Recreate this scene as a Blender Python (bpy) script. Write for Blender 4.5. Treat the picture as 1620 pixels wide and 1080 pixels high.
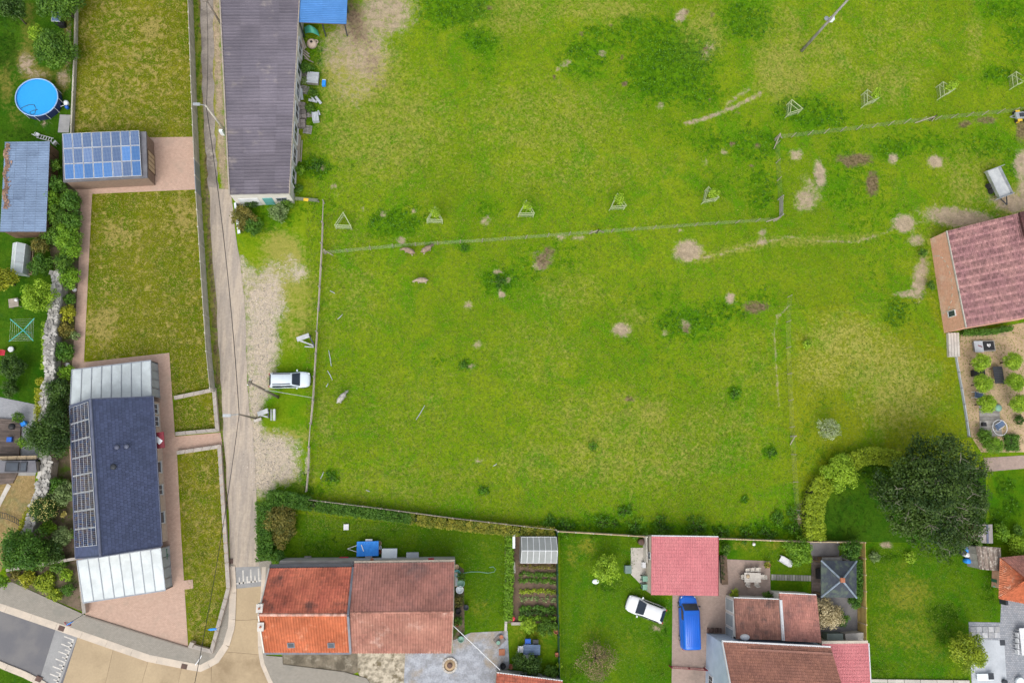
import bpy, bmesh, math, random
import numpy as np
from mathutils import Vector, Matrix

random.seed(7); RNG = np.random.default_rng(7)
R = math.radians
for o in list(bpy.data.objects): bpy.data.objects.remove(o)
SC = bpy.context.scene
COL = SC.collection

# ------------------------------------------------------------------ camera
W0, H0 = 1620.0, 1080.0            # size of the photograph the measurements were taken in
FPX = 1150.0                       # focal length in those pixels
NAD = (700.0, 735.0)               # where the plumb line below the drone meets the picture
ALT = 84.0
_zw = -Vector((NAD[0]-W0/2, -(NAD[1]-H0/2), -FPX)).normalized()
_xw = (Vector((1, 0, 0)) - _zw*_zw.x).normalized()
_yw = _zw.cross(_xw)
CAMROT = Matrix((_xw, _yw, _zw))   # camera axes -> world axes
CAMPOS = Vector((0, 0, ALT))
cam_d = bpy.data.cameras.new('camera'); cam = bpy.data.objects.new('camera', cam_d); COL.objects.link(cam)
cam.matrix_world = Matrix.Translation(CAMPOS) @ CAMROT.to_4x4()
cam_d.sensor_fit = 'HORIZONTAL'; cam_d.sensor_width = 36.0; cam_d.lens = 36.0*FPX/W0
cam_d.clip_end = 2000; SC.camera = cam

# ------------------------------------------------------------------ light: bright overcast, soft sun from the south
world = bpy.data.worlds.new('World'); SC.world = world; world.use_nodes = True
wn = world.node_tree; bg = wn.nodes['Background']
sky = wn.nodes.new('ShaderNodeTexSky'); sky.sky_type = 'NISHITA'; sky.sun_disc = False
SUN_EL, SUN_AZ = 52.0, 200.0       # azimuth from +Y (up in the picture), clockwise
sky.sun_elevation = R(SUN_EL); sky.sun_rotation = R(SUN_AZ)
sky.air_density = 1.0; sky.dust_density = 4.0; sky.ozone_density = 0.6
hs = wn.nodes.new('ShaderNodeHueSaturation'); hs.inputs['Saturation'].default_value = 0.35
wn.links.new(sky.outputs[0], hs.inputs['Color']); wn.links.new(hs.outputs[0], bg.inputs[0])
bg.inputs[1].default_value = 0.15
sd = bpy.data.lights.new('sun', 'SUN'); sd.energy = 0.6; sd.angle = R(75); sd.color = (1.0, 0.965, 0.91)
sun = bpy.data.objects.new('sun', sd); COL.objects.link(sun)
sun.rotation_euler = (R(90-SUN_EL), 0, R(180-SUN_AZ))
sun.location = (0, 0, 120)
SC.view_settings.view_transform = 'Standard'; SC.view_settings.look = 'None'
SC.view_settings.gamma = 1.0; SC.view_settings.use_curve_mapping = False
SC.view_settings.exposure = 0.66
SC.render.engine = 'CYCLES'

# ------------------------------------------------------------------ measuring helpers
def G(px, py, z=0.0):
    """the point at height z above the ground that was measured at (px, py)"""
    d = CAMROT @ Vector((px-W0/2, -(py-H0/2), -FPX))
    t = (z-ALT)/d.z
    return CAMPOS + d*t
def GP(pts, z=0.0): return [G(p[0], p[1], z) for p in pts]
_CI = np.array(CAMROT.transposed())
def to_px(xyz):
    """plan measurement grid of ground points (array n x 3)"""
    d = (xyz-np.array(CAMPOS)) @ _CI.T
    return np.stack([W0/2 + FPX*d[:, 0]/-d[:, 2], H0/2 - FPX*d[:, 1]/-d[:, 2]], 1)
def ang(a, b): d = b-a; return math.atan2(d.y, d.x)
def U(a, b): return random.uniform(a, b)
PXM = 13.4

# ------------------------------------------------------------------ materials
class NT:
    def __init__(s, name):
        s.m = bpy.data.materials.new(name); s.m.use_nodes = True
        s.t = s.m.node_tree; s.n = s.t.nodes; s.b = s.n['Principled BSDF']
        s._oc = None
    def put(s, sock, v):
        if isinstance(v, bpy.types.NodeSocket): s.t.links.new(v, sock)
        elif isinstance(v, (tuple, list)): sock.default_value = (*v, 1.0) if len(v) == 3 and len(sock.default_value) == 4 else v
        else: sock.default_value = v
    def oc(s):
        if s._oc is None:
            tc = s.n.new('ShaderNodeTexCoord'); oi = s.n.new('ShaderNodeObjectInfo')
            k = s.n.new('ShaderNodeVectorMath'); k.operation = 'SCALE'; s.t.links.new(oi.outputs['Random'], k.inputs['Scale'])
            k.inputs[0].default_value = (37.0, 53.0, 19.0)
            a = s.n.new('ShaderNodeVectorMath'); a.operation = 'ADD'
            s.t.links.new(tc.outputs['Object'], a.inputs[0]); s.t.links.new(k.outputs[0], a.inputs[1]); s._oc = a.outputs[0]
        return s._oc
    def geo(s): return s.n.new('ShaderNodeNewGeometry').outputs['Position']
    def noise(s, scale, detail=4, rough=.55, vec=None, dist=0.0):
        x = s.n.new('ShaderNodeTexNoise'); s.put(x.inputs['Vector'], vec if vec is not None else s.oc())
        x.inputs['Scale'].default_value = scale; x.inputs['Detail'].default_value = detail
        x.inputs['Roughness'].default_value = rough; x.inputs['Distortion'].default_value = dist
        return x.outputs['Fac']
    def m2(s, op, a, b=0.0, clamp=False):
        x = s.n.new('ShaderNodeMath'); x.operation = op; x.use_clamp = clamp; s.put(x.inputs[0], a); s.put(x.inputs[1], b); return x.outputs[0]
    def step(s, v, lo, hi, a=0.0, b=1.0):
        x = s.n.new('ShaderNodeMapRange'); x.interpolation_type = 'SMOOTHSTEP'
        s.put(x.inputs[0], v); s.put(x.inputs[1], lo); s.put(x.inputs[2], hi); s.put(x.inputs[3], a); s.put(x.inputs[4], b); return x.outputs[0]
    def mix(s, f, a, b, bt='MIX'):
        x = s.n.new('ShaderNodeMix'); x.data_type = 'RGBA'; x.blend_type = bt; x.clamp_factor = True
        s.put(x.inputs[0], f); s.put(x.inputs[6], a); s.put(x.inputs[7], b); return x.outputs[2]
    def val(s, col, k):      # col * k
        x = s.n.new('ShaderNodeVectorMath'); x.operation = 'SCALE'; s.put(x.inputs[0], col); s.put(x.inputs['Scale'], k); return x.outputs[0]
    def attr(s, name):
        x = s.n.new('ShaderNodeAttribute'); x.attribute_name = name; return x
    def sep(s, v):
        x = s.n.new('ShaderNodeSeparateXYZ'); s.put(x.inputs[0], v); return x.outputs
    def comb(s, x, y, z):
        c = s.n.new('ShaderNodeCombineXYZ'); s.put(c.inputs[0], x); s.put(c.inputs[1], y); s.put(c.inputs[2], z); return c.outputs[0]
    def bump(s, h, strength=.5, dist=.02):
        x = s.n.new('ShaderNodeBump'); s.put(x.inputs['Height'], h); x.inputs['Strength'].default_value = strength; x.inputs['Distance'].default_value = dist
        s.t.links.new(x.outputs[0], s.b.inputs['Normal'])
    def done(s, col, rough=.8, metal=0.0, spec=.3):
        s.put(s.b.inputs['Base Color'], col); s.put(s.b.inputs['Roughness'], rough); s.put(s.b.inputs['Metallic'], metal)
        s.b.inputs['Specular IOR Level'].default_value = spec
        return s.m

MATS = {}
def pm(name, c, c2=None, s=1.2, s2=9.0, amp=.25, rough=.8, bump=.3, bs=25.0, metal=0.0, tone=0.0, spec=.3, stain=None, st=(.55, .7), ss=.7):
    """a surface of colour c varying to c2, finely mottled; tone: spread by the pieces' own value; stain: blotches of another colour"""
    if name in MATS: return MATS[name]
    k = NT(name)
    c2 = c2 or tuple(x*.75 for x in c)
    col = k.mix(k.step(k.noise(s, 5), .35, .65), c, c2)
    if stain: col = k.mix(k.step(k.noise(ss, 6, .65), *st), col, stain)
    col = k.val(col, k.m2('ADD', 1-amp, k.m2('MULTIPLY', k.noise(s2, 4, .6), amp*2)))
    if tone: col = k.val(col, k.m2('ADD', 1-tone, k.m2('MULTIPLY', k.attr('tone').outputs['Fac'], tone*2)))
    if bump: k.bump(k.noise(bs, 4), bump)
    MATS[name] = k.done(col, rough, metal, spec); return MATS[name]

def brick_mat(name, c1, c2, mortar, w=.22, h=.075, top=False, amp=.3, scale=1.0, stain=None):
    k = NT(name)
    if top: vec = k.oc()
    else:
        p = k.sep(k.oc()); vec = k.comb(k.m2('ADD', p[0], p[1]), p[2], 0.0)
    b = k.n.new('ShaderNodeTexBrick'); k.put(b.inputs['Vector'], vec); b.inputs['Scale'].default_value = scale
    k.put(b.inputs['Color1'], c1); k.put(b.inputs['Color2'], c2); k.put(b.inputs['Mortar'], mortar)
    b.inputs['Brick Width'].default_value = w; b.inputs['Row Height'].default_value = h; b.inputs['Mortar Size'].default_value = h*.09
    col = b.outputs['Color']
    if stain: col = k.mix(k.step(k.noise(.5, 6, .6), .5, .72, 0, .75), col, stain)
    col = k.val(col, k.m2('ADD', 1-amp, k.m2('MULTIPLY', k.noise(3.0, 6, .65), amp*2)))
    k.bump(b.outputs['Fac'], .3, .004)
    MATS[name] = k.done(col, .85); return MATS[name]

def leaf_mat(name, dark, light, dry=None, dryf=(.8, .95)):
    if name in MATS: return MATS[name]
    k = NT(name)
    t = k.attr('tone').outputs['Fac']
    col = k.mix(t, dark, light)
    if dry: col = k.mix(k.step(k.noise(.9, 3), *dryf), col, dry)
    col = k.val(col, k.m2('ADD', .8, k.m2('MULTIPLY', k.noise(3.5, 3), .4)))
    k.b.inputs['Subsurface Weight'].default_value = 0.0
    MATS[name] = k.done(col, .55, 0, .35)
    # thin leaves let some light through
    tr = k.n.new('ShaderNodeBsdfTranslucent'); k.put(tr.inputs['Color'], k.val(col, .9))
    ms = k.n.new('ShaderNodeMixShader'); ms.inputs[0].default_value = .25
    out = k.n['Material Output']
    k.t.links.new(k.b.outputs[0], ms.inputs[1]); k.t.links.new(tr.outputs[0], ms.inputs[2]); k.t.links.new(ms.outputs[0], out.inputs[0])
    return MATS[name]

def glass_mat(name, col, alpha=.5, rough=.15):
    k = NT(name); MATS[name] = k.done(k.val(k.mix(k.step(k.noise(.8, 5), .3, .7), col, tuple(x*.82 for x in col)), k.m2('ADD', .9, k.m2('MULTIPLY', k.noise(6.0, 4), .2))), rough, 0, .5)
    k.b.inputs['Alpha'].default_value = alpha
    return MATS[name]

# ------------------------------------------------------------------ mesh builder
class MB:
    def __init__(s): s.v = []; s.f = []; s.t = []
    def face(s, pts, t=.5):
        i = len(s.v); s.v += [tuple(p) for p in pts]; s.f.append(tuple(range(i, i+len(pts)))); s.t.append(t); return s
    def hexa(s, b, tp, t=.5, bottom=True):
        i = len(s.v); n = len(b); s.v += [tuple(p) for p in b]+[tuple(p) for p in tp]
        for k in range(n):
            j = (k+1) % n; s.f.append((i+k, i+j, i+n+j, i+n+k)); s.t.append(t)
        s.f.append(tuple(i+n+k for k in range(n))); s.t.append(t)
        if bottom: s.f.append(tuple(i+n-1-k for k in range(n))); s.t.append(t)
        return s
    def prism(s, poly, z0, z1, t=.5):
        a = sum(poly[k][0]*poly[(k+1) % len(poly)][1]-poly[(k+1) % len(poly)][0]*poly[k][1] for k in range(len(poly)))
        if a < 0: poly = list(reversed(poly))
        return s.hexa([(p[0], p[1], z0) for p in poly], [(p[0], p[1], z1) for p in poly], t)
    def box(s, c, d, rz=0.0, t=.5, rx=0.0, ry=0.0):
        m = Matrix.Rotation(rz, 3, 'Z') @ Matrix.Rotation(ry, 3, 'Y') @ Matrix.Rotation(rx, 3, 'X')
        q = [(-1, -1), (1, -1), (1, 1), (-1, 1)]; c = Vector(c)
        b = [c+m @ Vector((x*d[0]/2, y*d[1]/2, -d[2]/2)) for x, y in q]; tp = [c+m @ Vector((x*d[0]/2, y*d[1]/2, d[2]/2)) for x, y in q]
        return s.hexa(b, tp, t)
    def beam(s, a, b, w, h, t=.5, up=(0, 0, 1)):
        a = Vector(a); b = Vector(b); d = (b-a).normalized(); u = Vector(up)
        sd_ = d.cross(u)
        if sd_.length < 1e-4: sd_ = d.cross(Vector((1, 0, 0)))
        sd_.normalize(); u = sd_.cross(d)
        o = [sd_*(x*w/2)+u*(y*h/2) for x, y in ((-1, -1), (1, -1), (1, 1), (-1, 1))]
        return s.hexa([a+p for p in o], [b+p for p in o], t)
    def tube(s, pts, r, n=6, t=.5, cap=True):
        pts = [Vector(p) for p in pts]; rr = r if isinstance(r, (list, tuple)) else [r]*len(pts)
        i0 = len(s.v); ref = None
        for k, p in enumerate(pts):
            d = (pts[min(k+1, len(pts)-1)]-pts[max(k-1, 0)]).normalized()
            if ref is None:
                ref = Vector((0, 0, 1)) if abs(d.z) < .9 else Vector((1, 0, 0))
            x = d.cross(ref).normalized(); y = x.cross(d).normalized(); ref = y
            for q in range(n):
                a = 2*math.pi*q/n; s.v.append(tuple(p+x*(math.cos(a)*rr[k])+y*(math.sin(a)*rr[k])))
        for k in range(len(pts)-1):
            for q in range(n):
                a = i0+k*n+q; b = i0+k*n+(q+1) % n; s.f.append((a, b, b+n, a+n)); s.t.append(t)
        if cap:
            s.f.append(tuple(i0+q for q in reversed(range(n)))); s.t.append(t)
            e = i0+(len(pts)-1)*n; s.f.append(tuple(e+q for q in range(n))); s.t.append(t)
        return s
    def lathe(s, c, prof, n=14, t=.5, cap=True, sq=(1, 1)):
        i0 = len(s.v); c = Vector(c)
        for r, z in prof:
            for q in range(n):
                a = 2*math.pi*q/n; s.v.append((c.x+r*math.cos(a)*sq[0], c.y+r*math.sin(a)*sq[1], c.z+z))
        for k in range(len(prof)-1):
            for q in range(n):
                a = i0+k*n+q; b = i0+k*n+(q+1) % n; s.f.append((a, b, b+n, a+n)); s.t.append(t)
        if cap:
            s.f.append(tuple(i0+q for q in reversed(range(n)))); s.t.append(t)
            e = i0+(len(prof)-1)*n; s.f.append(tuple(e+q for q in range(n))); s.t.append(t)
        return s
    def ring(s, c, r, rt, n=24, m=6, t=.5, sq=(1, 1)):
        c = Vector(c); i0 = len(s.v)
        for q in range(n):
            a = 2*math.pi*q/n
            for k in range(m):
                b = 2*math.pi*k/m; rr = r+rt*math.cos(b)
                s.v.append((c.x+rr*math.cos(a)*sq[0], c.y+rr*math.sin(a)*sq[1], c.z+rt*math.sin(b)))
        for q in range(n):
            for k in range(m):
                a = i0+q*m+k; b = i0+q*m+(k+1) % m; c_ = i0+((q+1) % n)*m+(k+1) % m; d = i0+((q+1) % n)*m+k
                s.f.append((a, d, c_, b)); s.t.append(t)
        return s
    def build(s, name, mat, parent=None, smooth=False, world=False, origin=None):
        v = np.array(s.v, dtype=float).reshape(-1, 3); loc = Vector((0, 0, 0))
        if parent is not None:
            if world:
                m = np.array(WM[parent.name].inverted()); v = v @ m[:3, :3].T + m[:3, 3]
        else:
            lo, hi = v.min(0), v.max(0)
            loc = Vector(origin) if origin is not None else Vector(((lo[0]+hi[0])/2, (lo[1]+hi[1])/2, lo[2])); v = v-np.array(loc)
        me = bpy.data.meshes.new(name); me.from_pydata(v.tolist(), [], s.f)
        at = me.attributes.new('tone', 'FLOAT', 'FACE'); at.data.foreach_set('value', np.array(s.t, dtype=np.float32))
        if smooth: me.polygons.foreach_set('use_smooth', [True]*len(s.f))
        if isinstance(mat, str): mat = MATS[mat]
        me.materials.append(mat); me.update()
        o = bpy.data.objects.new(name, me); COL.objects.link(o); o.location = loc
        if parent is not None: o.parent = parent
        WM[o.name] = (WM[parent.name] if parent is not None else Matrix.Identity(4)) @ Matrix.Translation(loc)
        return o
WM = {}
def tag(o, label=None, cat=None, group=None, kind=None):
    if label: o['label'] = label
    if cat: o['category'] = cat
    if group: o['group'] = group
    if kind: o['kind'] = kind
    return o
def thing(name, label, cat, loc=(0, 0, 0), rz=0.0, group=None):
    o = bpy.data.objects.new(name, None); COL.objects.link(o); o.empty_display_size = .3
    o.location = loc; o.rotation_euler = (0, 0, rz); WM[o.name] = Matrix.Translation(Vector(loc)) @ Matrix.Rotation(rz, 4, 'Z')
    return tag(o, label, cat, group)
def copy_tree(o, parent=None, loc=None, rz=None, label=None, kids=None):
    c = o.copy(); COL.objects.link(c)
    if parent is not None: c.parent = parent
    if loc is not None: c.location = loc
    if rz is not None: c.rotation_euler = (0, 0, rz)
    if label: c['label'] = label
    for ch in list(o.children): copy_tree(ch, c)
    WM[c.name] = Matrix.Translation(c.location) @ c.rotation_euler.to_matrix().to_4x4()
    return c
def share(o, parent, loc, rot=(0, 0, 0), scale=(1, 1, 1), mat=None):
    """another piece with the same mesh"""
    c = o.copy(); COL.objects.link(c); c.parent = parent; c.location = loc; c.rotation_euler = rot; c.scale = scale
    return c
# ================================================================== GROUND
LAY = {'lush': 0, 'dry': 1, 'bare': 2, 'mud': 3, 'gravel': 4, 'yellow': 5}
BLOBS = []   # (layer, x, y, rx, ry, angle, strength)
STROKES = [] # (layer, [(x, y)], half width, strength)
def blob(l, x, y, rx, ry=None, a=0, s=1.0): BLOBS.append((LAY[l], x, y, rx, ry or rx, R(a), s))
def stroke(l, pts, w, s=1.0): STROKES.append((LAY[l], pts, w, s))

# nettle and thistle patches in the pasture, and painted shade by the curved hedge
for b in [(720, 15, 62, 30, 0, 1.0), (760, 65, 34, 22, -25, .85), (770, 110, 22, 18, 0, .55), (928, 90, 45, 40, 20, .75), (975, 60, 30, 25, 0, .7), (1000, 40, 26, 18, 0, .8), (940, 50, 22, 12, 0, .75),
          (1060, 105, 78, 58, 15, 1.0), (1040, 60, 55, 40, 0, .8), (1110, 150, 40, 26, 0, .75), (1180, 30, 46, 38, -20, .85), (1100, 215, 60, 26, -10, .55), (1130, 225, 46, 22, 0, .7), (1195, 230, 52, 34, 0, .75), (1170, 195, 40, 20, -20, .5),
          (1285, 180, 60, 30, -10, .85), (1240, 175, 24, 24, 0, .7), (1310, 175, 30, 18, 0, .7), (1205, 300, 30, 50, 0, .7), (1140, 290, 50, 30, 0, .45), (1580, 118, 30, 16, 0, .8), (1610, 60, 30, 40, 0, .7), (1590, 15, 50, 20, 0, .75),
          (625, 352, 46, 24, 5, 1.0), (645, 330, 30, 18, 0, .6), (770, 330, 24, 20, 0, .65), (790, 445, 32, 26, 0, .9), (870, 410, 70, 36, 0, .5), (830, 430, 40, 30, 0, .6), (735, 393, 10, 8, 0, 1), (500, 265, 30, 18, 0, 1.0), (545, 260, 26, 14, 0, .5), (430, 340, 40, 26, 0, .8), (405, 330, 24, 26, 0, .8), (500, 330, 40, 20, 0, .5),
          (1150, 490, 50, 24, 0, .75), (1085, 512, 54, 26, 0, .9), (1130, 520, 30, 20, 0, .6), (1205, 470, 30, 26, 0, .6), (1040, 480, 60, 40, 0, .45), (1418, 495, 22, 26, 0, 1.0), (1450, 490, 26, 30, 0, .5), (1350, 290, 60, 60, 0, .6), (1410, 235, 34, 20, 0, .9), (1380, 350, 60, 50, 0, .5), (1330, 240, 30, 30, 0, .6),
          (1460, 225, 60, 26, -10, .6), (1560, 230, 50, 24, 0, .7), (1600, 250, 20, 40, 0, .7), (1390, 430, 40, 40, 0, .35), (1500, 400, 20, 40, 0, .5), (740, 578, 10, 9, 0, 1), (733, 575, 30, 22, 0, .4), (693, 570, 12, 10, 0, .6), (1162, 622, 12, 14, 0, .9), (1218, 716, 12, 12, 0, .9), (988, 808, 12, 10, 0, .9), (950, 822, 30, 12, 0, .8), (765, 775, 12, 9, 0, .8), (525, 755, 14, 18, 0, .8), (940, 705, 9, 9, 0, .7), (1178, 790, 8, 8, 0, .8), (850, 790, 60, 20, 0, .25),
          (1000, 836, 120, 10, 2, .9), (1120, 838, 70, 10, 2, .9), (1230, 835, 60, 18, 0, .9), (1260, 800, 18, 40, 0, .6), (900, 830, 50, 10, 0, .8), (700, 815, 120, 8, 4, .5), (460, 775, 60, 12, 0, .8), (600, 795, 60, 8, 5, .4), (480, 760, 12, 20, 0, .7), (590, 610, 120, 60, 20, .22), (1060, 560, 160, 80, 0, .28), (760, 520, 140, 60, 0, .18), (700, 700, 80, 60, 0, .2), (850, 300, 120, 20, -5, .25), (1000, 580, 90, 60, 0, .25),
          (1370, 735, 110, 22, -10, .7), (1275, 700, 12, 60, 0, .55), (1340, 810, 40, 50, 0, .55), (1500, 690, 40, 14, 0, .4), (1360, 590, 26, 20, 0, .45), (1300, 630, 14, 20, 0, .4), (475, 90, 10, 60, 0, .9), (495, 150, 14, 90, 0, .7), (500, 90, 16, 40, 0, .7)]:
    blob('lush', *b)
# dry and mossy tones
for b in [(600, 200, 120, 90, 0, .5), (860, 190, 140, 70, 0, .38), (560, 120, 80, 60, 0, .7), (800, 20, 80, 40, 0, .45), (950, 15, 90, 24, 0, .5), (900, 270, 160, 40, 0, .3), (1240, 110, 50, 60, 0, .6), (1300, 90, 60, 50, 0, .45), (1400, 130, 60, 40, 0, .45), (1230, 40, 60, 40, 0, .4), (1110, 60, 40, 50, -30, .6), (1420, 60, 80, 60, 0, .3), (1540, 60, 16, 60, 0, .4),
          (560, 470, 60, 60, 0, .3), (650, 640, 90, 60, 0, .25), (850, 560, 80, 60, 0, .3), (900, 460, 60, 40, 0, .35), (960, 660, 110, 50, 0, .4), (1000, 720, 160, 60, 0, .45), (1140, 680, 80, 60, 0, .35), (640, 760, 140, 40, 0, .3), (1180, 590, 60, 60, 0, .3), (520, 660, 20, 60, 0, .4), (860, 730, 90, 40, 0, .35), (1030, 655, 30, 26, 0, .6), (650, 700, 60, 30, 0, .2),
          (450, 395, 40, 26, -45, .8), (440, 450, 60, 40, 0, .7), (470, 500, 30, 50, 0, .6), (450, 690, 50, 14, 0, .6), (470, 760, 30, 20, 0, .6), (560, 380, 30, 60, 0, .2), (520, 470, 16, 120, 0, .25), (1000, 500, 30, 26, 0, .4), (1540, 270, 60, 40, 0, .4), (1600, 320, 30, 30, 0, .6), (1530, 300, 40, 30, 0, .5), (1480, 400, 30, 60, 0, .35)]:
    blob('dry', *b)
# the plot beside the brick barn is mown shorter and yellower
for b in [(1330, 600, 95, 130, 0, .75), (1440, 600, 90, 120, 0, .8), (1390, 560, 130, 70, 0, .6), (1280, 690, 40, 60, 0, .6), (1480, 650, 50, 60, 0, .6)]:
    blob('yellow', *b)
for b in [(1340, 540, 60, 40, 0, .5), (1420, 620, 60, 60, 0, .5), (1390, 580, 70, 40, 0, .5), (1300, 580, 40, 40, 0, .4)]: blob('dry', *b)
# bare soil
for b in [(1088, 397, 22, 17, 0, 1.1), (983, 522, 15, 11, 0, 1), (1155, 472, 8, 9, 0, 1), (1430, 354, 17, 14, 0, 1.1), (1480, 256, 12, 10, 0, 1.1), (1413, 251, 8, 9, 0, .9), (755, 545, 8, 6, 0, .8), (741, 482, 8, 7, 0, .8), (1207, 383, 9, 5, 0, .9), (1206, 368, 7, 7, 0, .8), (745, 580, 6, 5, 0, .8), (757, 728, 6, 5, 0, .8), (790, 430, 6, 5, 0, .8), (803, 443, 5, 5, 0, .8), (793, 465, 6, 9, 30, .9), (784, 430, 5, 5, 0, .8),
          (1077, 365, 4, 3, 0, .8), (888, 375, 10, 5, 0, .8), (916, 376, 10, 5, 0, .8), (635, 380, 8, 6, 0, .9), (608, 338, 7, 6, 0, .8), (655, 335, 5, 5, 0, .8), (770, 345, 6, 6, 0, .8), (768, 352, 8, 6, 0, .7), (575, 330, 4, 4, 0, .7), (527, 295, 6, 5, 0, .8), (533, 310, 3, 6, 0, .8), (510, 265, 5, 5, 0, .8), (893, 102, 6, 5, 0, .8), (900, 98, 4, 4, 0, .8), (883, 110, 4, 4, 0, .8), (1045, 168, 7, 6, 0, .7), (953, 85, 7, 5, 0, .8), (1145, 240, 7, 5, 0, .7), (1117, 255, 5, 6, 0, .7), (1078, 25, 14, 8, 40, .9),
          (1260, 245, 12, 10, 0, .8), (1052, 527, 5, 6, 0, .8), (1085, 516, 8, 12, 30, .7), (1120, 80, 12, 20, -30, .5), (860, 405, 20, 9, 0, .6), (856, 420, 14, 8, 0, .8), (1268, 820, 7, 14, 0, 1.0), (1270, 800, 6, 9, 0, 1.0),
          (570, 70, 46, 70, 15, .8), (610, 20, 46, 40, 0, .85), (560, 130, 44, 44, 0, .52), (530, 80, 26, 46, 0, .62), (640, 10, 34, 20, 0, .5), (560, 40, 30, 30, 0, .85),
          (1520, 345, 60, 16, -8, 1.0), (1600, 320, 34, 16, -10, 1.0), (1450, 380, 14, 10, 0, .8), (1456, 440, 12, 36, -10, .9), (1440, 465, 26, 6, 0, .8), (1618, 260, 14, 24, 0, 1.0), (1618, 300, 10, 20, 0, .9), (1275, 315, 18, 14, -50, .9), (1297, 275, 9, 22, 10, 1.0), (1285, 300, 30, 12, -60, .6), (1270, 325, 16, 10, 0, .7)]:
    blob('bare', *b)
stroke('bare', [(1085, 195), (1115, 188), (1160, 170), (1203, 148)], 3.6, .8); stroke('bare', [(1150, 165), (1185, 140)], 4, .6)
stroke('bare', [(1103, 410), (1140, 402), (1175, 391), (1215, 382), (1245, 376), (1300, 380), (1355, 382), (1385, 374)], 2.6, .62)
stroke('bare', [(1248, 485), (1230, 500), (1225, 530), (1228, 580), (1236, 660)], 2.4, .6)
stroke('bare', [(1385, 374), (1430, 356), (1500, 345)], 3, .5)
stroke('dry', [(1103, 410), (1215, 382), (1300, 380), (1385, 374)], 8, .5)
# dung, earth and molehills
for b in [(1358, 252, 24, 11, 0, 1.0), (1345, 256, 12, 10, 0, 1.1), (1380, 290, 11, 20, 0, 1.1), (1195, 486, 22, 10, 0, 1.0), (858, 412, 12, 16, 30, .9), (868, 398, 12, 10, 0, .9), (997, 632, 9, 6, -20, 1), (1085, 520, 6, 10, 20, .8), (562, 30, 16, 50, 8, .8), (578, 60, 18, 26, 15, .6), (590, 100, 18, 26, 15, .55), (600, 130, 34, 22, 0, .4), (1525, 196, 14, 6, 10, .9), (1560, 190, 20, 7, 0, .9), (1616, 205, 10, 20, 0, 1.0), (1330, 250, 10, 8, 0, .8),
          (877, 123, 4, 4, 0, 1), (984, 90, 5, 5, 0, .9), (988, 133, 5, 5, 0, 1), (1116, 78, 6, 4, 0, .9), (967, 40, 5, 4, 0, .9), (1127, 22, 6, 6, 0, .8), (1158, 228, 5, 4, 0, 1), (1198, 230, 7, 5, 0, .9), (1168, 178, 5, 4, 0, .9), (1122, 158, 4, 4, 0, .9), (1189, 262, 5, 4, 0, .9), (920, 53, 5, 4, 0, 1), (775, 13, 6, 4, 0, .9), (1086, 20, 4, 6, 0, .9)]:
    blob('mud', *b)
# gravelly shoulder of the lane
for b in [(418, 480, 34, 40, 0, 1.0), (415, 540, 26, 70, 0, 1.05), (425, 455, 26, 30, 0, .9), (412, 600, 18, 40, 0, 1.0), (470, 432, 18, 16, 0, .8), (465, 418, 10, 18, 30, .7), (430, 720, 42, 34, 0, 1.1), (415, 745, 26, 40, 0, 1.1), (440, 740, 36, 26, 0, 1.0), (405, 690, 14, 26, 0, 1.0), (404, 640, 12, 30, 0, 1.0), (395, 440, 18, 20, 0, .8), (487, 730, 4, 18, 5, .9), (455, 700, 20, 14, 0, .6), (440, 425, 30, 16, 0, .6)]:
    blob('gravel', *b)
stroke('bare', [(342, -20), (344, 80), (348, 180), (352, 260), (360, 310)], 7, .95)
stroke('mud', [(321, -20), (325, 60), (327, 150), (330, 220), (332, 290)], 9, .95); stroke('gravel', [(400, 470), (396, 560), (400, 640), (406, 700), (408, 770)], 8, .9); stroke('dry', [(313, 0), (325, 300), (345, 600)], 9, .6); stroke('gravel', [(383, 410), (390, 470), (392, 560)], 7, .8)
stroke('gravel', [(322, 20), (328, 170), (332, 250)], 5, .55)
stroke('mud', [(326, 296), (332, 380), (338, 460), (343, 560), (349, 640), (357, 720), (359, 800)], 6.5, .8); stroke('gravel', [(328, 296), (334, 380), (340, 460), (346, 560)], 5, .6)
stroke('lush', [(312, 0), (315, 150), (317, 170)], 2.5, .8); stroke('lush', [(346, 470), (348, 560)], 3, .7); stroke('dry', [(336, 0), (338, 150), (342, 270)], 6, .9)
# west gardens: burnt patches
for b in [(40, 95, 20, 26, 0, .8), (60, 120, 26, 16, 0, .9), (45, 40, 14, 50, 0, .6), (10, 130, 14, 40, 0, .7), (100, 130, 10, 20, 0, .9), (25, 185, 14, 20, 0, .5), (105, 60, 8, 60, 0, .8), (50, 900, 10, 8, 0, .5)]: blob('dry', *b)
for b in [(42, 100, 14, 18, 0, .75), (100, 125, 10, 14, 0, .8), (60, 118, 18, 8, 0, .7), (108, 70, 5, 60, 0, .7), (70, 195, 8, 6, 0, .8)]: blob('bare', *b)
for b in [(10, 80, 20, 30, 0, .9), (30, 215, 30, 14, 0, .6), (15, 15, 30, 30, 0, .8)]: blob('lush', *b)
# house lawns
for b in [(170, 40, 60, 40, 0, .15), (210, 120, 60, 60, 0, .2), (150, 170, 40, 40, 0, .2), (160, 520, 22, 20, 0, .6), (190, 370, 26, 16, 0, .5), (290, 345, 22, 26, 0, .5), (170, 500, 20, 20, 0, .5), (240, 45, 14, 14, 0, .7)]: blob('dry', *b)
for b in [(235, 210, 20, 8, 0, .6), (220, 550, 60, 14, -8, .45), (300, 600, 26, 26, 0, .4), (205, 455, 12, 16, 0, .4), (320, 880, 12, 10, 0, .8), (315, 955, 12, 12, 0, .5), (124, 60, 6, 60, 0, .5), (290, 1010, 10, 20, 0, .3)]: blob('lush', *b)
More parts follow.
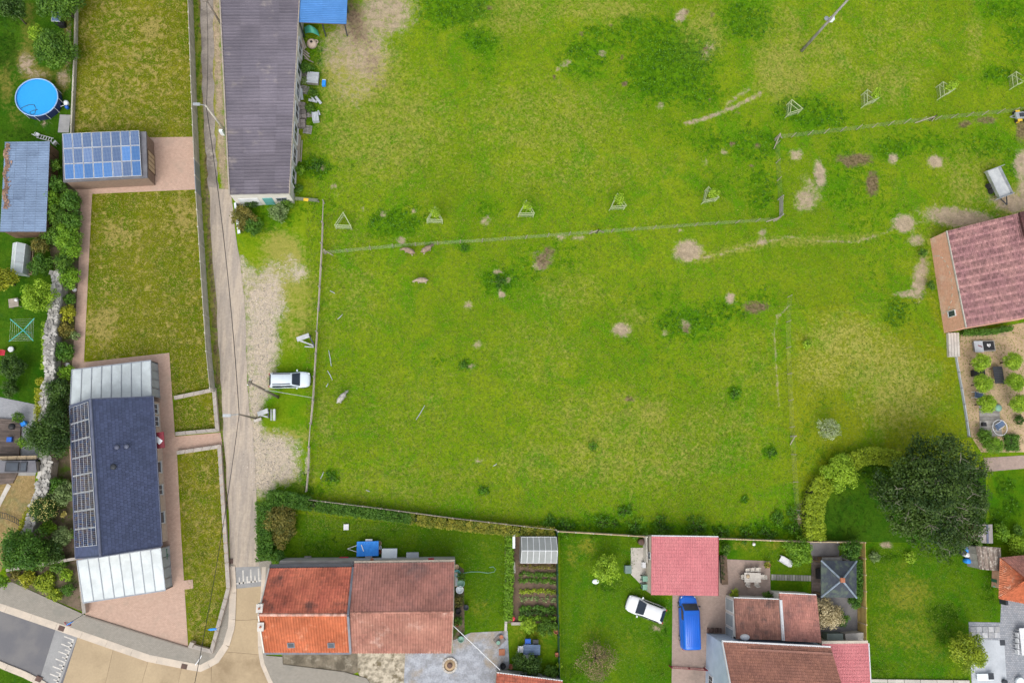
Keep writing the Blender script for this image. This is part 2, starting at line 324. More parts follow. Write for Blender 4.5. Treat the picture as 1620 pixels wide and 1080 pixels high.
# gardens along the south side
for b in [(760, 960, 20, 16, 0, .5), (770, 870, 40, 16, 0, .3), (927, 865, 16, 14, 0, .7), (905, 880, 10, 20, 0, .5), (1170, 862, 20, 8, 0, .6), (1225, 862, 18, 8, 0, .5), (1435, 940, 40, 30, 0, .7), (1460, 1000, 50, 40, 0, .5), (1400, 1000, 20, 30, 0, .5), (1420, 920, 30, 40, 0, .4), (1000, 1020, 30, 30, 0, .3), (1245, 870, 20, 10, 0, .4), (840, 1000, 40, 30, 0, .5), (940, 1000, 20, 20, 0, .4)]: blob('dry', *b)
for b in [(500, 860, 60, 14, 0, .5), (570, 840, 80, 16, 0, .35), (1490, 970, 26, 16, 0, 1.0), (1490, 1000, 18, 20, 0, .8), (1505, 890, 14, 20, 0, .6), (1565, 940, 16, 20, 0, .6), (1390, 1060, 30, 14, 0, .5), (960, 925, 26, 14, 0, .7), (910, 1060, 26, 16, 0, .5), (1045, 1000, 14, 20, 0, .5), (1040, 1060, 20, 20, 0, .4), (1590, 770, 14, 16, 0, .9), (1600, 800, 18, 14, 0, .8), (1580, 820, 20, 20, 0, .8), (1400, 880, 24, 10, 0, .8), (1500, 870, 50, 12, 0, .7)]: blob('lush', *b)
for b in [(1402, 862, 9, 6, 0, 1.0), (1040, 990, 14, 6, 15, .8)]: blob('bare', *b)

def layers(px):
    out = np.zeros((len(px), 6), dtype=np.float32)
    for l, x, y, rx, ry, a, s in BLOBS:
        dx = px[:, 0]-x; dy = px[:, 1]-y; c, sn = math.cos(a), math.sin(a)
        d = np.hypot((dx*c-dy*sn)/rx, (dx*sn+dy*c)/ry)
        out[:, l] = np.maximum(out[:, l], s*np.clip(1.55-d, 0, 1))
    for l, pts, w, s in STROKES:
        best = np.full(len(px), 1e9)
        for (x0, y0), (x1, y1) in zip(pts[:-1], pts[1:]):
            vx, vy = x1-x0, y1-y0; t = np.clip(((px[:, 0]-x0)*vx+(px[:, 1]-y0)*vy)/(vx*vx+vy*vy), 0, 1)
            best = np.minimum(best, np.hypot(px[:, 0]-x0-t*vx, px[:, 1]-y0-t*vy))
        out[:, l] = np.maximum(out[:, l], s*np.clip(1.55-best/w, 0, 1))
    return out
def paint_layers(me, loc):
    n = len(me.vertices); co = np.empty(n*3, dtype=np.float64); me.vertices.foreach_get('co', co); co = co.reshape(-1, 3)+np.array(loc)
    L = layers(to_px(co))
    for nm, i in (('A', 0), ('B', 3)):
        at = me.attributes.new(nm, 'FLOAT_COLOR', 'POINT'); d = np.ones((n, 4), dtype=np.float32); d[:, :3] = L[:, i:i+3]; at.data.foreach_set('color', d.ravel())

def grass_mat(name, a, b, dry, lush, soil=(.44, .335, .25), mottle=1.0, base_dry=0.0, yellow=(.17, .21, .008), fine=2.6, dr=(.12, .85)):
    k = NT(name); p = k.geo()
    A = k.sep(k.attr('A').outputs['Vector']); B = k.sep(k.attr('B').outputs['Vector'])
    big = k.noise(.05, 3, .5, p); mid = k.noise(.33, 5, .6, p, .6); fn = k.noise(fine, 6, .68, p, .5); vf = k.noise(9.0, 4, .7, p)
    col = k.mix(k.step(k.m2('ADD', k.m2('MULTIPLY', mid, .65), k.m2('MULTIPLY', fn, .35)), .36, .62), a, b)
    col = k.mix(k.step(big, .42, .64, 0, .45), col, tuple(x*.82 for x in a))
    col = k.mix(k.m2('MULTIPLY', B[2], .9), col, yellow)
    d = k.m2('ADD', k.m2('ADD', A[1], base_dry), k.m2('ADD', k.m2('MULTIPLY', k.m2('SUBTRACT', k.noise(.8, 5, .6, p, 1.0), .5), 1.1), k.m2('MULTIPLY', k.m2('SUBTRACT', fn, .5), 1.9*mottle)))
    col = k.mix(k.step(k.noise(.16, 5, .65, p, 1.2), .48, .66, 0, .7), col, tuple(x*y for x, y in zip(a, (.62, .95, .8))))
    col = k.mix(k.step(k.noise(.45, 5, .6, k.val(p, 1.0), 1.5), .56, .72, 0, .32), col, tuple(x*y+z for x, y, z in zip(a, (.5, .8, 1), (0, 0, .014))))
    col = k.mix(k.step(k.noise(.27, 6, .7, k.val(p, 1.13), 1.0), .60, .76, 0, .28), col, tuple(x*y for x, y in zip(b, (1.05, .76, 1.2))))
    col = k.mix(k.step(d, *dr, 0, .85), col, dry)
    l = k.m2('ADD', A[0], k.m2('ADD', k.m2('MULTIPLY', k.m2('SUBTRACT', k.noise(1.3, 8, .75, p, .8), .5), 3.0), k.m2('MULTIPLY', k.m2('SUBTRACT', fn, .5), 2.0)))
    col = k.mix(k.step(l, .3, .8, 0, .85), col, k.mix(k.step(k.noise(1.0, 8, .75, k.val(p, 1.37), 1.2), .42, .60), tuple(x*.72 for x in lush), tuple(x*y for x, y in zip(lush, (2.1, 1.45, 1.4)))))
    rag = k.m2('ADD', k.m2('MULTIPLY', k.m2('SUBTRACT', k.noise(1.6, 7, .75, p, .8), .5), 2.0), k.m2('MULTIPLY', k.m2('SUBTRACT', vf, .5), .5))
    soilc = k.mix(k.step(k.noise(1.2, 6, .65, p), .35, .65), soil, tuple(x*.72 for x in soil))
    col = k.mix(k.step(k.m2('ADD', A[2], rag), .3, .98, 0, .9), col, soilc)
    col = k.mix(k.step(k.m2('ADD', B[1], rag), .3, 1.05, 0, .92), col, k.mix(k.step(fn, .38, .62), (.58, .475, .375), (.41, .345, .29)))
    col = k.mix(k.step(k.m2('ADD', B[0], rag), .36, 1.0, 0, .88), col, k.mix(k.step(fn, .4, .6), (.10, .065, .045), (.19, .13, .085)))
    col = k.val(col, k.m2('ADD', .27, k.m2('ADD', k.m2('MULTIPLY', vf, .82), k.m2('MULTIPLY', fn, .64))))
    k.bump(k.m2('ADD', vf, k.m2('MULTIPLY', fn, 1.5)), .75, .09)
    MATS[name] = k.done(col, 1.0, 0, .0); return MATS[name]

grass_mat('pasture_grass', (.115, .222, .006), (.190, .262, .010), (.295, .275, .065), (.040, .140, .004), base_dry=-.03)
grass_mat('moss_lawn', (.115, .150, .006), (.185, .190, .012), (.330, .265, .085), (.070, .125, .005), mottle=1.9, base_dry=.10, fine=1.5, dr=(.2, .65))
grass_mat('garden_lawn', (.060, .150, .005), (.110, .185, .007), (.215, .215, .025), (.022, .072, .004), mottle=.8, base_dry=-.1)
grass_mat('dark_garden_lawn', (.034, .100, .006), (.060, .130, .008), (.180, .160, .035), (.018, .055, .005), mottle=.8, base_dry=-.12)  # own dark green elsewhere; inside the curved hedge it paints shade
grass_mat('mown_grass', (.172, .250, .008), (.255, .300, .014), (.350, .320, .080), (.060, .150, .006), base_dry=.06)
grass_mat('burnt_lawn', (.27, .20, .085), (.35, .255, .125), (.42, .31, .17), (.12, .12, .03), base_dry=.1)

def grid_ground():
    a, b = G(-60, -60), G(W0+60, H0+60)
    xs = np.concatenate([[-420, -250, -150, -100], np.arange(min(a.x, G(-60, H0+60).x), max(b.x, G(W0+60, -60).x), .42), [100, 150, 250, 420]])
    ys = np.concatenate([[-420, -250, -150, -80], np.arange(b.y-1, max(a.y, G(W0+60, -60).y)+1, .42), [100, 150, 250, 420]])
    xs = np.unique(xs); ys = np.unique(ys)
    X, Y = np.meshgrid(xs, ys); n, m = X.shape
    Z = np.zeros_like(X)
    v = np.stack([X, Y, Z], -1).reshape(-1, 3); i = np.arange(n*m).reshape(n, m)
    f = np.stack([i[:-1, :-1], i[:-1, 1:], i[1:, 1:], i[1:, :-1]], -1).reshape(-1, 4)
    me = bpy.data.meshes.new('ground'); me.from_pydata(v.tolist(), [], f.tolist()); me.materials.append(MATS['pasture_grass'])
    paint_layers(me, (0, 0, 0))
    o = bpy.data.objects.new('ground', me); COL.objects.link(o); tag(o, 'green pasture with nettle patches and bare earth around the gardens', kind='structure'); return o
grid_ground()

def wob(pts, step=14, amp=1.6):
    """a boundary that wanders a little between its measured corners"""
    out = []
    for (x0, y0), (x1, y1) in zip(pts, pts[1:]+pts[:1]):
        n = max(1, int(math.hypot(x1-x0, y1-y0)/step))
        for k in range(n):
            t = k/n; j = amp if k else amp*.4
            out.append((x0+(x1-x0)*t+U(-j, j), y0+(y1-y0)*t+U(-j, j)))
    return out
def sheet(name, pts, mat, z, cut=None, thick=0.0, label=None):
    """a piece of ground cover; thick > 0 gives it real edges"""
    P = GP(pts, 0); c = sum(P, Vector())/len(P)
    bm = bmesh.new(); f = bm.faces.new([bm.verts.new((p.x-c.x, p.y-c.y, 0)) for p in P])
    if f.normal.z < 0 or f.calc_area() and (f.normal_update() or f.normal.z < 0): bmesh.ops.reverse_faces(bm, faces=[f])
    if cut:
        xs = [v.co.x for v in bm.verts]; ys = [v.co.y for v in bm.verts]
        for lo, hi, ax in ((min(xs), max(xs), 0), (min(ys), max(ys), 1)):
            t = lo+cut
            while t < hi:
                co = [0, 0, 0]; no = [0, 0, 0]; co[ax] = t; no[ax] = 1
                bmesh.ops.bisect_plane(bm, geom=bm.verts[:]+bm.edges[:]+bm.faces[:], plane_co=co, plane_no=no); t += cut
    else:
        bmesh.ops.triangulate(bm, faces=bm.faces[:])
    if thick:
        e = [x for x in bm.edges if x.is_boundary]
        r = bmesh.ops.extrude_edge_only(bm, edges=e)
        for v in r['geom']:
            if isinstance(v, bmesh.types.BMVert): v.co.z -= thick
    bm.normal_update()
    me = bpy.data.meshes.new(name); bm.to_mesh(me); bm.free(); me.materials.append(MATS[mat])
    if cut: paint_layers(me, (c.x, c.y, z))
    o = bpy.data.objects.new(name, me); COL.objects.link(o); o.location = (c.x, c.y, z); WM[o.name] = Matrix.Translation(o.location)
    return tag(o, label, kind='structure')

# paving materials
brick_mat('pink_paver', (.44, .295, .225), (.50, .345, .265), (.34, .25, .20), .21, .105, True, .22, stain=(.36, .27, .21))
brick_mat('driveway_paver', (.33, .245, .205), (.38, .285, .235), (.25, .20, .17), .21, .105, True, .28, stain=(.24, .19, .16))
brick_mat('grey_paver', (.265, .242, .205), (.305, .28, .24), (.2, .185, .155), .22, .11, True, .2, stain=(.22, .21, .18))
brick_mat('blue_paver', (.24, .26, .29), (.33, .34, .36), (.17, .18, .20), .30, .20, True, .3)
brick_mat('court_paver', (.26, .27, .29), (.31, .32, .34), (.2, .2, .21), .22, .11, True, .25)
def lane_mat():
    k = NT('lane_concrete'); q = k.sep(k.oc()); v = k.comb(k.m2('MULTIPLY', q[0], 1.6), k.m2('MULTIPLY', q[1], .16), 0.0)
    col = k.mix(k.step(k.noise(1.0, 6, .6, v, .6), .38, .62), (.44, .37, .295), (.335, .29, .245))
    col = k.mix(k.step(k.noise(.9, 7, .65, k.val(v, 1.7), .4), .52, .70, 0, .75), col, (.25, .215, .185))
    col = k.mix(k.step(k.noise(.55, 7, .7), .55, .72, 0, .6), col, (.50, .42, .33))
    col = k.val(col, k.m2('ADD', .65, k.m2('MULTIPLY', k.noise(4.0, 7, .75), .7))); k.bump(k.noise(9.0, 5), .5); MATS['lane_concrete'] = k.done(col, .95, 0, .1)
lane_mat()
pm('road_concrete', (.42, .325, .205), (.37, .285, .18), s=.3, s2=5, amp=.16, rough=.9, stain=(.25, .185, .11), st=(.5, .8), ss=.2)
pm('kerb_concrete', (.56, .48, .39), (.47, .41, .34), s=.8, amp=.15, rough=.9)
pm('asphalt', (.135, .135, .145), (.175, .17, .17), s=.4, s2=14, amp=.2, rough=.9)
pm('slab_grey', (.30, .30, .295), (.25, .25, .25), s=.8, amp=.2, rough=.9)
pm('white_paint', (.60, .57, .52), (.46, .44, .40), s=3, amp=.3, rough=.7)
pm('soil', (.155, .105, .07), (.10, .07, .05), s=1.0, s2=6, amp=.4, rough=1, bump=.9, bs=8)
pm('garden_bed', (.16, .12, .085), (.085, .075, .04), s=1.2, s2=7, amp=.45, rough=1, bump=.9, bs=8, stain=(.06, .10, .012), st=(.5, .62), ss=.9)
pm('bark_mulch', (.17, .095, .065), (.10, .06, .045), s=2.0, s2=12, amp=.5, rough=1, bump=.9, bs=12)
pm('grey_gravel', (.37, .39, .43), (.25, .26, .28), s=1.1, s2=7, amp=.5, rough=.95, bump=.8, stain=(.30, .255, .20), st=(.5, .66), ss=.25)
pm('stone_rubble', (.50, .44, .34), (.24, .21, .155), s=2.2, s2=8, amp=.4, rough=.95, bump=.7, bs=9, stain=(.16, .13, .08), st=(.55, .68), ss=1.1)
pm('yard_soil', (.20, .17, .125), (.105, .09, .065), s=.8, s2=7, amp=.4, rough=1, bump=.6, stain=(.30, .27, .21), st=(.5, .7), ss=1.2)
pm('tan_gravel', (.47, .345, .215), (.38, .275, .17), s=.6, s2=12, amp=.3, rough=.95, bump=.5, stain=(.25, .19, .12), st=(.58, .72), ss=.8)
pm('light_concrete', (.52, .49, .44), (.43, .40, .36), s=.9, amp=.22, rough=.9, stain=(.30, .29, .25), st=(.56, .74), ss=.8)
pm('white_stone', (.46, .49, .52), (.38, .41, .44), s=.7, amp=.2, rough=.85)
pm('wet_slab', (.22, .21, .21), (.17, .165, .17), s=1, amp=.25, rough=.85)

Z1, Z2, Z3 = .02, .035, .05
sheet('lawn', [(118, -30), (296, -30), (298, 0), (303, 165), (305, 220), (225, 224), (112, 228), (115, 120)], 'moss_lawn', Z1, .6)
sheet('lawn', [(145, 307), (310, 299), (318, 440), (331, 618), (272, 632), (267, 557), (132, 574)], 'moss_lawn', Z1+.004, .6)
sheet('lawn', [(274, 634), (337, 617), (342, 680), (276, 684)], 'moss_lawn', Z1, .6)
sheet('lawn', [(279, 714), (345, 706), (357, 890), (360, 930), (332, 1030), (297, 1022), (290, 910)], 'moss_lawn', Z1, .6)
sheet('paved_yard', [(222, 218), (306, 217), (309, 300), (146, 307), (133, 573), (268, 558), (273, 631), (277, 690), (349, 684), (352, 704), (280, 716), (287, 850), (298, 1024), (136, 975), (131, 950), (120, 880), (106, 640), (114, 583), (124, 440), (128, 320), (116, 292), (98, 288)], 'pink_paver', Z3, thick=.05)
sheet('paved_step', [(289, 918), (305, 916), (306, 930), (290, 932)], 'pink_paver', Z3+.02, thick=.07)
sheet('lane', wob([(331, 296), (338, 430), (342, 470), (347, 560), (351, 620), (354, 700), (361, 790), (364, 900), (413, 898), (409, 870), (407, 800), (401, 690), (394, 640), (389, 560), (387, 470), (380, 410), (372, 360), (366, 300)], 16, 1.3), 'lane_concrete', Z2)
pm('track_dirt', (.30, .265, .23), (.19, .165, .145), s=.5, s2=5, amp=.35, rough=1, bump=.7, bs=8, stain=(.40, .36, .31), st=(.56, .72), ss=.7)
sheet('dirt_track', wob([(315, -30), (337, -30), (338, 60), (338, 150), (341, 230), (346, 303), (330, 303), (325, 230), (321, 150), (318, 60)], 9, 1.6), 'track_dirt', Z1+.004)
sheet('pavement', [(-40, 915), (0, 922), (20, 920), (133, 971), (298, 1023), (334, 1032), (361, 932), (363, 893), (369, 893), (368, 935), (367, 988), (357, 1020), (341, 1044), (318, 1055), (290, 1050), (235, 1039), (120, 996), (0, 955), (-40, 942)], 'grey_paver', .12, thick=.12)
sheet('pavement', [(409, 888), (430, 885), (421, 1036), (447, 1038), (448, 1050), (545, 1062), (580, 1072), (600, 1100), (430, 1100), (416, 1045), (413, 990), (418, 926)], 'grey_paver', .12, thick=.12)
sheet('asphalt_road', [(-40, 950), (0, 962), (95, 990), (128, 1005), (95, 1100), (75, 1085), (0, 1052), (-40, 1036)], 'asphalt', Z1)
sheet('rumble_strip', [(89, 992), (124, 1004), (92, 1090), (62, 1078)], 'slab_grey', Z2)
sheet('crossing_strip', [(366, 897), (415, 895), (418, 927), (367, 932)], 'slab_grey', Z2+.006)
rs = sheet('concrete_road', [(124, 1004), (235, 1043), (316, 1058), (348, 1040), (368, 990), (368, 931), (418, 926), (412, 990), (415, 1046), (440, 1110), (88, 1110)], 'soil', .012)
def slabs(parent, polys, mat, z, shrink=.018, th=.03):
    for q in polys:
        P = GP(q); c = sum(P, Vector())/len(P); mb = MB()
        mb.prism([((p.x-c.x)*(1-shrink/max(.3, (p-c).length))+c.x, (p.y-c.y)*(1-shrink/max(.3, (p-c).length))+c.y) for p in P], z-th, z)
        mb.build('slab', mat, parent, world=True)
slabs(rs, [[(124, 1004), (180, 1024), (160, 1110), (90, 1110)], [(180, 1024), (235, 1043), (216, 1110), (160, 1110)], [(235, 1043), (288, 1053), (276, 1110), (216, 1110)], [(288, 1053), (316, 1058), (335, 1050), (333, 1110), (276, 1110)],
            [(335, 1050), (348, 1040), (355, 1030), (414, 1035), (416, 1050), (426, 1075), (428, 1110), (333, 1110)], [(355, 1030), (366, 995), (367, 981), (412, 979), (413, 1008), (414, 1035)], [(367, 981), (368, 931), (418, 926), (412, 979)]], 'road_concrete', .042)
# kerbs: single stones
def kerb(name, pts, w, label, lengths=42, hgt=.13):
    k = tag(thing(name, label, None, G(*pts[0])), kind='structure'); seg = []
    acc = [0]
    for a, b in zip(pts[:-1], pts[1:]): acc.append(acc[-1]+math.hypot(b[0]-a[0], b[1]-a[1]))
    def at(d):
        for i in range(len(pts)-1):
            if d <= acc[i+1] or i == len(pts)-2:
                t = (d-acc[i])/(acc[i+1]-acc[i]); a, b = pts[i], pts[i+1]
                return (a[0]+(b[0]-a[0])*t, a[1]+(b[1]-a[1])*t)
    n = max(1, round(acc[-1]/lengths)); cuts = [acc[-1]*i/n for i in range(n+1)]
    for c0, c1 in zip(cuts[:-1], cuts[1:]):
        m = max(1, int((c1-c0)/12)); row = [at(c0+.15+(c1-c0-.3)*i/m) for i in range(m+1)]; P = GP(row); L = []; Rr = []
        for i, p in enumerate(P):
            d = (P[min(i+1, m)]-P[max(i-1, 0)]).normalized(); s_ = Vector((-d.y, d.x, 0))*w/2; L.append(p+s_); Rr.append(p-s_)
        MB().prism([(p.x, p.y) for p in L+Rr[::-1]], 0, hgt+U(-.004, .004)).build('kerb_stone', 'kerb_concrete', k, world=True)
    return k
kerb('kerb', [(-30, 950), (0, 959), (120, 1000), (235, 1040), (290, 1051), (318, 1056), (342, 1044), (358, 1020), (367, 990), (369, 935), (367, 895)], .7, 'pale kerb stones curving round the house corner')
kerb('kerb', [(418, 896), (416, 940), (411, 990), (412, 1030), (416, 1050), (428, 1078), (440, 1100)], .42, 'pale kerb stones beside the orange roofed house')
kerb('kerb', [(-30, 1034), (0, 1050), (40, 1066), (75, 1084), (90, 1100)], .6, 'pale kerb stones along the grass verge')
sheet('verge', [(-40, 1040), (0, 1056), (40, 1071), (70, 1086), (60, 1120), (-40, 1120)], 'dark_garden_lawn', Z1, .6)

# painted ladders on the road
def paint(name, quads, z, label):
    mb = MB()
    for q in quads: mb.face([(p.x, p.y, z) for p in GP(q)])
    o = mb.build(name, 'white_paint'); tag(o, label, kind='structure'); return o
def ladder(p0, p1, n, tdir, tl, z, name, label, w=2.6):
    """a row of ticks standing on a base line from p0 to p1"""
    p0 = Vector(p0); p1 = Vector(p1); d = (p1-p0)/n; u = d.normalized(); t = Vector(tdir).normalized(); qs = []
    for i in range(n):
        a = p0+d*i; ln = tl if i % 2 == 0 else tl*.5
        qs.append([a, a+u*w*.8, a+u*w*.8+t*ln, a+t*ln])
        if i % 3 == 0:
            e = a+d*2.7 if i+3 <= n else p1
            qs.append([a+u*(w*.8), a+u*w*.8+t*w, e+t*w, e])
            qs.append([a, a+u*w*.8, a+u*w*.8-t*.01, a-t*.01]) if False else None
    for q in qs:
        if q is None: qs.remove(q)
    return paint(name, [[tuple(v) for v in q] for q in qs if q], z, label)
ladder((372, 924), (415, 919), 7, (-.04, -1), 21, Z2+.014, 'painted_marking', 'white painted ladder marking across the lane mouth')
ladder((118, 1011), (91, 1082), 12, (-.93, -.36), 17, Z2+.01, 'painted_marking', 'white painted ladder marking on the grey rumble strip')
def grate(px, py, rz, label):
    t = thing('drain_grate', label, 'drain', G(px, py, .02), rz, 'street drains')
    MB().box((0, 0, .062), (.62, .5, .13)).build('frame', pm('rust_iron', (.13, .075, .06), (.09, .06, .05), rough=.7), t)
    for k in range(5): MB().box((-.2+.1*k, 0, .132), (.05, .4, .016)).build('bar', 'rust_iron', t)
grate(98, 993, -.32, 'rusty drain grate in the kerb near the round traffic sign'); grate(62, 1073, -.4, 'rusty drain grate in the kerb by the grass verge'); grate(292, 1053, -.2, 'rusty drain grate in the kerb below the paved forecourt'); grate(364, 887, 0, 'rusty drain grate at the lane edge above the ladder marking')

# gardens and yards
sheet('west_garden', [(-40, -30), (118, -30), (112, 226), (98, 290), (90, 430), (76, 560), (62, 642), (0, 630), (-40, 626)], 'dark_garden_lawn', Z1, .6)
sheet('courtyard', [(-40, 618), (0, 628), (58, 640), (62, 700), (60, 735), (-40, 738)], 'court_paver', Z3, thick=.05)
sheet('lower_court', [(-40, 738), (60, 735), (56, 752), (-40, 752)], 'slab_grey', Z2+.006, thick=.03)
sheet('burnt_lawn', [(-40, 750), (56, 750), (54, 800), (36, 850), (0, 905), (-40, 915)], 'burnt_lawn', Z1, .6)
sheet('planting_bed', [(90, 430), (124, 440), (114, 583), (108, 640), (121, 884), (10, 903), (40, 850), (62, 790), (72, 740), (66, 660), (78, 560)], 'garden_bed', Z1+.008)
sheet('planting_bed', [(98, 290), (118, 292), (128, 320), (124, 440), (86, 432), (74, 372)], 'garden_bed', Z1+.006)
sheet('front_bed', [(10, 906), (121, 886), (131, 950), (130, 966), (20, 920)], 'garden_bed', .14, thick=.14)
sheet('back_lawn', [(472, 812), (800, 846), (802, 998), (745, 1000), (733, 1004), (733, 890), (440, 886), (462, 840)], 'garden_lawn', Z1, .6)
sheet('yard_border', [(720, 890), (734, 900), (735, 1006), (716, 1012)], 'garden_bed', Z2)
sheet('vegetable_plot', [(811, 848), (883, 848), (883, 985), (808, 985)], 'soil', Z2)
sheet('hedge_bed', [(798, 845), (812, 845), (808, 985), (800, 985)], 'garden_bed', Z2+.004)
sheet('seating_lawn', [(802, 985), (886, 985), (886, 1072), (804, 1066)], 'garden_lawn', Z1+.003, .6)
sheet('side_lawn', [(886, 842), (1025, 848), (1031, 936), (1066, 944), (1063, 1110), (888, 1110)], 'garden_lawn', Z1+.006, .6)
sheet('driveway', [(1064, 925), (1128, 925), (1128, 885), (1150, 884), (1218, 887), (1219, 945), (1165, 950), (1163, 1015), (1120, 1006), (1120, 1110), (1062, 1110)], 'driveway_paver', Z3, thick=.05)
sheet('bin_slab', [(998, 866), (1030, 866), (1030, 934), (1015, 925), (998, 908)], 'light_concrete', Z2+.004)
sheet('terrace_lawn', [(1138, 852), (1286, 858), (1287, 942), (1219, 942), (1218, 887), (1150, 884), (1138, 884)], 'garden_lawn', Z1, .6)
sheet('garden_slab', [(1281, 857), (1328, 857), (1327, 880), (1283, 878)], 'wet_slab', Z2+.004)
sheet('pavilion_court', [(1284, 878), (1327, 880), (1366, 858), (1366, 1000), (1300, 1010), (1286, 942)], 'wet_slab', Z2)
sheet('east_lawn', [(1370, 858), (1560, 860), (1584, 900), (1584, 983), (1532, 983), (1536, 1100), (1376, 1100)], 'garden_lawn', Z1, .6)
sheet('blue_patio', [(1584, 943), (1650, 945), (1650, 1110), (1538, 1110), (1532, 983), (1582, 984)], 'blue_paver', Z3, thick=.05)
sheet('stone_patio', [(1533, 1011), (1588, 1012), (1594, 1110), (1539, 1110)], 'white_stone', Z3+.012)
sheet('gravel_terrace', [(1514, 563), (1520, 528), (1650, 505), (1650, 715), (1552, 715), (1536, 690)], 'tan_gravel', Z2)
sheet('garden_path', [(1556, 724), (1650, 718), (1650, 738), (1560, 746)], 'driveway_paver', Z2)
sheet('path_lawn', [(1562, 746), (1650, 738), (1650, 860), (1565, 862)], 'garden_lawn', Z1, .6)  # plain garden lawn below the path, in its own green
sheet('mown_plot', wob([(1241, 492), (1330, 482), (1478, 470), (1500, 540), (1514, 565), (1534, 690), (1552, 745), (1430, 722), (1310, 745), (1285, 800), (1262, 830), (1256, 780), (1250, 690), (1246, 600)], 20, 1.0), 'mown_grass', Z1-.004, .6)
sheet('hedge_shade_lawn', [(1304, 856), (1302, 800), (1328, 757), (1370, 734), (1430, 734), (1560, 742), (1560, 860)], 'dark_garden_lawn', Z1+.008, .6)  # grass darkened in colour for the shade of hedge and big tree
sheet('yard', [(446, 1034), (566, 1032), (566, 1062), (545, 1072), (447, 1058)], 'yard_soil', Z2)
sheet('stone_yard', [(566, 1032), (641, 1032), (639, 1080), (575, 1080), (566, 1062)], 'stone_rubble', Z2+.004)
sheet('gravel_yard', [(641, 1032), (716, 1032), (716, 1012), (745, 1000), (803, 997), (806, 1056), (790, 1062), (788, 1110), (590, 1110), (578, 1080), (639, 1080)], 'grey_gravel', Z2)
# ================================================================== BUILDINGS
def bil(q, u, v): return (q[0]*(1-u)+q[1]*u)*(1-v)+(q[3]*(1-u)+q[2]*u)*v
def nrm(q):
    n = (q[1]-q[0]).cross(q[3]-q[0]).normalized(); return n if n.z > 0 else -n
def tiles(mb, q, tw=.25, th=.34, kind='pan', spread=.28, patch=.2, alt=0.0):
    """rows of single roof tiles on the slope q = eave start, eave end, ridge end, ridge start"""
    n = nrm(q); nu = max(2, round((q[1]-q[0]).length/tw)); nv = max(2, round((q[3]-q[0]).length/th))
    hs_ = {'pan': [(0, .075), (.28, .01), (.6, .0), (1, .075)], 'flat': [(0, .0), (1, .0)], 'metal': [(0, .04), (.22, .0), (.78, .0), (1, .04)]}[kind]
    lift = {'pan': .035, 'flat': .03, 'metal': .028}[kind]; ph = [U(0, 6) for _ in range(4)]
    for j in range(nv):
        off = .5 if (kind == 'flat' and j % 2) else 0
        for i in range(nu + (1 if off else 0)):
            u0, u1 = max(0, (i-off)/nu), min(1, (i+1-off)/nu); v0, v1 = j/nv, min(1, (j+1.0)/nv)
            t = .5+spread*U(-.5, .5)+patch*(math.sin(u0*7+ph[0])*math.sin(v0*5+ph[1])+.6*math.sin(u0*17+ph[2])*math.sin(v0*11+ph[3]))*.5
            t = min(1, max(0, t+(alt if j % 3 == 0 else -alt*.5))); du = .0 if kind != 'flat' else .03/nu
            jt = U(0, .008)
            for (a, ha), (b, hb) in zip(hs_[:-1], hs_[1:]):
                ua, ub = u0+(u1-u0)*a+du, u0+(u1-u0)*b-du
                p = [bil(q, ua, v0)+n*(ha+lift+jt), bil(q, ub, v0)+n*(hb+lift+jt), bil(q, ub, v1)+n*(hb+.004), bil(q, ua, v1)+n*(ha+.004)]
                mb.face(p, t); mb.face([bil(q, ua, v0)+n*-.005, bil(q, ub, v0)+n*-.005, p[1], p[0]], t*(.75 if kind == 'metal' else .45))
def slab_q(mb, q, th=.1, drop=.012, t=.5):
    n = nrm(q); top = [p-n*drop for p in q]; mb.hexa([p-n*th for p in top], top, t)
def corrug(mb, q, pitch, amp, spread=.3, laps=3):
    """a sheet with ribs running up the slope, eave along q0-q1"""
    n = nrm(q); nu = max(2, round((q[1]-q[0]).length/pitch)); ph = U(0, 6)
    prof = [(0, 1), (.18, 1), (.32, 0), (.86, 0)]
    us = [((i+a)/nu, h) for i in range(nu) for a, h in prof]+[(1, 1)]
    for j in range(laps):
        v0, v1 = j/laps, (j+1)/laps; ln = [U(-.5, .5)*spread*.6 for _ in range(nu//4+2)]
        for (a, ha), (b, hb) in zip(us[:-1], us[1:]):
            t = min(1, max(0, .5+ln[int(a*nu/4)]+spread*U(-.2, .2)+.2*spread*math.sin(a*9+ph)))
            mb.face([bil(q, a, v0)+n*(ha*amp+.02), bil(q, b, v0)+n*(hb*amp+.02), bil(q, b, v1)+n*hb*amp, bil(q, a, v1)+n*ha*amp], t)
def ridge_cap(mb, a, b, r=.11, step=.36):
    d = b-a; n = max(1, int(d.length/step)); s = d.normalized().cross(Vector((0, 0, 1)))
    for i in range(n):
        p, q = a+d*(i/n), a+d*((i+1)/n)+d.normalized()*.02; t = U(.2, .9)
        for k in range(4):
            a0, a1 = math.pi*(k/4-.08)*1.1, math.pi*((k+1)/4-.08)*1.1
            f = lambda c, w, rr: c+s*(math.cos(w)*rr)+Vector((0, 0, math.sin(w)*rr*.8))
            mb.face([f(p, a0, r), f(q, a0, r*.9), f(q, a1, r*.9), f(p, a1, r)], t)
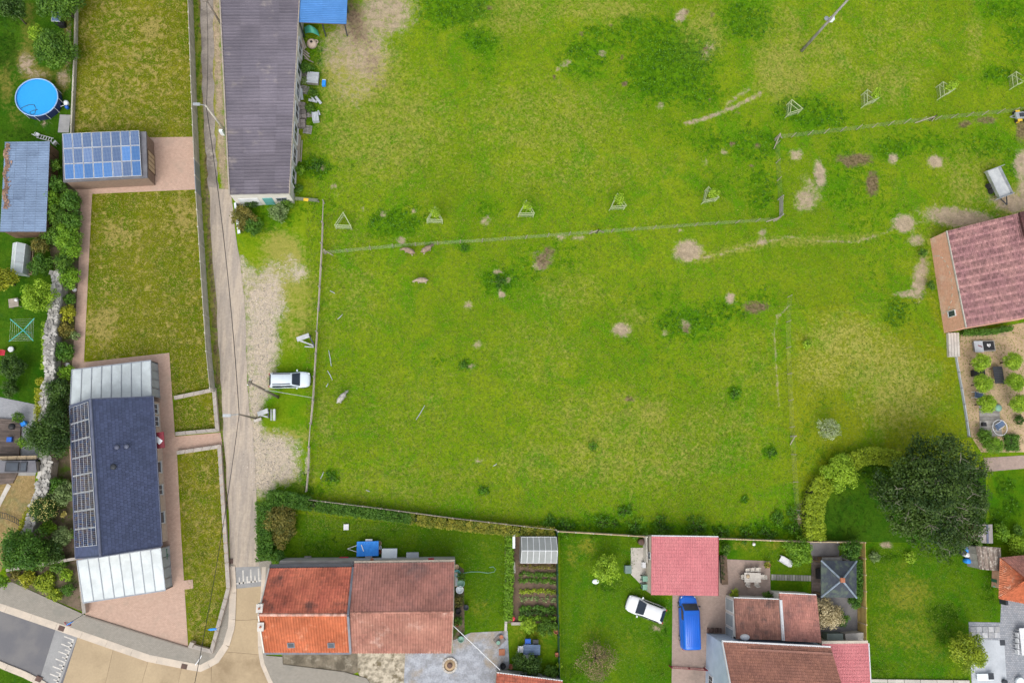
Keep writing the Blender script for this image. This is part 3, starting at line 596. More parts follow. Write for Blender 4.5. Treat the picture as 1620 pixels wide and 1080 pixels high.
def inset(poly, d):
    """plan polygon moved inwards by d"""
    out = []; n = len(poly); A = sum(poly[k].x*poly[(k+1) % n].y-poly[(k+1) % n].x*poly[k].y for k in range(n)); sg = 1 if A > 0 else -1
    for k in range(n):
        p, a, b = poly[k], poly[k-1], poly[(k+1) % n]
        e1 = (p-a); e1.z = 0; e1.normalize(); e2 = (b-p); e2.z = 0; e2.normalize()
        n1 = Vector((-e1.y, e1.x, 0))*sg; n2 = Vector((-e2.y, e2.x, 0))*sg; m = (n1+n2).normalized()
        out.append(Vector((p.x, p.y, 0))+m*(d/max(.3, m.dot(n1))))
    return out
def walls(parent, roofpoly, ov, mat, z0=0.0, drop=.1, name='wall'):
    """walls from the ground up to the underside of the roof; roofpoly carries the heights"""
    P = inset(roofpoly, ov); mb = MB()
    mb.hexa([(p.x, p.y, z0) for p in P], [(p.x, p.y, r.z-drop) for p, r in zip(P, roofpoly)])
    return mb.build(name, mat, parent, world=True), P
def opening(parent, a, b, d, w, sill, h, fmat, pmat, name='window', proud=.05, bars=(1, 0), ledge=None, center=None):
    """a window or door on the wall from a to b, d metres along, with its panes and bars"""
    u = Vector((b.x-a.x, b.y-a.y, 0)).normalized(); n = Vector((u.y, -u.x, 0))
    if center is not None and n.dot(Vector((a.x, a.y, 0))-center) < 0: n = -n
    o = Vector((a.x, a.y, 0))+u*d; rz = math.atan2(u.y, u.x); z = sill+h/2
    fr = MB(); fw = .07
    for c, s in (((0, sill+fw/2), (w, fw)), ((0, sill+h-fw/2), (w, fw)), ((-w/2+fw/2, z), (fw, h-2*fw)), ((w/2-fw/2, z), (fw, h-2*fw))):
        fr.box(o+u*c[0]+n*(proud/2)+Vector((0, 0, c[1])), (s[0], proud, s[1]), rz)
    for k in range(bars[0]):
        fr.box(o+u*(-w/2+w*(k+1)/(bars[0]+1))+n*(proud/2)+Vector((0, 0, z)), (.05, proud*.9, h-2*fw), rz)
    f = fr.build(name, fmat, parent, world=True)
    MB().box(o+n*(proud*.3)+Vector((0, 0, z)), (w-2*fw-.004, proud*.5, h-2*fw-.004), rz).build('pane' if name == 'window' else 'leaf', pmat, f, world=True)
    if ledge: MB().box(o+n*(.09)+Vector((0, 0, sill-.035)), (w+.14, .18, .06), rz).build('sill', ledge, f, world=True)
    return f
def solar_mat(name, c1, c2, line, w, h):
    k = NT(name); b = k.n.new('ShaderNodeTexBrick'); tc = k.n.new('ShaderNodeTexCoord'); k.t.links.new(tc.outputs['Object'], b.inputs['Vector'])
    b.offset = 0.0; b.inputs['Scale'].default_value = 1.0; b.inputs['Brick Width'].default_value = w; b.inputs['Row Height'].default_value = h
    b.inputs['Mortar Size'].default_value = .012; k.put(b.inputs['Color1'], c1); k.put(b.inputs['Color2'], c2); k.put(b.inputs['Mortar'], line)
    oi = k.n.new('ShaderNodeObjectInfo').outputs['Random']
    col = k.val(b.outputs['Color'], k.m2('ADD', .75, k.m2('MULTIPLY', oi, .5)))
    MATS[name] = k.done(col, .2, 0, .2); return MATS[name]
def panels(parent, q, nu, nv, gap, th, mats, fmat, up=.06, choose=None):
    n = nrm(q); L = (q[1]-q[0]).length; Hh = (q[3]-q[0]).length; gu, gv = gap/L, gap/Hh; fu, fv = .035/L, .035/Hh
    for j in range(nv):
        for i in range(nu):
            u0, u1, v0, v1 = i/nu+gu/2, (i+1)/nu-gu/2, j/nv+gv/2, (j+1)/nv-gv/2
            o = [bil(q, u, v)+n*up for u, v in ((u0, v0), (u1, v0), (u1, v1), (u0, v1))]
            m = [bil(q, u, v)+n*(up+th+.003) for u, v in ((u0+fu, v0+fv), (u1-fu, v0+fv), (u1-fu, v1-fv), (u0+fu, v1-fv))]
            base = MB().hexa(o, [p+n*(th-.01) for p in o]).build('solar_panel', fmat, parent, world=True)
            MB().hexa([p-n*.02 for p in m], m).build('cells', mats[choose(i, j) if choose else 0], base, world=True)

pm('fiber_roof', (0.151, 0.136, 0.162), (0.123, 0.112, 0.136), s=.3, s2=6, amp=.25, rough=.85, tone=.35, stain=(.25, .22, .21), st=(.55, .72), ss=.35)
pm('blue_sheet', (.075, .22, .50), (.06, .19, .44), s=.5, amp=.12, rough=.45, tone=.25)
pm('bluegrey_sheet', (.175, .245, .36), (.15, .21, .31), s=.5, amp=.2, rough=.6, tone=.3, stain=(.12, .17, .26), st=(.55, .75))
pm('slate', (0.065, 0.081, 0.155), (0.059, 0.075, 0.142), s=.4, s2=5, amp=.1, rough=.5, tone=.35, spec=.4)
pm('slate_edge', (.115, .13, .185), (.09, .10, .15), rough=.5)
pm('orange_tile', (0.436, 0.130, 0.060), (0.380, 0.106, 0.046), s=.35, s2=4, amp=.25, rough=.8, tone=.45, stain=(.50, .22, .13), st=(.55, .72))
pm('red_tile', (0.499, 0.146, 0.095), (0.605, 0.191, 0.115), s=.35, s2=4, amp=.3, rough=.8, tone=.5, stain=(.17, .075, .06), st=(.52, .70), ss=.45)
pm('brown_tile', (0.439, 0.203, 0.161), (0.361, 0.170, 0.141), s=.4, s2=4, amp=.28, rough=.85, tone=.5, stain=(.24, .14, .125), st=(.52, .7), ss=.4)
pm('pink_tile', (0.338, 0.166, 0.125), (0.290, 0.133, 0.101), s=.4, s2=4, amp=.25, rough=.85, tone=.5, stain=(.46, .30, .25), st=(.54, .72), ss=.5)
pm('mottled_tile', (0.323, 0.161, 0.121), (0.258, 0.131, 0.102), s=1.2, s2=6, amp=.35, rough=.85, tone=.6, stain=(.17, .10, .085), st=(.52, .68), ss=.8)
pm('main_tile', (0.377, 0.180, 0.128), (0.326, 0.157, 0.117), s=.7, s2=6, amp=.25, rough=.85, tone=.45)
pm('salmon_sheet', (0.529, 0.187, 0.197), (0.494, 0.165, 0.178), s=.5, amp=.1, rough=.5, tone=.22)
pm('barn_tile', (0.339, 0.186, 0.174), (0.273, 0.141, 0.144), s=.5, s2=4, amp=.25, rough=.8, tone=.55, stain=(.40, .24, .23), st=(.55, .75), ss=2.5)
pm('hip_tile', (.60, .225, .12), (.52, .18, .095), s=.6, amp=.25, rough=.85, tone=.5, stain=(.62, .40, .30), st=(.52, .66), ss=2.0)
pm('white_render', (.62, .60, .55), (.54, .52, .48), s=.7, amp=.14, rough=.85, stain=(.42, .41, .37), st=(.58, .76))
pm('grey_render', (.40, .39, .37), (.33, .32, .30), s=.7, amp=.2, rough=.9, stain=(.25, .24, .22), st=(.55, .72))
pm('blue_render', (.42, .50, .60), (.37, .45, .55), s=1.2, s2=10, amp=.14, rough=.85)
pm('cream_wall', (.52, .46, .38), (.44, .39, .32), s=.8, amp=.2, rough=.9)
brick_mat('beige_brick', (.46, .355, .275), (.53, .41, .325), (.42, .36, .31), .22, .075, amp=.25)
brick_mat('brown_brick', (.20, .135, .10), (.25, .165, .12), (.20, .17, .14), .22, .075, amp=.25)
brick_mat('red_brick', (.62, .285, .19), (.70, .36, .245), (.60, .44, .35), .22, .075, amp=.3, stain=(.68, .50, .39))
pm('white_metal', (.66, .68, .69), (.58, .60, .62), amp=.08, rough=.4)
pm('grey_metal', (.30, .33, .36), (.25, .275, .31), amp=.12, rough=.45, metal=.3)
pm('dark_metal', (.045, .05, .06), (.035, .04, .048), amp=.12, rough=.5)
pm('galvanised', (.46, .49, .50), (.36, .38, .39), amp=.18, rough=.4, metal=.55)
pm('black_plastic', (.018, .018, .02), (.025, .025, .028), amp=.1, rough=.5)
pm('window_glass', (.05, .065, .085), (.035, .045, .06), amp=.1, rough=.08, spec=.6, bump=0)
pm('brown_wood', (.165, .105, .065), (.12, .078, .05), s=1.5, s2=10, amp=.3, rough=.85)
pm('weathered_wood', (.36, .31, .255), (.27, .24, .20), s=1.5, s2=9, amp=.3, rough=.9, tone=.25)
pm('grey_wood', (.30, .285, .26), (.22, .21, .195), s=1.5, s2=9, amp=.3, rough=.9, tone=.25)
pm('light_wood', (.50, .39, .25), (.42, .32, .20), s=1.5, s2=9, amp=.25, rough=.85, tone=.25)
pm('teal_paint', (.13, .36, .35), (.10, .30, .29), amp=.15, rough=.5)
pm('maroon_paint', (.20, .022, .035), (.16, .02, .03), amp=.12, rough=.45)
pm('green_plastic', (.055, .16, .10), (.04, .125, .08), amp=.15, rough=.45)
pm('pale_green_plastic', (.20, .36, .28), (.17, .31, .24), amp=.12, rough=.5)
pm('blue_plastic', (.02, .12, .52), (.015, .095, .43), amp=.1, rough=.4)
pm('bright_blue', (0.028, 0.270, 0.800), (0.022, 0.223, 0.732), s=2, amp=.12, rough=.5)
pm('white_plastic', (.70, .71, .72), (.62, .63, .65), amp=.08, rough=.4)
pm('pale_box', (0.736, 0.791, 0.800), (0.655, 0.712, 0.770), amp=.12, rough=.5)
pm('terracotta', (.40, .16, .09), (.32, .125, .07), amp=.2, rough=.85)
pm('red_plastic', (.55, .04, .06), (.45, .03, .05), amp=.12, rough=.45)
pm('yellow_paint', (.72, .48, .04), (.62, .40, .03), amp=.12, rough=.45)
solar_mat('cells_grey', (.055, .10, .23), (.07, .115, .25), (.27, .36, .47), .156, .156)
solar_mat('cells_reflecting', (.045, .14, .36), (.05, .155, .40), (.20, .32, .52), .156, .156)  # sky reflection put into the cell colour as a brighter blue
solar_mat('cells_dark', (.012, .032, .095), (.05, .03, .03), (.24, .25, .28), .40, .2)
glass_mat('frosted_pane', (.60, .66, .67), .86, .3)
glass_mat('clear_pane', (.46, .53, .56), .72, .12)
glass_mat('tunnel_sheet', (.40, .43, .42), .5, .35)

# ---- house with the blue slate roof
def slate_house():
    t = thing('house', 'long house with blue slate roof, solar panels and frosted glass verandas at both ends', 'house', G(200, 750))
    zE, zR = 3.0, 7.3
    eL0, eL1, eR0, eR1 = G(111, 642, zE), G(120, 883, zE), G(241, 627, zE), G(255, 864, zE); r0, r1 = G(143, 631, zR), G(159, 880, zR)
    for nm, q in (('roof', [eR1, eR0, r0, r1]), ('roof', [eL0, eL1, r1, r0])):
        mb = MB(); slab_q(mb, q, .14); tiles(mb, q, .36, .34, 'flat', .45, .06); rf = mb.build(nm, 'slate', t, world=True)
    mb = MB(); ridge_cap(mb, r0, r1, .14, .45); mb.build('ridge', 'slate_edge', t, world=True)
    for a, b in ((eR0, eR1), (eL0, eL1)):
        o = (a-(r0+r1)/2); o.z = 0; o = o.normalized()*.1
        MB().beam(a+o+Vector((0, 0, -.08)), b+o+Vector((0, 0, -.08)), .15, .13).build('gutter', 'slate_edge', t, world=True)
    for a, b, c in ((eL0, r0, eR0), (eL1, r1, eR1)):
        mb = MB(); mb.beam(a, b, .1, .2); mb.beam(b, c, .1, .2); mb.build('bargeboard', 'slate_edge', t, world=True)
    foot = [eL0, eR0, eR1, eL1]; w, P = walls(t, foot, .35, 'beige_brick', drop=.12)
    for a, b, r in ((P[0], P[1], r0), (P[3], P[2], r1)):
        g = MB()
        c = (P[0]+P[1]+P[2]+P[3])/4; s_ = (c-r); s_.z = 0; s_ = s_.normalized()*.3
        g.face([(a.x, a.y, zE-.15), (b.x, b.y, zE-.15), (r.x+s_.x, r.y+s_.y, zR-.2)]); g.build('gable', 'beige_brick', t, world=True)
    q = [eL0, eL1, r1, r0]; q2 = [bil(q, .012, .05), bil(q, .93, .05), bil(q, .93, .93), bil(q, .012, .93)]
    panels(t, q2, 8, 5, .05, .05, [MATS['cells_dark']], 'white_metal', .07)
    # east wall: windows, door and red canopy
    a, b = P[1], P[2]; L = (b-a).length; c = sum(P, Vector())/4
    for d, wd, sl, h, bars in ((.055, 1.1, .9, 1.3, 1), (.145, 1.1, .9, 1.3, 1), (.475, 1.25, .9, 1.3, 0), (.635, 1.1, .9, 1.3, 1), (.83, 1.25, .9, 1.3, 0)):
        f = opening(t, a, b, L*d, wd, sl, h, 'white_metal', 'window_glass', bars=(bars, 0), ledge='light_concrete', center=c, proud=.1)
        if not bars: MB().box((a+(b-a)*d)+((b-a).normalized().cross(Vector((0, 0, 1))))*.22+Vector((0, 0, sl+h+.02)), (.9, .42, .09), ang(a, b)).build('awning_box', 'white_plastic', f, world=True)
    opening(t, a, b, L*.29, 1.1, .06, 2.1, 'maroon_paint', 'maroon_paint', name='door', bars=(0, 0), center=c)
    n = (b-a).normalized().cross(Vector((0, 0, 1)))
    if n.dot(a-c) < 0: n = -n
    o = a+(b-a)*.29
    cn = MB(); cn.box(o+n*.55+Vector((0, 0, 2.42)), (1.7, 1.1, .12), ang(a, b)); cn = cn.build('canopy', 'maroon_paint', t, world=True)
    MB().box(o+n*.5+Vector((0, 0, 2.49)), (.8, .5, .03), ang(a, b)+.78).build('emblem', 'white_metal', cn, world=True)
    qq = [eR1, eR0, r0, r1]
    for px, py, u in ((187, 707, 0), (202, 706, 0)):
        p = plane_hit(px, py, qq); mb = MB(); mb.lathe(p-Vector((0, 0, .15)), [(.13, 0), (.13, .4), (.27, .42), (.24, .55), (.08, .62)], 12); mb.build('roof_vent', 'slate_edge', t, smooth=True, world=True)
    p = plane_hit(179, 738, qq); MB().lathe(p-Vector((0, 0, .1)), [(.3, 0), (.3, .18), (.22, .26)], 12).build('flue_cap', 'dark_metal', t, smooth=True, world=True)
    # verandas
    for A, B, C_, D in (((111.5, 640), (240, 626), (239, 570), (114, 585)), ((122, 886), (254.5, 866.5), (262, 933), (132, 953))):
        zi, zo = 2.78, 2.25; q = [G(*D, zo), G(*C_, zo), G(*B, zi), G(*A, zi)]; n = nrm(q)
        fr = MB()
        for i in range(9): fr.beam(bil(q, i/8, 0)+n*.03, bil(q, i/8, 1)+n*.03, .07, .12)
        fr.beam(bil(q, 0, 0), bil(q, 1, 0), .12, .14); fr.beam(bil(q, 0, 1), bil(q, 1, 1), .1, .12); v = fr.build('veranda', 'grey_metal', t, world=True)
        for i in range(8):
            e = [bil(q, (i+.04)/8, .01), bil(q, (i+.96)/8, .01), bil(q, (i+.96)/8, .99), bil(q, (i+.04)/8, .99)]
            MB().hexa([p+n*.01 for p in e], [p+n*.035 for p in e]).build('roof_pane', 'frosted_pane', v, world=True)
        def down(p): return Vector((p.x, p.y, .05))
        runs = [(q[1], q[2], 4), (q[0], q[1], 7), (q[0], q[3], 4)]; cc = sum(q, Vector())/4
        for a_, b_, k in runs:
            for i in range(k+1):
                p = a_+(b_-a_)*(i/k); ins = (cc-p); ins.z = 0; p = p+ins.normalized()*.1; MB().beam(down(p), p-Vector((0, 0, .08)), .07, .07).build('post', 'grey_metal', v, world=True)
            for i in range(k):
                p0, p1 = a_+(b_-a_)*((i+.05)/k), a_+(b_-a_)*((i+.95)/k); ins = (cc-(a_+b_)/2); ins.z = 0; s_ = ins.normalized()*.1; p0 = p0+s_; p1 = p1+s_
                mb = MB(); mb.hexa([down(p0), down(p1), down(p1)+s_*.2, down(p0)+s_*.2], [p0-Vector((0, 0, .1)), p1-Vector((0, 0, .1)), p1-Vector((0, 0, .1))+s_*.2, p0-Vector((0, 0, .1))+s_*.2]); mb.build('side_pane', 'clear_pane', v, world=True)
def plane_hit(px, py, q):
    """where the roof plane q lies at a measured spot"""
    n = nrm(q); d = (G(px, py, 0)-CAMPOS).normalized(); return CAMPOS+d*((q[0]-CAMPOS).dot(n)/d.dot(n))
slate_house()

def solar_garage():
    t = thing('garage', 'brown brick garage roofed with blue solar panels beside the paved yard', 'garage', G(170, 250))
    z = 2.7; q = [G(100, 288, z), G(233, 281, z), G(231, 208, z), G(98, 212, z)]
    mb = MB(); slab_q(mb, q, .22, 0); mb.build('roof', pm('roof_felt', (.165, .165, .18), (.13, .13, .145), amp=.2, rough=.8), t, world=True)
    w, P = walls(t, q, .12, 'brown_brick', drop=.2); c = sum(P, Vector())/4
    p = [G(103, 284.5, 2.9), G(224.5, 278.5, 2.9), G(220.5, 206.5, 3.0), G(99, 211.5, 3.0)]
    blue = {(0, 0), (1, 0), (2, 0), (3, 0), (4, 0), (7, 0), (6, 1), (7, 1)}  # panels that get the painted sky reflection
    panels(t, p, 8, 3, .05, .06, [MATS['cells_grey'], MATS['cells_reflecting']], 'white_metal', .0, lambda i, j: 1 if (i, j) in blue else 0)
    rk = MB()
    for v in (.12, .5, .88): rk.beam(bil(p, 0, v)-Vector((0, 0, .1)), bil(p, 1, v)-Vector((0, 0, .1)), .08, .2)
    rk.build('panel_rack', 'galvanised', t, world=True)
    opening(t, P[1], P[2], (P[2]-P[1]).length*.45, 2.4, .05, 2.1, 'brown_wood', 'light_wood', name='door', bars=(3, 0), center=c, proud=.08)
    MB().box(G(236, 283, .7), (.12, .05, .12)).build('wall_lamp', 'dark_metal', t, world=True) if False else None
solar_garage()

def plank_walls(t, P, tops, mat, width=.5):
    """each wall clad with its own boards"""
    n = len(P)
    for k in range(n):
        a, b = P[k], P[(k+1) % n]; za, zb = tops[k], tops[(k+1) % n]; L = (b-a).length; m = max(2, int(L/width)); out = Vector((b.y-a.y, a.x-b.x, 0)).normalized()*.04
        for i in range(m):
            p, r = a+(b-a)*(i/m+.004), a+(b-a)*((i+1)/m-.004); z0, z1 = za+(zb-za)*i/m, za+(zb-za)*(i+1)/m
            MB().hexa([(p.x, p.y, 0), (r.x, r.y, 0), (r.x+out.x, r.y+out.y, 0), (p.x+out.x, p.y+out.y, 0)], [(p.x, p.y, z0), (r.x, r.y, z1), (r.x+out.x, r.y+out.y, z1), (p.x+out.x, p.y+out.y, z0)], U(.2, .8)).build('board', mat, t, world=True)
def sheet_shed():
    t = thing('shed', 'long shed with blue grey corrugated roof and dead leaves along one edge', 'shed', G(40, 300))
    q = [G(79, 224, 2.3), G(73, 367, 2.3), G(0, 367, 2.7), G(8, 225, 2.7)]
    mb = MB(); corrug(mb, q, .29, .045, .35, 4); mb.build('roof', 'bluegrey_sheet', t, world=True)
    mb = MB(); slab_q(mb, q, .06, .03); mb.build('roof_deck', 'brown_wood', t, world=True)
    P = inset(q, .15); plank_walls(t, P, [p.z-.12 for p in q], 'brown_wood', 1.0)
    # leaf litter
    lm = MB()
    for _ in range(420):
        y = U(228, 330); x = 9+abs(random.gauss(0, 3.2))+2*math.sin(y*.2)-(y-228)*.03; p = plane_hit(x, y, q)+Vector((0, 0, .06+U(0, .05)))
        a = U(0, 6); s_ = U(.06, .14); lm.face([p+Vector((math.cos(a+k*1.57)*s_, math.sin(a+k*1.57)*s_, U(-.02, .02))) for k in range(4)], U(0, 1))
    tag(lm.build('leaf_litter', pm('dead_leaves', (.27, .17, .12), (.18, .11, .08), amp=.3, tone=.5), t, world=True), 'reddish brown dead leaves lying on the sheets', kind='stuff')
sheet_shed()

def big_barn():
    t = thing('barn', 'long barn with purple brown fibre cement roof and white windowed side wall', 'barn', G(410, 150))
    zw, ze = 3.7, 3.3; q = [G(457, 306, ze), G(476, -60, ze), G(345, -60, zw), G(363, 308, zw)]
    mb = MB(); corrug(mb, q, .4, .06, .5, 4); mb.build('roof', 'fiber_roof', t, world=True)
    mb = MB(); slab_q(mb, q, .12, .02); mb.build('roof_deck', 'grey_wood', t, world=True)
    w, P = walls(t, q, .02, 'white_render', drop=.16)
    c = sum(P, Vector())/4; a, b = P[0], P[1]; L = (b-a).length
    # pale weathered edge of moss along the lane side
    mb = MB(); mb.beam(q[2]+Vector((0, 0, .06)), q[3]+Vector((0, 0, .06)), .16, .1); mb.build('verge_strip', 'weathered_wood', t, world=True)
    mb = MB(); mb.beam(q[0]+Vector((.05, 0, -.03)), q[1]+Vector((.05, 0, -.03)), .12, .12); mb.build('gutter', 'weathered_wood', t, world=True)
    d = 1.4
    for wd in (2.0, 2.0, 2.1, 1.9, 2.0, 2.0, 2.0): 
        opening(t, a, b, d+1.2, wd, .55, 1.9, 'white_metal', 'window_glass', bars=(1, 0), ledge='light_concrete', center=c, proud=.12); d += 2.75
    f0, f1 = P[3], P[0]; Lf = (f1-f0).length
    opening(t, f0, f1, Lf*.58, 1.1, .05, 2.1, 'teal_paint', 'teal_paint', name='door', bars=(0, 0), center=c)
    opening(t, f0, f1, Lf*.25, 2.2, .05, 2.2, 'white_metal', 'white_metal', name='door', bars=(1, 0), center=c)
    opening(t, f0, f1, Lf*.82, 1.2, 1.1, .9, 'grey_metal', 'window_glass', center=c)
big_barn()

def blue_leanto():
    t = thing('lean_to', 'open lean to with bright blue corrugated roof on posts against the barn', 'lean-to', G(510, 15))
    q = [G(551, -40, 2.6), G(548, 39, 2.6), G(470.5, 36, 3.15), G(474, -40, 3.15)]
    q = [q[0], q[1], q[2], q[3]]
    mb = MB(); corrug(mb, q, .25, .04, .3, 2); mb.build('roof', 'blue_sheet', t, world=True)
    mb = MB(); slab_q(mb, q, .05, .025); mb.build('roof_deck', 'brown_wood', t, world=True)
    for u, v in ((.02, .04), (.98, .04), (.98, .5), (.5, .04), (.98, .96)):
        p = bil(q, u, v); MB().beam((p.x, p.y, 0), (p.x, p.y, p.z-.08), .14, .14).build('post', 'dark_metal', t, world=True)
blue_leanto()

def row_house():
    t = thing('house', 'row house with bright orange and dark red tiled roof at the lane corner', 'house', G(490, 960))
    zE, zR = 3.5, 6.7
    n0, n1, s0, s1 = G(426, 899, zE), G(559, 897, zE), G(418, 1031, zE), G(555, 1031, zE); r0, r1 = G(409, 972, zR), G(551, 972, zR)
    mb = MB(); q = [n1, n0, r0, r1]; slab_q(mb, q, .15); tiles(mb, q, .27, .34, 'pan', .3, .3); mb.build('roof', 'red_tile', t, world=True)
    mb = MB(); q2 = [s0, s1, r1, r0]; slab_q(mb, q2, .15); tiles(mb, q2, .27, .34, 'pan', .26, .2); mb.build('roof', 'orange_tile', t, world=True)
    mb = MB(); ridge_cap(mb, r0, r1, .15); mb.build('ridge', pm('ridge_mortar', (.52, .33, .27), (.45, .22, .16), s=2, amp=.3, tone=.4), t, world=True)
    gb = MB(); up = Vector((0, 0, .08))
    gb.beam(n0+up, r0+up, .12, .2); gb.beam(r0+up, s0+up, .12, .2); gb.build('bargeboard', 'white_render', t, world=True)
    gb = MB(); gb.beam(n1+up*2, r1+up*2, .22, .3); gb.beam(r1+up*2, s1+up*2, .22, .3); gb.build('party_parapet', pm('lead', (.20, .21, .24), (.15, .16, .19), amp=.2, rough=.6), t, world=True)
    MB().beam(n0+Vector((0, .22, -.1)), n1+Vector((0, .22, -.1)), .42, .14).build('gutter', 'dark_metal', t, world=True)
    MB().beam(s0+Vector((0, -.12, -.08)), s1+Vector((0, -.12, -.08)), .22, .14).build('gutter', 'lead', t, world=True)
    w, P = walls(t, [s0, s1, n1, n0], .2, 'white_render', drop=.16)
    g = MB(); g.face([(P[0].x, P[0].y, zE-.2), (P[3].x, P[3].y, zE-.2), (r0.x+.25, r0.y, zR-.2)]); g.build('gable', 'white_render', t, world=True)
    for px, py, m in ((412.5, 960, 'white_render'), (414.5, 989, 'brown_brick')):
        p = plane_hit(px, py, q if py < 972 else q2); ch = MB().box(p+Vector((0, 0, .05)), (.55, .75, 1.0)).build('chimney', m, t, world=True)
        MB().box(p+Vector((0, 0, .58)), (.62, .82, .06)).build('cap', 'white_render', ch, world=True); MB().lathe(p+Vector((0, 0, .6)), [(.11, 0), (.1, .2), (.07, .2)], 10).build('chimney_pot', 'terracotta', ch, world=True)
    for px in (460.5, 524):
        p = plane_hit(px, 1019, q2); n = nrm(q2); th = math.atan2(zR-zE, (r0.y-s0.y)); sk = MB().box(p+n*.06, (.72, .72, .12), 0, rx=th).build('skylight', 'lead', t, world=True)
        MB().box(p+n*.115, (.56, .56, .03), 0, rx=th).build('pane', 'window_glass', sk, world=True)
    c = sum(P, Vector())/4
    for d in (2.2, 7.6): opening(t, P[0], P[1], d, 1.1, .9, 1.3, 'white_metal', 'window_glass', center=c, ledge='light_concrete')
    opening(t, P[0], P[1], 5.0, 1.0, .05, 2.1, 'brown_wood', 'brown_wood', name='door', bars=(0, 0), center=c)
    # neighbour
    t = thing('house', 'wide row house with faded brownish pink tiled roof', 'house', G(640, 960))
    n0, n1, s0, s1 = G(560.5, 891, zE), G(719, 889, zE), G(556.5, 1032, zE), G(714.5, 1032, zE); r0, r1 = G(553.5, 969, zR), G(717.5, 967, zR)
    mb = MB(); q = [n1, n0, r0, r1]; slab_q(mb, q, .15); tiles(mb, q, .27, .34, 'pan', .26, .25); mb.build('roof', 'brown_tile', t, world=True)
    mb = MB(); q2 = [s0, s1, r1, r0]; slab_q(mb, q2, .15); tiles(mb, q2, .27, .34, 'pan', .25, .25); mb.build('roof', 'pink_tile', t, world=True)
    mb = MB(); ridge_cap(mb, r0, r1, .12); mb.build('ridge', 'pink_tile', t, world=True)
    w, P = walls(t, [s0, s1, n1, n0], .12, 'grey_render', drop=.16)
    g = MB(); g.face([(P[1].x, P[1].y, zE-.2), (P[2].x, P[2].y, zE-.2), (r1.x-.16, r1.y, zR-.2)]); g.build('gable', 'grey_render', t, world=True)
    gb = MB(); gb.beam(n1+up*.5, r1+up*.5, .08, .14); gb.beam(r1+up*.5, s1+up*.5, .08, .14); gb.build('bargeboard', 'weathered_wood', t, world=True)
    MB().beam(n0+Vector((0, .14, -.1)), n1+Vector((0, .14, -.1)), .26, .16).build('gutter', 'weathered_wood', t, world=True)
    c = sum(P, Vector())/4
    for d in (2.2, 5.4, 8.8): opening(t, P[2], P[3], d, 1.0, 1.0, 1.2, 'white_metal', 'window_glass', center=c, ledge='light_concrete')
    for d in (2.0, 6.2, 9.6): opening(t, P[0], P[1], d, 1.1, .9, 1.3, 'white_metal', 'window_glass', center=c, ledge='light_concrete')
    # flat grey coping behind both houses
    cp = MB(); a, b, c_, d = G(443, 886.5, 2.6), G(720, 884.5, 2.6), G(720, 893, 2.6), G(440, 895, 2.6)
    tt = thing('back_wall', 'grey lean strip of flat roof along the back of the row houses', 'flat roof', G(580, 889))
    MB().hexa([p-Vector((0, 0, .12)) for p in (a, b, c_, d)], [a, b, c_, d]).build('flat_roof', pm('old_felt', (.42, .39, .36), (.33, .31, .29), s=.7, amp=.25, rough=.9, stain=(.33, .30, .26)), tt, world=True)
    MB().hexa([(p.x, p.y, 0) for p in (a, b, c_, d)], [p-Vector((0, 0, .121)) for p in (a, b, c_, d)]).build('wall', 'grey_render', tt, world=True)
row_house()

def cottage():
    t = thing('cottage', 'small red tiled cottage with grey rendered back wall below the seating lawn', 'cottage', G(840, 1090))
    zE = 2.4; a, b = G(786, 1064, zE), G(890, 1077, zE); d = (b-a).normalized(); s = Vector((d.y, -d.x, 0)); r0, r1 = a+s*3.6+Vector((0, 0, 2.2)), b+s*3.6+Vector((0, 0, 2.2)); c, e = a+s*7.2, b+s*7.2
    for q in ([b, a, r0, r1], [c, e, r1, r0]):
        mb = MB(); slab_q(mb, q, .14); tiles(mb, q, .27, .34); mb.build('roof', 'red_tile', t, world=True)
    MB().beam(a+Vector((0, .06, 0)), b+Vector((0, .06, 0)), .1, .12).build('gutter', 'white_metal', t, world=True)
    w, P = walls(t, [c, e, b, a], .1, 'grey_render', drop=.14)
    g = MB(); g.face([(P[0].x, P[0].y, zE-.15), (P[3].x, P[3].y, zE-.15), (r0.x, r0.y, r0.z-.2)]); g.build('gable', 'grey_render', t, world=True); g = MB(); g.face([(P[1].x, P[1].y, zE-.15), (P[2].x, P[2].y, zE-.15), (r1.x, r1.y, r1.z-.2)]); g.build('gable', 'grey_render', t, world=True)
    opening(t, P[2], P[3], (P[3]-P[2]).length*.55, 1.3, .9, 1.0, 'white_metal', 'window_glass', center=sum(P, Vector())/4)
cottage()

def red_garage():
    t = thing('garage', 'square garage with salmon red metal tile roof beside the white car', 'garage', G(1085, 895))
    zn, zs = 2.5, 2.85; q = [G(1136.5, 849.5, zn), G(1031, 848, zn), G(1030.5, 940.5, zs), G(1136, 942, zs)]
    mb = MB(); slab_q(mb, q, .1); tiles(mb, q, .2, .36, 'metal', .25, .12); mb.build('roof', 'salmon_sheet', t, world=True)
    w, P = walls(t, q, .06, 'cream_wall', drop=.12); c = sum(P, Vector())/4
    MB().beam(q[0]+Vector((0, .05, -.06)), q[1]+Vector((0, .05, -.06)), .16, .12).build('gutter', 'white_metal', t, world=True)
    for a, b in ((q[1], q[2]), (q[0], q[3])): MB().beam(a, b, .06, .16).build('edge_trim', 'maroon_paint' if a is q[0] else 'salmon_sheet', t, world=True)
    opening(t, P[2], P[3], (P[3]-P[2]).length*.5, 2.7, .05, 2.2, 'white_metal', 'white_metal', name='door', bars=(4, 0), center=c)
    opening(t, P[1], P[2], (P[2]-P[1]).length*.35, .8, 1.2, .8, 'white_metal', 'window_glass', center=c)
red_garage()

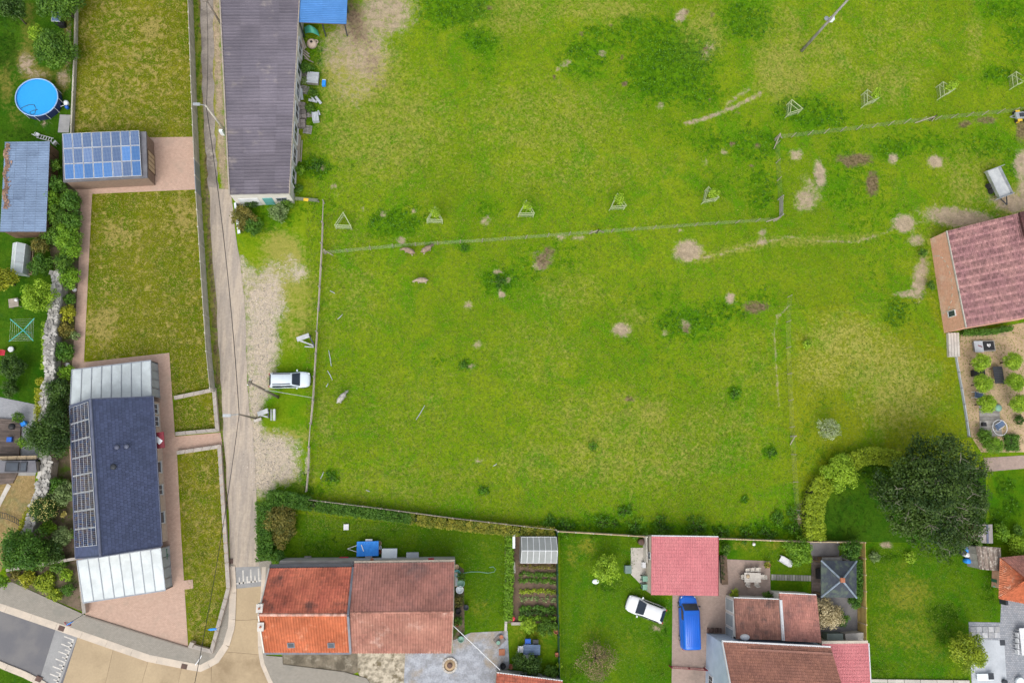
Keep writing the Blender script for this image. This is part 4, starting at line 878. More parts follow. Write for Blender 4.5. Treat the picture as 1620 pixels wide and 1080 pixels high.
def south_house():
    t = thing('house', 'house with pale blue end wall, brown tiled main roof and tiled back annexes', 'house', G(1230, 1050))
    z1 = 2.5
    for q, m, nm in (([G(1234, 948, 2.6), G(1161, 945.5, 2.6), G(1165, 1010, 3.3), G(1238, 1012, 3.3)], 'mottled_tile', 'annex_roof'), ([G(1291, 941, 2.6), G(1232.5, 938, 2.6), G(1239, 1013, 3.5), G(1299, 1016, 3.5)], 'brown_tile', 'annex_roof')):
        mb = MB(); slab_q(mb, q, .14); tiles(mb, q, .24, .32); rf = mb.build(nm, m, t, world=True)
        w, P = walls(t, q, .08, 'white_render', drop=.16, name='annex_wall')
        if m == 'mottled_tile':
            for d in (.9, 2.5, 4.0): opening(t, P[1], P[2], d, 1.35, .1, 2.2, 'white_metal', 'clear_pane', center=sum(P, Vector())/4, bars=(0, 0))
            MB().beam(q[0]+Vector((0, 0, .15)), q[3]+Vector((0, 0, .15)), .28, .2).build('valley_flashing', 'white_metal', t, world=True)
            MB().lathe(plane_hit(1178, 1007, q), [(.55, -.1), (.55, .12), (.4, .3), (.15, .38)], 12, sq=(1, .6)).build('roof_light', 'white_plastic', t, smooth=True, world=True)
        MB().beam(q[0]+Vector((0, .06, 0)), q[1]+Vector((0, .06, 0)), .1, .1).build('gutter', 'white_metal', t, world=True)
    zE, zR = 5.0, 8.3; n0, n1 = G(1142, 1015, zE), G(1314, 1024, zE); d = (n1-n0).normalized(); s = Vector((d.y, -d.x, 0)); r0, r1 = n0+s*5+Vector((0, 0, zR-zE)), n1+s*5+Vector((0, 0, zR-zE)); s0, s1 = n0+s*10, n1+s*10
    for q in ([n1, n0, r0, r1], [s0, s1, r1, r0]):
        mb = MB(); slab_q(mb, q, .15); tiles(mb, q, .22, .3); mb.build('roof', 'main_tile', t, world=True)
    MB().beam(n0+Vector((0, .1, 0)), n1+Vector((0, .1, 0)), .16, .14).build('gutter', 'white_metal', t, world=True)
    MB().beam(n0+d*2.6+s*.55+Vector((0, 0, .42)), n1+s*.55+Vector((0, 0, .42)), .3, .07).build('snow_guard', 'mottled_tile', t, world=True)
    MB().beam(n0+d*.02+Vector((0, 0, .05)), r0+d*.02+Vector((0, 0, .05)), .12, .18).build('bargeboard', 'white_metal', t, world=True)
    w, P = walls(t, [s0, s1, n1, n0], .15, 'blue_render', drop=.18)
    g = MB(); g.face([(P[0].x, P[0].y, zE-.2), (P[3].x, P[3].y, zE-.2), (r0.x+.15, r0.y, zR-.2)]); g.build('gable', 'blue_render', t, world=True); g = MB(); g.face([(P[1].x, P[1].y, zE-.2), (P[2].x, P[2].y, zE-.2), (r1.x-.15, r1.y, zR-.2)]); g.build('gable', 'blue_render', t, world=True)
    opening(t, P[3], P[0], 4.6, 1.0, 1.0, 1.3, 'white_metal', 'window_glass', center=sum(P, Vector())/4)
    # salmon wing
    a, b = G(1300, 1017.5, 3.0), G(1373, 1016.5, 3.0); a2, b2 = G(1306, 1110, 3.4), G(1378, 1110, 3.4); q = [b, a, a2, b2]
    mb = MB(); slab_q(mb, q, .12); tiles(mb, q, .2, .36, 'metal', .25, .12); mb.build('wing_roof', 'salmon_sheet', t, world=True)
    walls(t, q, .08, 'cream_wall', drop=.14, name='wing_wall'); MB().beam(a+Vector((0, .12, -.02)), b+Vector((0, .12, -.02)), .3, .12).build('gutter', 'cream_wall', t, world=True)
    e = MB(); e.beam(b+Vector((.05, 0, .05)), b2+Vector((.05, 0, .05)), .1, .14); e.build('edge_trim', 'white_metal', t, world=True)
south_house()

def pavilion():
    t = thing('pavilion', 'square garden pavilion with dark felt hip roof and red finial', 'pavilion', G(1327, 915))
    z = 2.35; q = [G(1299, 944, z), G(1355, 945, z), G(1355, 887, z), G(1299, 886, z)]; ap = G(1332, 917, 3.5)
    fm = pm('mossy_felt', (.042, .05, .068), (.055, .068, .078), s=1.0, amp=.25, rough=.8, stain=(.085, .11, .085), st=(.5, .65), ss=1.0)
    mb = MB()
    for k in range(4):
        a, b = q[k], q[(k+1) % 4]
        for i in range(6):
            v0, v1 = i/6, (i+1)/6; l = Vector((0, 0, .02)); mb.face([a+(ap-a)*v0+l, b+(ap-b)*v0+l, b+(ap-b)*v1, a+(ap-a)*v1], U(.2, .8))
        mb.face([a, b, b-Vector((0, 0, .12)), a-Vector((0, 0, .12))])
    mb.build('roof', fm, t, world=True)
    for p in q: MB().tube([p+Vector((0, 0, .03)), ap+Vector((0, 0, .03))], .11, 6).build('hip_strip', pm('pale_felt', (.22, .27, .33), (.17, .21, .25), s=1.5, amp=.3, rough=.8), t, world=True)
    MB().box(ap+Vector((0, 0, .1)), (.5, .5, .22)).build('finial', 'terracotta', t, world=True)
    c = sum(q, Vector())/4
    for p in q:
        b = p+(c-p)*.12; MB().beam((b.x, b.y, 0), (b.x, b.y, z+.1), .14, .14).build('post', 'brown_wood', t, world=True)
pavilion()

def hip_house():
    t = thing('house', 'house with orange hipped tile roof at the frame edge beside the green bin', 'house', G(1620, 915))
    z = 2.6; nw, sw = G(1582, 882, z), G(1580, 946, z); ne, se = G(1680, 872, z), G(1680, 965, z); ap, ae = G(1624, 917, 5.0), G(1690, 919, 5.0)
    for q, m in (([nw, sw, ap, ap], 'hip_tile'), ([ne, nw, ap, ae], 'brown_tile'), ([sw, se, ae, ap], 'orange_tile')):
        mb = MB(); slab_q(mb, q, .12); tiles(mb, q, .25, .32, 'pan', .4); mb.build('roof', m, t, world=True)
    mb = MB(); ridge_cap(mb, nw, ap, .12); ridge_cap(mb, sw, ap, .12); mb.build('ridge', 'orange_tile', t, world=True)
    w, P = walls(t, [nw, sw, se, ne], 1.1, 'red_brick', drop=.14)
    MB().beam(G(1586, 903, 2.5), G(1588, 924, 2.5), .14, .1).build('gutter', 'white_metal', t, world=True)
hip_house()

def wood_shed():
    t = thing('shed', 'weathered shed with mossy brown board roof beside the blue barrels', 'shed', G(1563, 880))
    q = [G(1549, 900, 2.0), G(1585, 903, 2.0), G(1583, 866, 2.3), G(1543.5, 863, 2.3)]
    n = nrm(q); m = 14
    for i in range(m):
        e = [bil(q, (i+.04)/m, 0), bil(q, (i+.96)/m, 0), bil(q, (i+.96)/m, 1), bil(q, (i+.04)/m, 1)]; h = U(0, .02)
        MB().hexa([p+n*(h-.05) for p in e], [p+n*h for p in e], U(0, 1)).build('roof_board', pm('mossy_board', (.20, .165, .135), (.13, .10, .085), s=2.5, s2=9, amp=.4, rough=.95, tone=.5, stain=(.33, .30, .26), st=(.5, .62), ss=2.2), t, world=True)
    P = inset(q, .1); plank_walls(t, P, [p.z-.08 for p in q], 'grey_wood', .8)
    t = thing('shed', 'small grey felt roofed shed under the big tree, blue strip down its ridge', 'shed', G(1558, 845))
    a = [G(1548, 858, 2.0), G(1571, 859, 2.0), G(1570, 829, 2.0), G(1547, 829, 2.0)]; r0, r1 = (a[0]+a[1])/2+Vector((0, 0, .3)), (a[2]+a[3])/2+Vector((0, 0, .3))
    for q in ([a[0], r0, r1, a[3]], [r0, a[1], a[2], r1]):
        mb = MB(); slab_q(mb, q, .06, 0); mb.build('roof', pm('shed_felt', (.34, .31, .30), (.27, .25, .24), s=1.2, amp=.25, rough=.9), t, world=True)
    MB().beam(r0+Vector((0, 0, .03)), r1+Vector((0, 0, .03)), .24, .05).build('ridge_strip', 'slate_edge', t, world=True)
    P = inset(a, .08); plank_walls(t, P, [1.92]*4, 'brown_wood', .6)
wood_shed()

def brick_barn():
    t = thing('barn', 'brick barn with weathered pink red tiled roof at the pasture edge', 'barn', G(1560, 430))
    q = [G(1528, 518, 3.9), G(1650, 497, 3.9), G(1612, 337, 3.1), G(1497, 365.5, 3.1)]
    mb = MB(); slab_q(mb, q, .14); tiles(mb, q, .26, .32, 'pan', .45, .08, .22); mb.build('roof', 'barn_tile', t, world=True)
    w, P = walls(t, q, .03, 'red_brick', drop=.16); c = sum(P, Vector())/4
    MB().beam(q[3]+Vector((0, 0, .05)), q[0]+Vector((0, 0, .05)), .08, .18).build('verge_strip', 'light_concrete', t, world=True)
    # traces of an older arch in the end wall
    a, b = P[0], P[3]; u = (b-a).normalized(); n = Vector((u.y, -u.x, 0)); n = n if n.dot(a-c) > 0 else -n; L = (b-a).length
    for k in range(13):
        w0 = math.pi*k/12; p = a+u*(L*.5+math.cos(w0)*L*.3)+n*.012+Vector((0, 0, .5+math.sin(w0)*2.2))
        MB().box(p, (.42, .05, .16), ang(a, b), ry=-(w0-math.pi/2)).build('arch_brick', pm('pale_brick', (.58, .47, .38), (.52, .40, .31), amp=.2), t, world=True)
    opening(t, P[0], P[3], L*.17, .8, 1.3, 1.3, 'white_metal', 'window_glass', center=c, proud=.14, bars=(0, 0))
    # dark red tiled older wing to the right
    q2 = [G(1612, 336, 3.4), G(1680, 322, 3.4), G(1700, 360, 4.2), G(1622, 378, 4.2)]
    mb = MB(); slab_q(mb, q2, .12); tiles(mb, q2, .28, .4); mb.build('wing_roof', pm('dark_tile', (.13, .055, .05), (.095, .045, .042), amp=.25, tone=.4), t, world=True); 
brick_barn()

def greenhouse(name, label, corners, zE, zR, axis, pmat, nu=4, fmat='white_metal', base=True):
    """corners: eave corners in measuring order a-b along one eave, c-d along the other"""
    a, b, c, d = [G(*p, zE) for p in corners]; t = thing(name, label, 'greenhouse', (a+b+c+d)/4*1.0-Vector((0, 0, zE)))
    r0, r1 = (a+d)/2+Vector((0, 0, zR-zE)), (b+c)/2+Vector((0, 0, zR-zE)); fr = MB(); dn = lambda p: Vector((p.x, p.y, .03))
    for e0, e1 in ((a, b), (d, c), (r0, r1)): fr.beam(e0, e1, .06, .06)
    for i in range(nu+1):
        u = i/nu
        for e0, e1 in ((a, b), (d, c)): p = e0+(e1-e0)*u; fr.beam(p, r0+(r1-r0)*u, .05, .05); fr.beam(dn(p), p, .05, .05)
    fr.build('frame', fmat, t, world=True)
    for e0, e1 in ((a, b), (d, c)):
        for i in range(nu):
            u0, u1 = (i+.04)/nu, (i+.96)/nu; p0, p1, p2, p3 = e0+(e1-e0)*u0, e0+(e1-e0)*u1, r0+(r1-r0)*u1, r0+(r1-r0)*u0; l = Vector((0, 0, .03))
            MB().hexa([p0, p1, p2, p3], [p+l for p in (p0, p1, p2, p3)]).build('roof_pane', pmat, t, world=True)
            q0, q1 = dn(p0), dn(p1); o = (p0-(r0+r1)/2); o.z = 0; o = o.normalized()*.02
            MB().hexa([q0, q1, q1+o, q0+o], [p0, p1, p1+o, p0+o]).build('side_pane', pmat, t, world=True)
    for e0, e1, r in ((a, d, r0), (b, c, r1)):
        o = (r-(r0+r1)/2); o.z = 0; o = o.normalized()*.02; P = [dn(e0), dn(e1), e1, r, e0]
        MB().hexa(P, [p+o for p in P]).build('end_pane', pmat, t, world=True)
    return t
greenhouse('greenhouse', 'greenhouse with greyish clear roof panes north of the vegetable rows', [(825, 849), (880, 849), (881, 890), (824, 890)], 1.7, 2.4, 0, 'tunnel_sheet', 6)
greenhouse('greenhouse', 'little white framed greenhouse near the ferns in the west garden', [(21, 385), (17, 430), (35, 432), (40, 386)], 1.5, 2.0, 0, 'frosted_pane', 3)
# ================================================================== WALLS, FENCES, POLES
def along(pts, step, close_end=True):
    """points every step metres along a world polyline, with the direction there"""
    out = []; left = 0.0
    for a, b in zip(pts[:-1], pts[1:]):
        d = b-a; L = d.length; t = left
        while t < L: out.append((a+d*(t/L), math.atan2(d.y, d.x))); t += step
        left = t-L
    if close_end: out.append((pts[-1].copy(), out[-1][1]))
    return out
def ground_of(pts, z): return [Vector((p.x, p.y, 0)) for p in GP(pts, z)]
def panel_fence(name, label, pts, z, h, step, pmat, qmat, special=None, th=.06, group=None, rail=None, smat=None):
    """posts with one slab between each two"""
    P = along(ground_of(pts, z), step); t = thing(name, label, 'fence', P[0][0], 0, group)
    post = None
    for p, a in P:
        loc = p-P[0][0]
        if post is None: post = MB().box((0, 0, (h+.05)/2), (.13, .13, h+.05)).build('post', qmat, t); post.location = loc; post.rotation_euler = (0, 0, a)
        else: share(post, t, loc, (0, 0, a))
    for i, ((p, a), (q, b)) in enumerate(zip(P[:-1], P[1:])):
        L = (q-p).length
        if L < .4: continue
        m = smat if special is not None and i in special else pmat; c = (p+q)/2; rz = math.atan2(q.y-p.y, q.x-p.x)
        mb = MB(); n = 4
        for k in range(n): mb.box((c.x, c.y, .03+(k+.5)*(h-.05)/n), (L-.14, th, (h-.05)/n-.012), rz, U(.2, .8))
        mb.build('panel', m, t, world=True)
    return t
pm('fence_concrete', (.43, .405, .33), (.35, .33, .265), s=.9, s2=7, amp=.22, rough=.95, tone=.2, stain=(.27, .27, .19), st=(.52, .7), ss=.8)
pm('fence_post', (.50, .47, .40), (.42, .395, .33), amp=.2, rough=.95)
panel_fence('lane_fence', 'tall concrete panel fence between mossy lawns and the lane', [(296, -30), (297, 0), (303, 165), (305, 215), (309, 300), (318, 440), (326, 560), (332, 617)], 2.0, 2.0, 2.05, 'fence_concrete', 'fence_post', special=(11, 12), smat='grey_metal')
panel_fence('boundary_fence', 'thin concrete panel fence between pool garden and the mossy lawn', [(119, -30), (118, 60), (115, 130), (111, 226)], .7, .7, 2.05, 'fence_concrete', 'fence_post', th=.16)
panel_fence('boundary_fence', 'pale boundary fence north of the lawn with the light green tree', [(883, 840.5), (960, 845), (1024, 849)], 1.5, 1.5, 2.0, 'light_wood', 'fence_post', th=.09)
panel_fence('boundary_fence', 'pale boundary fence from the salmon garage to the pavilion garden', [(1138, 852), (1280, 857), (1368, 858)], 1.5, 1.5, 2.0, 'light_wood', 'fence_post', th=.09)
panel_fence('boundary_fence', 'thin pale fence following the patchy hedge above the back lawn', [(486, 790), (600, 804), (720, 820), (800, 829), (880, 838)], 1.2, 1.2, 2.0, 'weathered_wood', 'weathered_wood', th=.05)
panel_fence('screen_fence', 'yellow bamboo coloured screen fence east of the pavilion', [(1369, 858), (1370.5, 940), (1371, 1014)], 1.8, 1.8, 1.8, pm('bamboo', (.50, .36, .13), (.42, .30, .10), s=2, amp=.25, tone=.3), 'light_wood', th=.05)
panel_fence('wire_panel_fence', 'dark green wire panel fence beside vegetable plot and seating lawn', [(882, 843), (883, 950), (886, 1072)], 1.2, 1.2, 2.2, pm('fence_green', (.03, .09, .06), (.025, .075, .05), rough=.5), 'fence_green', th=.02)
panel_fence('edge_fence', 'low grey edging board between mown plot and gravel terrace', [(1514, 563), (1526, 630), (1535, 690)], .4, .4, 2.0, 'white_stone', 'slab_grey', th=.1)

def low_wall(name, label, pts, z, w, mat, cap=None, seg=1.0, kind='wall', over=.03):
    """a garden wall with single coping stones"""
    P = ground_of(pts, z); t = thing(name, label, kind, P[0]); mb = MB(); L = []; Rr = []
    for i, p in enumerate(P):
        e1 = (p-P[i-1]).normalized() if i else (P[1]-p).normalized(); e2 = (P[i+1]-p).normalized() if i < len(P)-1 else e1
        m = Vector((-(e1+e2).y, (e1+e2).x, 0)).normalized(); k = w/2/max(.4, m.dot(Vector((-e1.y, e1.x, 0)))); L.append(p+m*k); Rr.append(p-m*k)
    for i in range(len(P)-1): mb.prism([(v.x, v.y) for v in (Rr[i], Rr[i+1], L[i+1], L[i])], 0, z-(.07 if cap else 0))
    mb.build('wall', mat, t, world=True)
    if cap:
        for i in range(len(P)-1):
            n = max(1, round((P[i+1]-P[i]).length/seg))
            for k in range(n):
                u0, u1 = k/n+.006, (k+1)/n-.006; o = over
                a, b, c, d = Rr[i].lerp(Rr[i+1], u0), Rr[i].lerp(Rr[i+1], u1), L[i].lerp(L[i+1], u1), L[i].lerp(L[i+1], u0)
                s0 = (a-d).normalized()*o
                MB().prism([(v.x, v.y) for v in (a+s0, b+s0, c-s0, d-s0)], z-.068, z+U(-.004, .006), U(.3, .7)).build('coping_stone', cap, t, world=True)
    return t
pm('coping', (.40, .355, .31), (.33, .30, .265), s=1.5, amp=.2, rough=.9, tone=.2)
low_wall('garden_wall', 'low brick wall with pale coping round the small square lawn', [(275, 629), (338, 616), (343.5, 680), (277, 686)], .55, .34, 'beige_brick', 'coping')
low_wall('garden_wall', 'low brick wall with pale coping round the long front lawn', [(279, 716), (346.5, 706), (358.5, 890), (361, 930), (334, 1030), (300, 1021)], .55, .34, 'beige_brick', 'coping')
low_wall('garden_wall', 'thin brick wall between shrub bed and front flower bed', [(9, 902), (60, 893), (121, 883)], 1.0, .22, 'brown_brick', 'coping')
low_wall('garden_wall', 'brick wall stub beside the lower veranda reaching the pavement', [(124, 888), (131, 952), (133, 970)], .7, .3, 'beige_brick', 'coping')
low_wall('gate_pier', 'square brick pier where the front lawn wall meets the pavement', [(299, 1019), (305, 1021)], .9, .5, 'beige_brick', 'coping', kind='pier')
low_wall('step_edge', 'thin dark brown step along the forecourt edge', [(135, 974), (215, 999), (297, 1024)], .17, .12, 'brown_brick', kind='step')
low_wall('plot_wall', 'short low wall below the vegetable rows', [(809, 986), (830, 986)], .4, .25, 'grey_render', 'coping')
low_wall('edging', 'row of pale edging stones between back lawn and hedge bed', [(801, 905), (801, 960), (800, 998)], .08, .22, 'light_concrete', 'light_concrete', .8, 'edging')
low_wall('court_wall', 'beige topped wall crossing the west courtyard', [(-20, 725), (58, 723)], 1.7, .32, 'cream_wall', 'light_wood', kind='wall')
low_wall('bin_wall', 'thin concrete wall beside the salmon garage', [(1023, 849), (1024, 890)], 1.4, .14, 'light_concrete')

def stone_wall():
    pts = [(86, 428), (90, 446), (86, 480), (79, 525), (76, 560), (78, 590), (72, 622), (70, 660), (66, 700), (73, 732), (67, 768), (56, 800), (46, 830), (36, 852)]
    P = ground_of(pts, 1.5); t = thing('stone_wall', 'old rough grey stone wall winding down the west gardens', 'wall', P[0]); core = MB(); st = MB()
    W_ = [1.0, 1.1, 1.05, 1.15, 1.2, .9, 1.0, .95, 1.0, 1.1, 1.2, 1.1, .95, .8]; L = []; Rr = []
    for i, p in enumerate(P):
        a, b = P[max(0, i-1)], P[min(len(P)-1, i+1)]; d = (b-a).normalized(); n = Vector((-d.y, d.x, 0)); L.append(p+n*W_[i]/2); Rr.append(p-n*W_[i]/2)
    for i in range(len(P)-1): core.prism([(v.x, v.y) for v in (Rr[i], Rr[i+1], L[i+1], L[i])], 0, 1.4)
    core.build('wall', pm('old_stone', (.40, .385, .35), (.29, .28, .26), s=1.2, s2=6, amp=.4, rough=.95, bump=.8, bs=6, tone=.35, stain=(.15, .15, .14), st=(.52, .66), ss=1.6), t, world=True)
    for i in range(len(P)-1):
        n = max(2, int((P[i+1]-P[i]).length/.34))
        for k in range(n):
            a, b = Rr[i].lerp(Rr[i+1], (k+.5)/n), L[i].lerp(L[i+1], (k+.5)/n)
            for j in range(3):
                p = a.lerp(b, (j+.5)/3+U(-.04, .04)); st.box((p.x+U(-.12, .12), p.y+U(-.12, .12), 1.36+U(.0, .12)), (U(.2, .55), U(.2, .5), .2), U(0, 3), U(0, 1), U(-.12, .12), U(-.12, .12))
    tag(st.build('top_stones', 'old_stone', t, world=True), kind='stuff')
stone_wall()

# ---- stock fences
pm('fence_wire', (.33, .36, .27), (.28, .31, .23), amp=.1, rough=.5, metal=.4)
def wire_fence(label, pts, step, h=1.25, braces=(), pmat='weathered_wood', wires=7, vert=.3):
    P = along([G(*p) for p in pts], step); t = thing('wire_fence', label, 'fence', P[0][0]); post = None
    for i, (p, a) in enumerate(P):
        loc = p-P[0][0]; hh = U(.95, 1.06)
        if post is None: post = MB().tube([(0, 0, -.05), (0, 0, h+.12)], [.05, .042], 6).build('post', pmat, t); post.location = loc
        else: share(post, t, loc, (U(-.03, .03), U(-.03, .03), U(0, 3)), (1, 1, hh))
    for px0, px1 in braces:
        a, b = G(*px0), G(*px1); big = MB().tube([a+Vector((0, 0, -.05)), a+Vector((0, 0, h+.3))], .085, 7).build('strainer_post', pmat, t, world=True)
        MB().tube([a+Vector((0, 0, h)), b+Vector((0, 0, .05))], .06, 6).build('brace', pmat, t, world=True)
    mb = MB()
    for k in range(wires):
        z = .12+(h-.15)*k/(wires-1)
        for (p, a), (q, b) in zip(P[:-1], P[1:]): mb.tube([p+Vector((0, 0, z)), (p+q)/2+Vector((0, 0, z-.015)), q+Vector((0, 0, z))], .004, 3, cap=False)
    for (p, a), (q, b) in zip(P[:-1], P[1:]):
        n = max(1, int((q-p).length/vert))
        for k in range(n): c = p.lerp(q, (k+.5)/n); mb.tube([c+Vector((0, 0, .12)), c+Vector((0, 0, h-.03))], .003, 3, cap=False)
    tag(mb.build('wire_mesh', 'fence_wire', t, world=True), kind='stuff')
wire_fence('wire stock fence on thin posts crossing the pasture below the saplings', [(514, 402), (640, 390), (760, 383), (880, 374), (1000, 365), (1095, 358), (1228, 349)], 2.65, braces=(((516, 401), (527, 404)), ((943, 369), (932, 370)), ((943, 369), (955, 368)), ((1224, 350), (1212, 351))))
wire_fence('short wire stock fence climbing from the wooden gate to the corner post', [(1231, 315), (1228, 270), (1226, 222)], 2.4, braces=(((1226, 222), (1224, 236)),))
wire_fence('wire stock fence running from the corner post to the yellow cart', [(1226, 220), (1290, 213), (1350, 206), (1420, 197), (1480, 190), (1600, 178), (1660, 170)], 2.25, braces=(((1226, 220), (1237, 219)), ((1470, 191), (1447, 195)), ((1470, 191), (1474, 192))))
wire_fence('faint wire fence between grazed pasture and the mown plot', [(1246, 470), (1243, 530), (1246, 600), (1250, 690), (1253, 735), (1256, 780), (1258, 820)], 3.2, 1.1, braces=(((1251, 690), (1250, 703)),), wires=4, vert=1.2)
def rail_gate():
    a, b = G(1231, 345), G(1231, 316); t = thing('field_gate', 'weathered wooden field gate at the corner of two stock fences', 'gate', a)
    for p in (a, b): MB().tube([p, p+Vector((0, 0, 1.5))], .09, 7).build('post', 'grey_wood', t, world=True)
    for k in range(4): MB().beam(a+Vector((.07, .12, .3+.28*k)), b+Vector((.07, -.12, .3+.28*k)), .05, .11, U(.3, .8)).build('rail', 'grey_wood', t, world=True)
    MB().beam(a+Vector((.12, .12, .3)), b+Vector((.12, -.12, 1.15)), .05, .1).build('brace', 'grey_wood', t, world=True)
rail_gate()
def rail_fence():
    pts = [(513, 322), (511, 370), (510, 400), (506, 470), (502, 540), (499, 590), (496, 640), (491, 690), (490, 712), (489, 745), (486, 776)]
    P = along([G(*p) for p in pts], 2.6); t = thing('rail_fence', 'weathered wooden rail fence between lane shoulder and pasture', 'fence', P[0][0]); post = None
    for p, a in P:
        if post is None: post = MB().tube([(0, 0, -.05), (0, 0, 1.25)], [.075, .065], 6).build('post', 'grey_wood', t)
        else: share(post, t, p-P[0][0], (U(-.04, .04), U(-.04, .04), U(0, 3)))
    for i, ((p, a), (q, b)) in enumerate(zip(P[:-1], P[1:])):
        for z in ((.55, 1.12) if i % 5 else (1.12,)): MB().tube([p+Vector((.06, 0, z+U(-.05, .05))), q+Vector((.06, 0, z+U(-.05, .05)))], [.065, .05] if i % 2 else [.05, .065], 6, U(.3, .9)).build('rail', 'weathered_wood', t, world=True)
rail_fence()
def barrier():
    t = thing('plank_barrier', 'low mossy plank barrier at the barn corner with a yellow board end', 'barrier', G(485, 316)); a, b = G(467, 314, .6), G(503, 317, .6)
    MB().beam(a, b, .32, .25).build('beam', pm('mossy_wood', (.17, .185, .13), (.12, .14, .09), amp=.3, rough=.9), t, world=True)
    MB().box(G(484, 316, .75), (.55, .34, .06), -.1).build('board', 'yellow_paint', t, world=True)
    for p in (a, (a+b)/2, b): MB().tube([(p.x, p.y, 0), (p.x, p.y, .5)], .07, 6).build('post', 'grey_wood', t, world=True)
barrier()

# ---- utility poles and cables
def stand(base, top):
    """height at which the measured top stands over the measured base"""
    b = G(*base); best = min((((G(*top, z).x-b.x)**2+(G(*top, z).y-b.y)**2, z) for z in [k*.1 for k in range(20, 140)])); return b, G(*top, best[1])
pm('pole_wood', (.24, .20, .165), (.17, .145, .12), amp=.25, rough=.9)
def pole(name, label, base, top, r, mat, cat='pole'):
    b, tp = stand(base, top); t = thing(name, label, cat, b); MB().tube([b-Vector((0, 0, .05)), tp], [r, r*.62], 8).build('shaft', mat, t, smooth=True, world=True); return t, b, tp
t, b, T0 = pole('utility_pole', 'dark wooden utility pole on the track beside the barn, nearest the frame top', (353, 44), (325, -2), .15, 'pole_wood')
MB().box(T0-Vector((0, 0, .4)), (.9, .1, .1), .4).build('cross_arm', 'pole_wood', t, world=True)
t, b, T1 = pole('street_lamp', 'concrete street lamp leaning its arm over the panel fence', (357, 208), (325, 167), .16, 'fence_post', 'street lamp')
a1 = G(311, 165, T1.z+.1); MB().tube([T1-Vector((0, 0, .1)), T1+Vector((-.2, 0, .1)), a1], [.05, .045, .04], 6).build('arm', 'galvanised', t, world=True)
lh = MB(); lh.box(a1, (.75, .3, .14)); lh.build('lamp_head', 'galvanised', t, world=True)
MB().box(b+Vector((-.25, -.4, .55)), (.4, .3, 1.1)).build('cable_box', 'pale_box', t, world=True)
t, b, T2 = pole('utility_pole', 'thick wooden utility pole leaning beside the parked estate car', (440, 628), (393, 604), .17, 'pole_wood')
for z in (.3, .9): MB().box(T2-Vector((0, 0, z)), (.7, .09, .09), 1.2).build('cross_arm', 'pole_wood', t, world=True)
for k in (-1, 1): MB().lathe(T2+Vector((.1*k, .26*k, -.25)), [(.05, 0), (.07, .06), (.04, .14)], 8).build('insulator', 'white_plastic', t, world=True)
st = MB().tube([T2+(b-T2)*.45, G(495, 629, .05)], .025, 4).build('stay_wire', 'white_metal', t, world=True)
t, b, T3 = pole('street_lamp', 'dark street lamp beside the grey metal frame on the lane shoulder', (405, 662), (377, 655), .12, 'pole_wood', 'street lamp')
a3 = G(359, 657, T3.z+.15); MB().tube([T3, a3], .045, 6).build('arm', 'galvanised', t, world=True); MB().box(a3, (.8, .3, .14)).build('lamp_head', 'galvanised', t, world=True)
t, b, T4 = pole('utility_pole', 'tall grey utility pole standing alone in the upper pasture', (1268, 81), (1343, -2), .2, 'grey_wood')
m4 = b+(T4-b)*.62; MB().box(m4+Vector((.25, .1, 0)), (.5, .4, .6)).build('transformer_box', 'pale_box', t, world=True)
MB().tube([m4+Vector((-.6, -.5, .1)), m4+Vector((.6, .5, .1))], .05, 5).build('cross_arm', 'pole_wood', t, world=True); MB().lathe(m4+Vector((-.35, .2, -.1)), [(.06, 0), (.3, .05), (.3, .12), (.06, .16)], 12).build('insulator', 'grey_metal', t, world=True)
def cable(label, a, b, sag, r, mat, name='overhead_cable'):
    pts = []
    for k in range(25): u = k/24; pts.append(a.lerp(b, u)-Vector((0, 0, sag*4*u*(1-u))))
    tag(MB().tube(pts, r, 4).build(name, mat), label, 'cable')
cable('dark overhead cable from the concrete street lamp down the lane', T1-Vector((0, 0, .3)), T3-Vector((0, 0, .3)), 1.4, .035, 'black_plastic')
cable('dark overhead cable over the lane from the lower lamp to the street', T3-Vector((0, 0, .3)), G(300, 1120, 6.5), 1.0, .03, 'black_plastic')
cable('dark overhead cable between the two poles by the barn', T0-Vector((0, 0, .4)), T1-Vector((0, 0, .3)), .5, .025, 'black_plastic')
cable('white cable from the row house gable to the small cottage', G(717, 989, 4.6), G(791, 1059, 3.0), .1, .045, 'white_plastic')
def gate():
    t = thing('drive_gate', 'low red metal gate across the driveway', 'gate', G(1063, 1058)); pts = [(1064, 1056, .9), (1092, 1058, .9), (1118, 1060, .9)]
    for (x0, y0, z), (x1, y1, _) in zip(pts[:-1], pts[1:]):
        a, b = G(x0+.5, y0, z), G(x1-.5, y1, z); dn = Vector((0, 0, .75)); mb = MB(); mb.beam(a, b, .05, .06); mb.beam(a-dn, b-dn, .05, .06); mb.beam(a, a-dn, .05, .05); mb.beam(b, b-dn, .05, .05); lf = mb.build('gate_leaf', 'maroon_paint', t, world=True)
        for k in range(9): p = a.lerp(b, (k+.5)/9); MB().beam(p, p-dn, .025, .025).build('bar', 'maroon_paint', lf, world=True)
    for x, y in ((1063, 1056), (1119, 1060)): p = G(x, y, 1.1); MB().beam((p.x, p.y, 0), p, .12, .12).build('post', 'maroon_paint', t, world=True)
gate()
def sign(label, base, top, build):
    b, tp = stand(base, top); t = thing('traffic_sign', label, 'sign', b); MB().tube([b, tp], .035, 6).build('pole', 'grey_metal', t, world=True); build(t, tp)
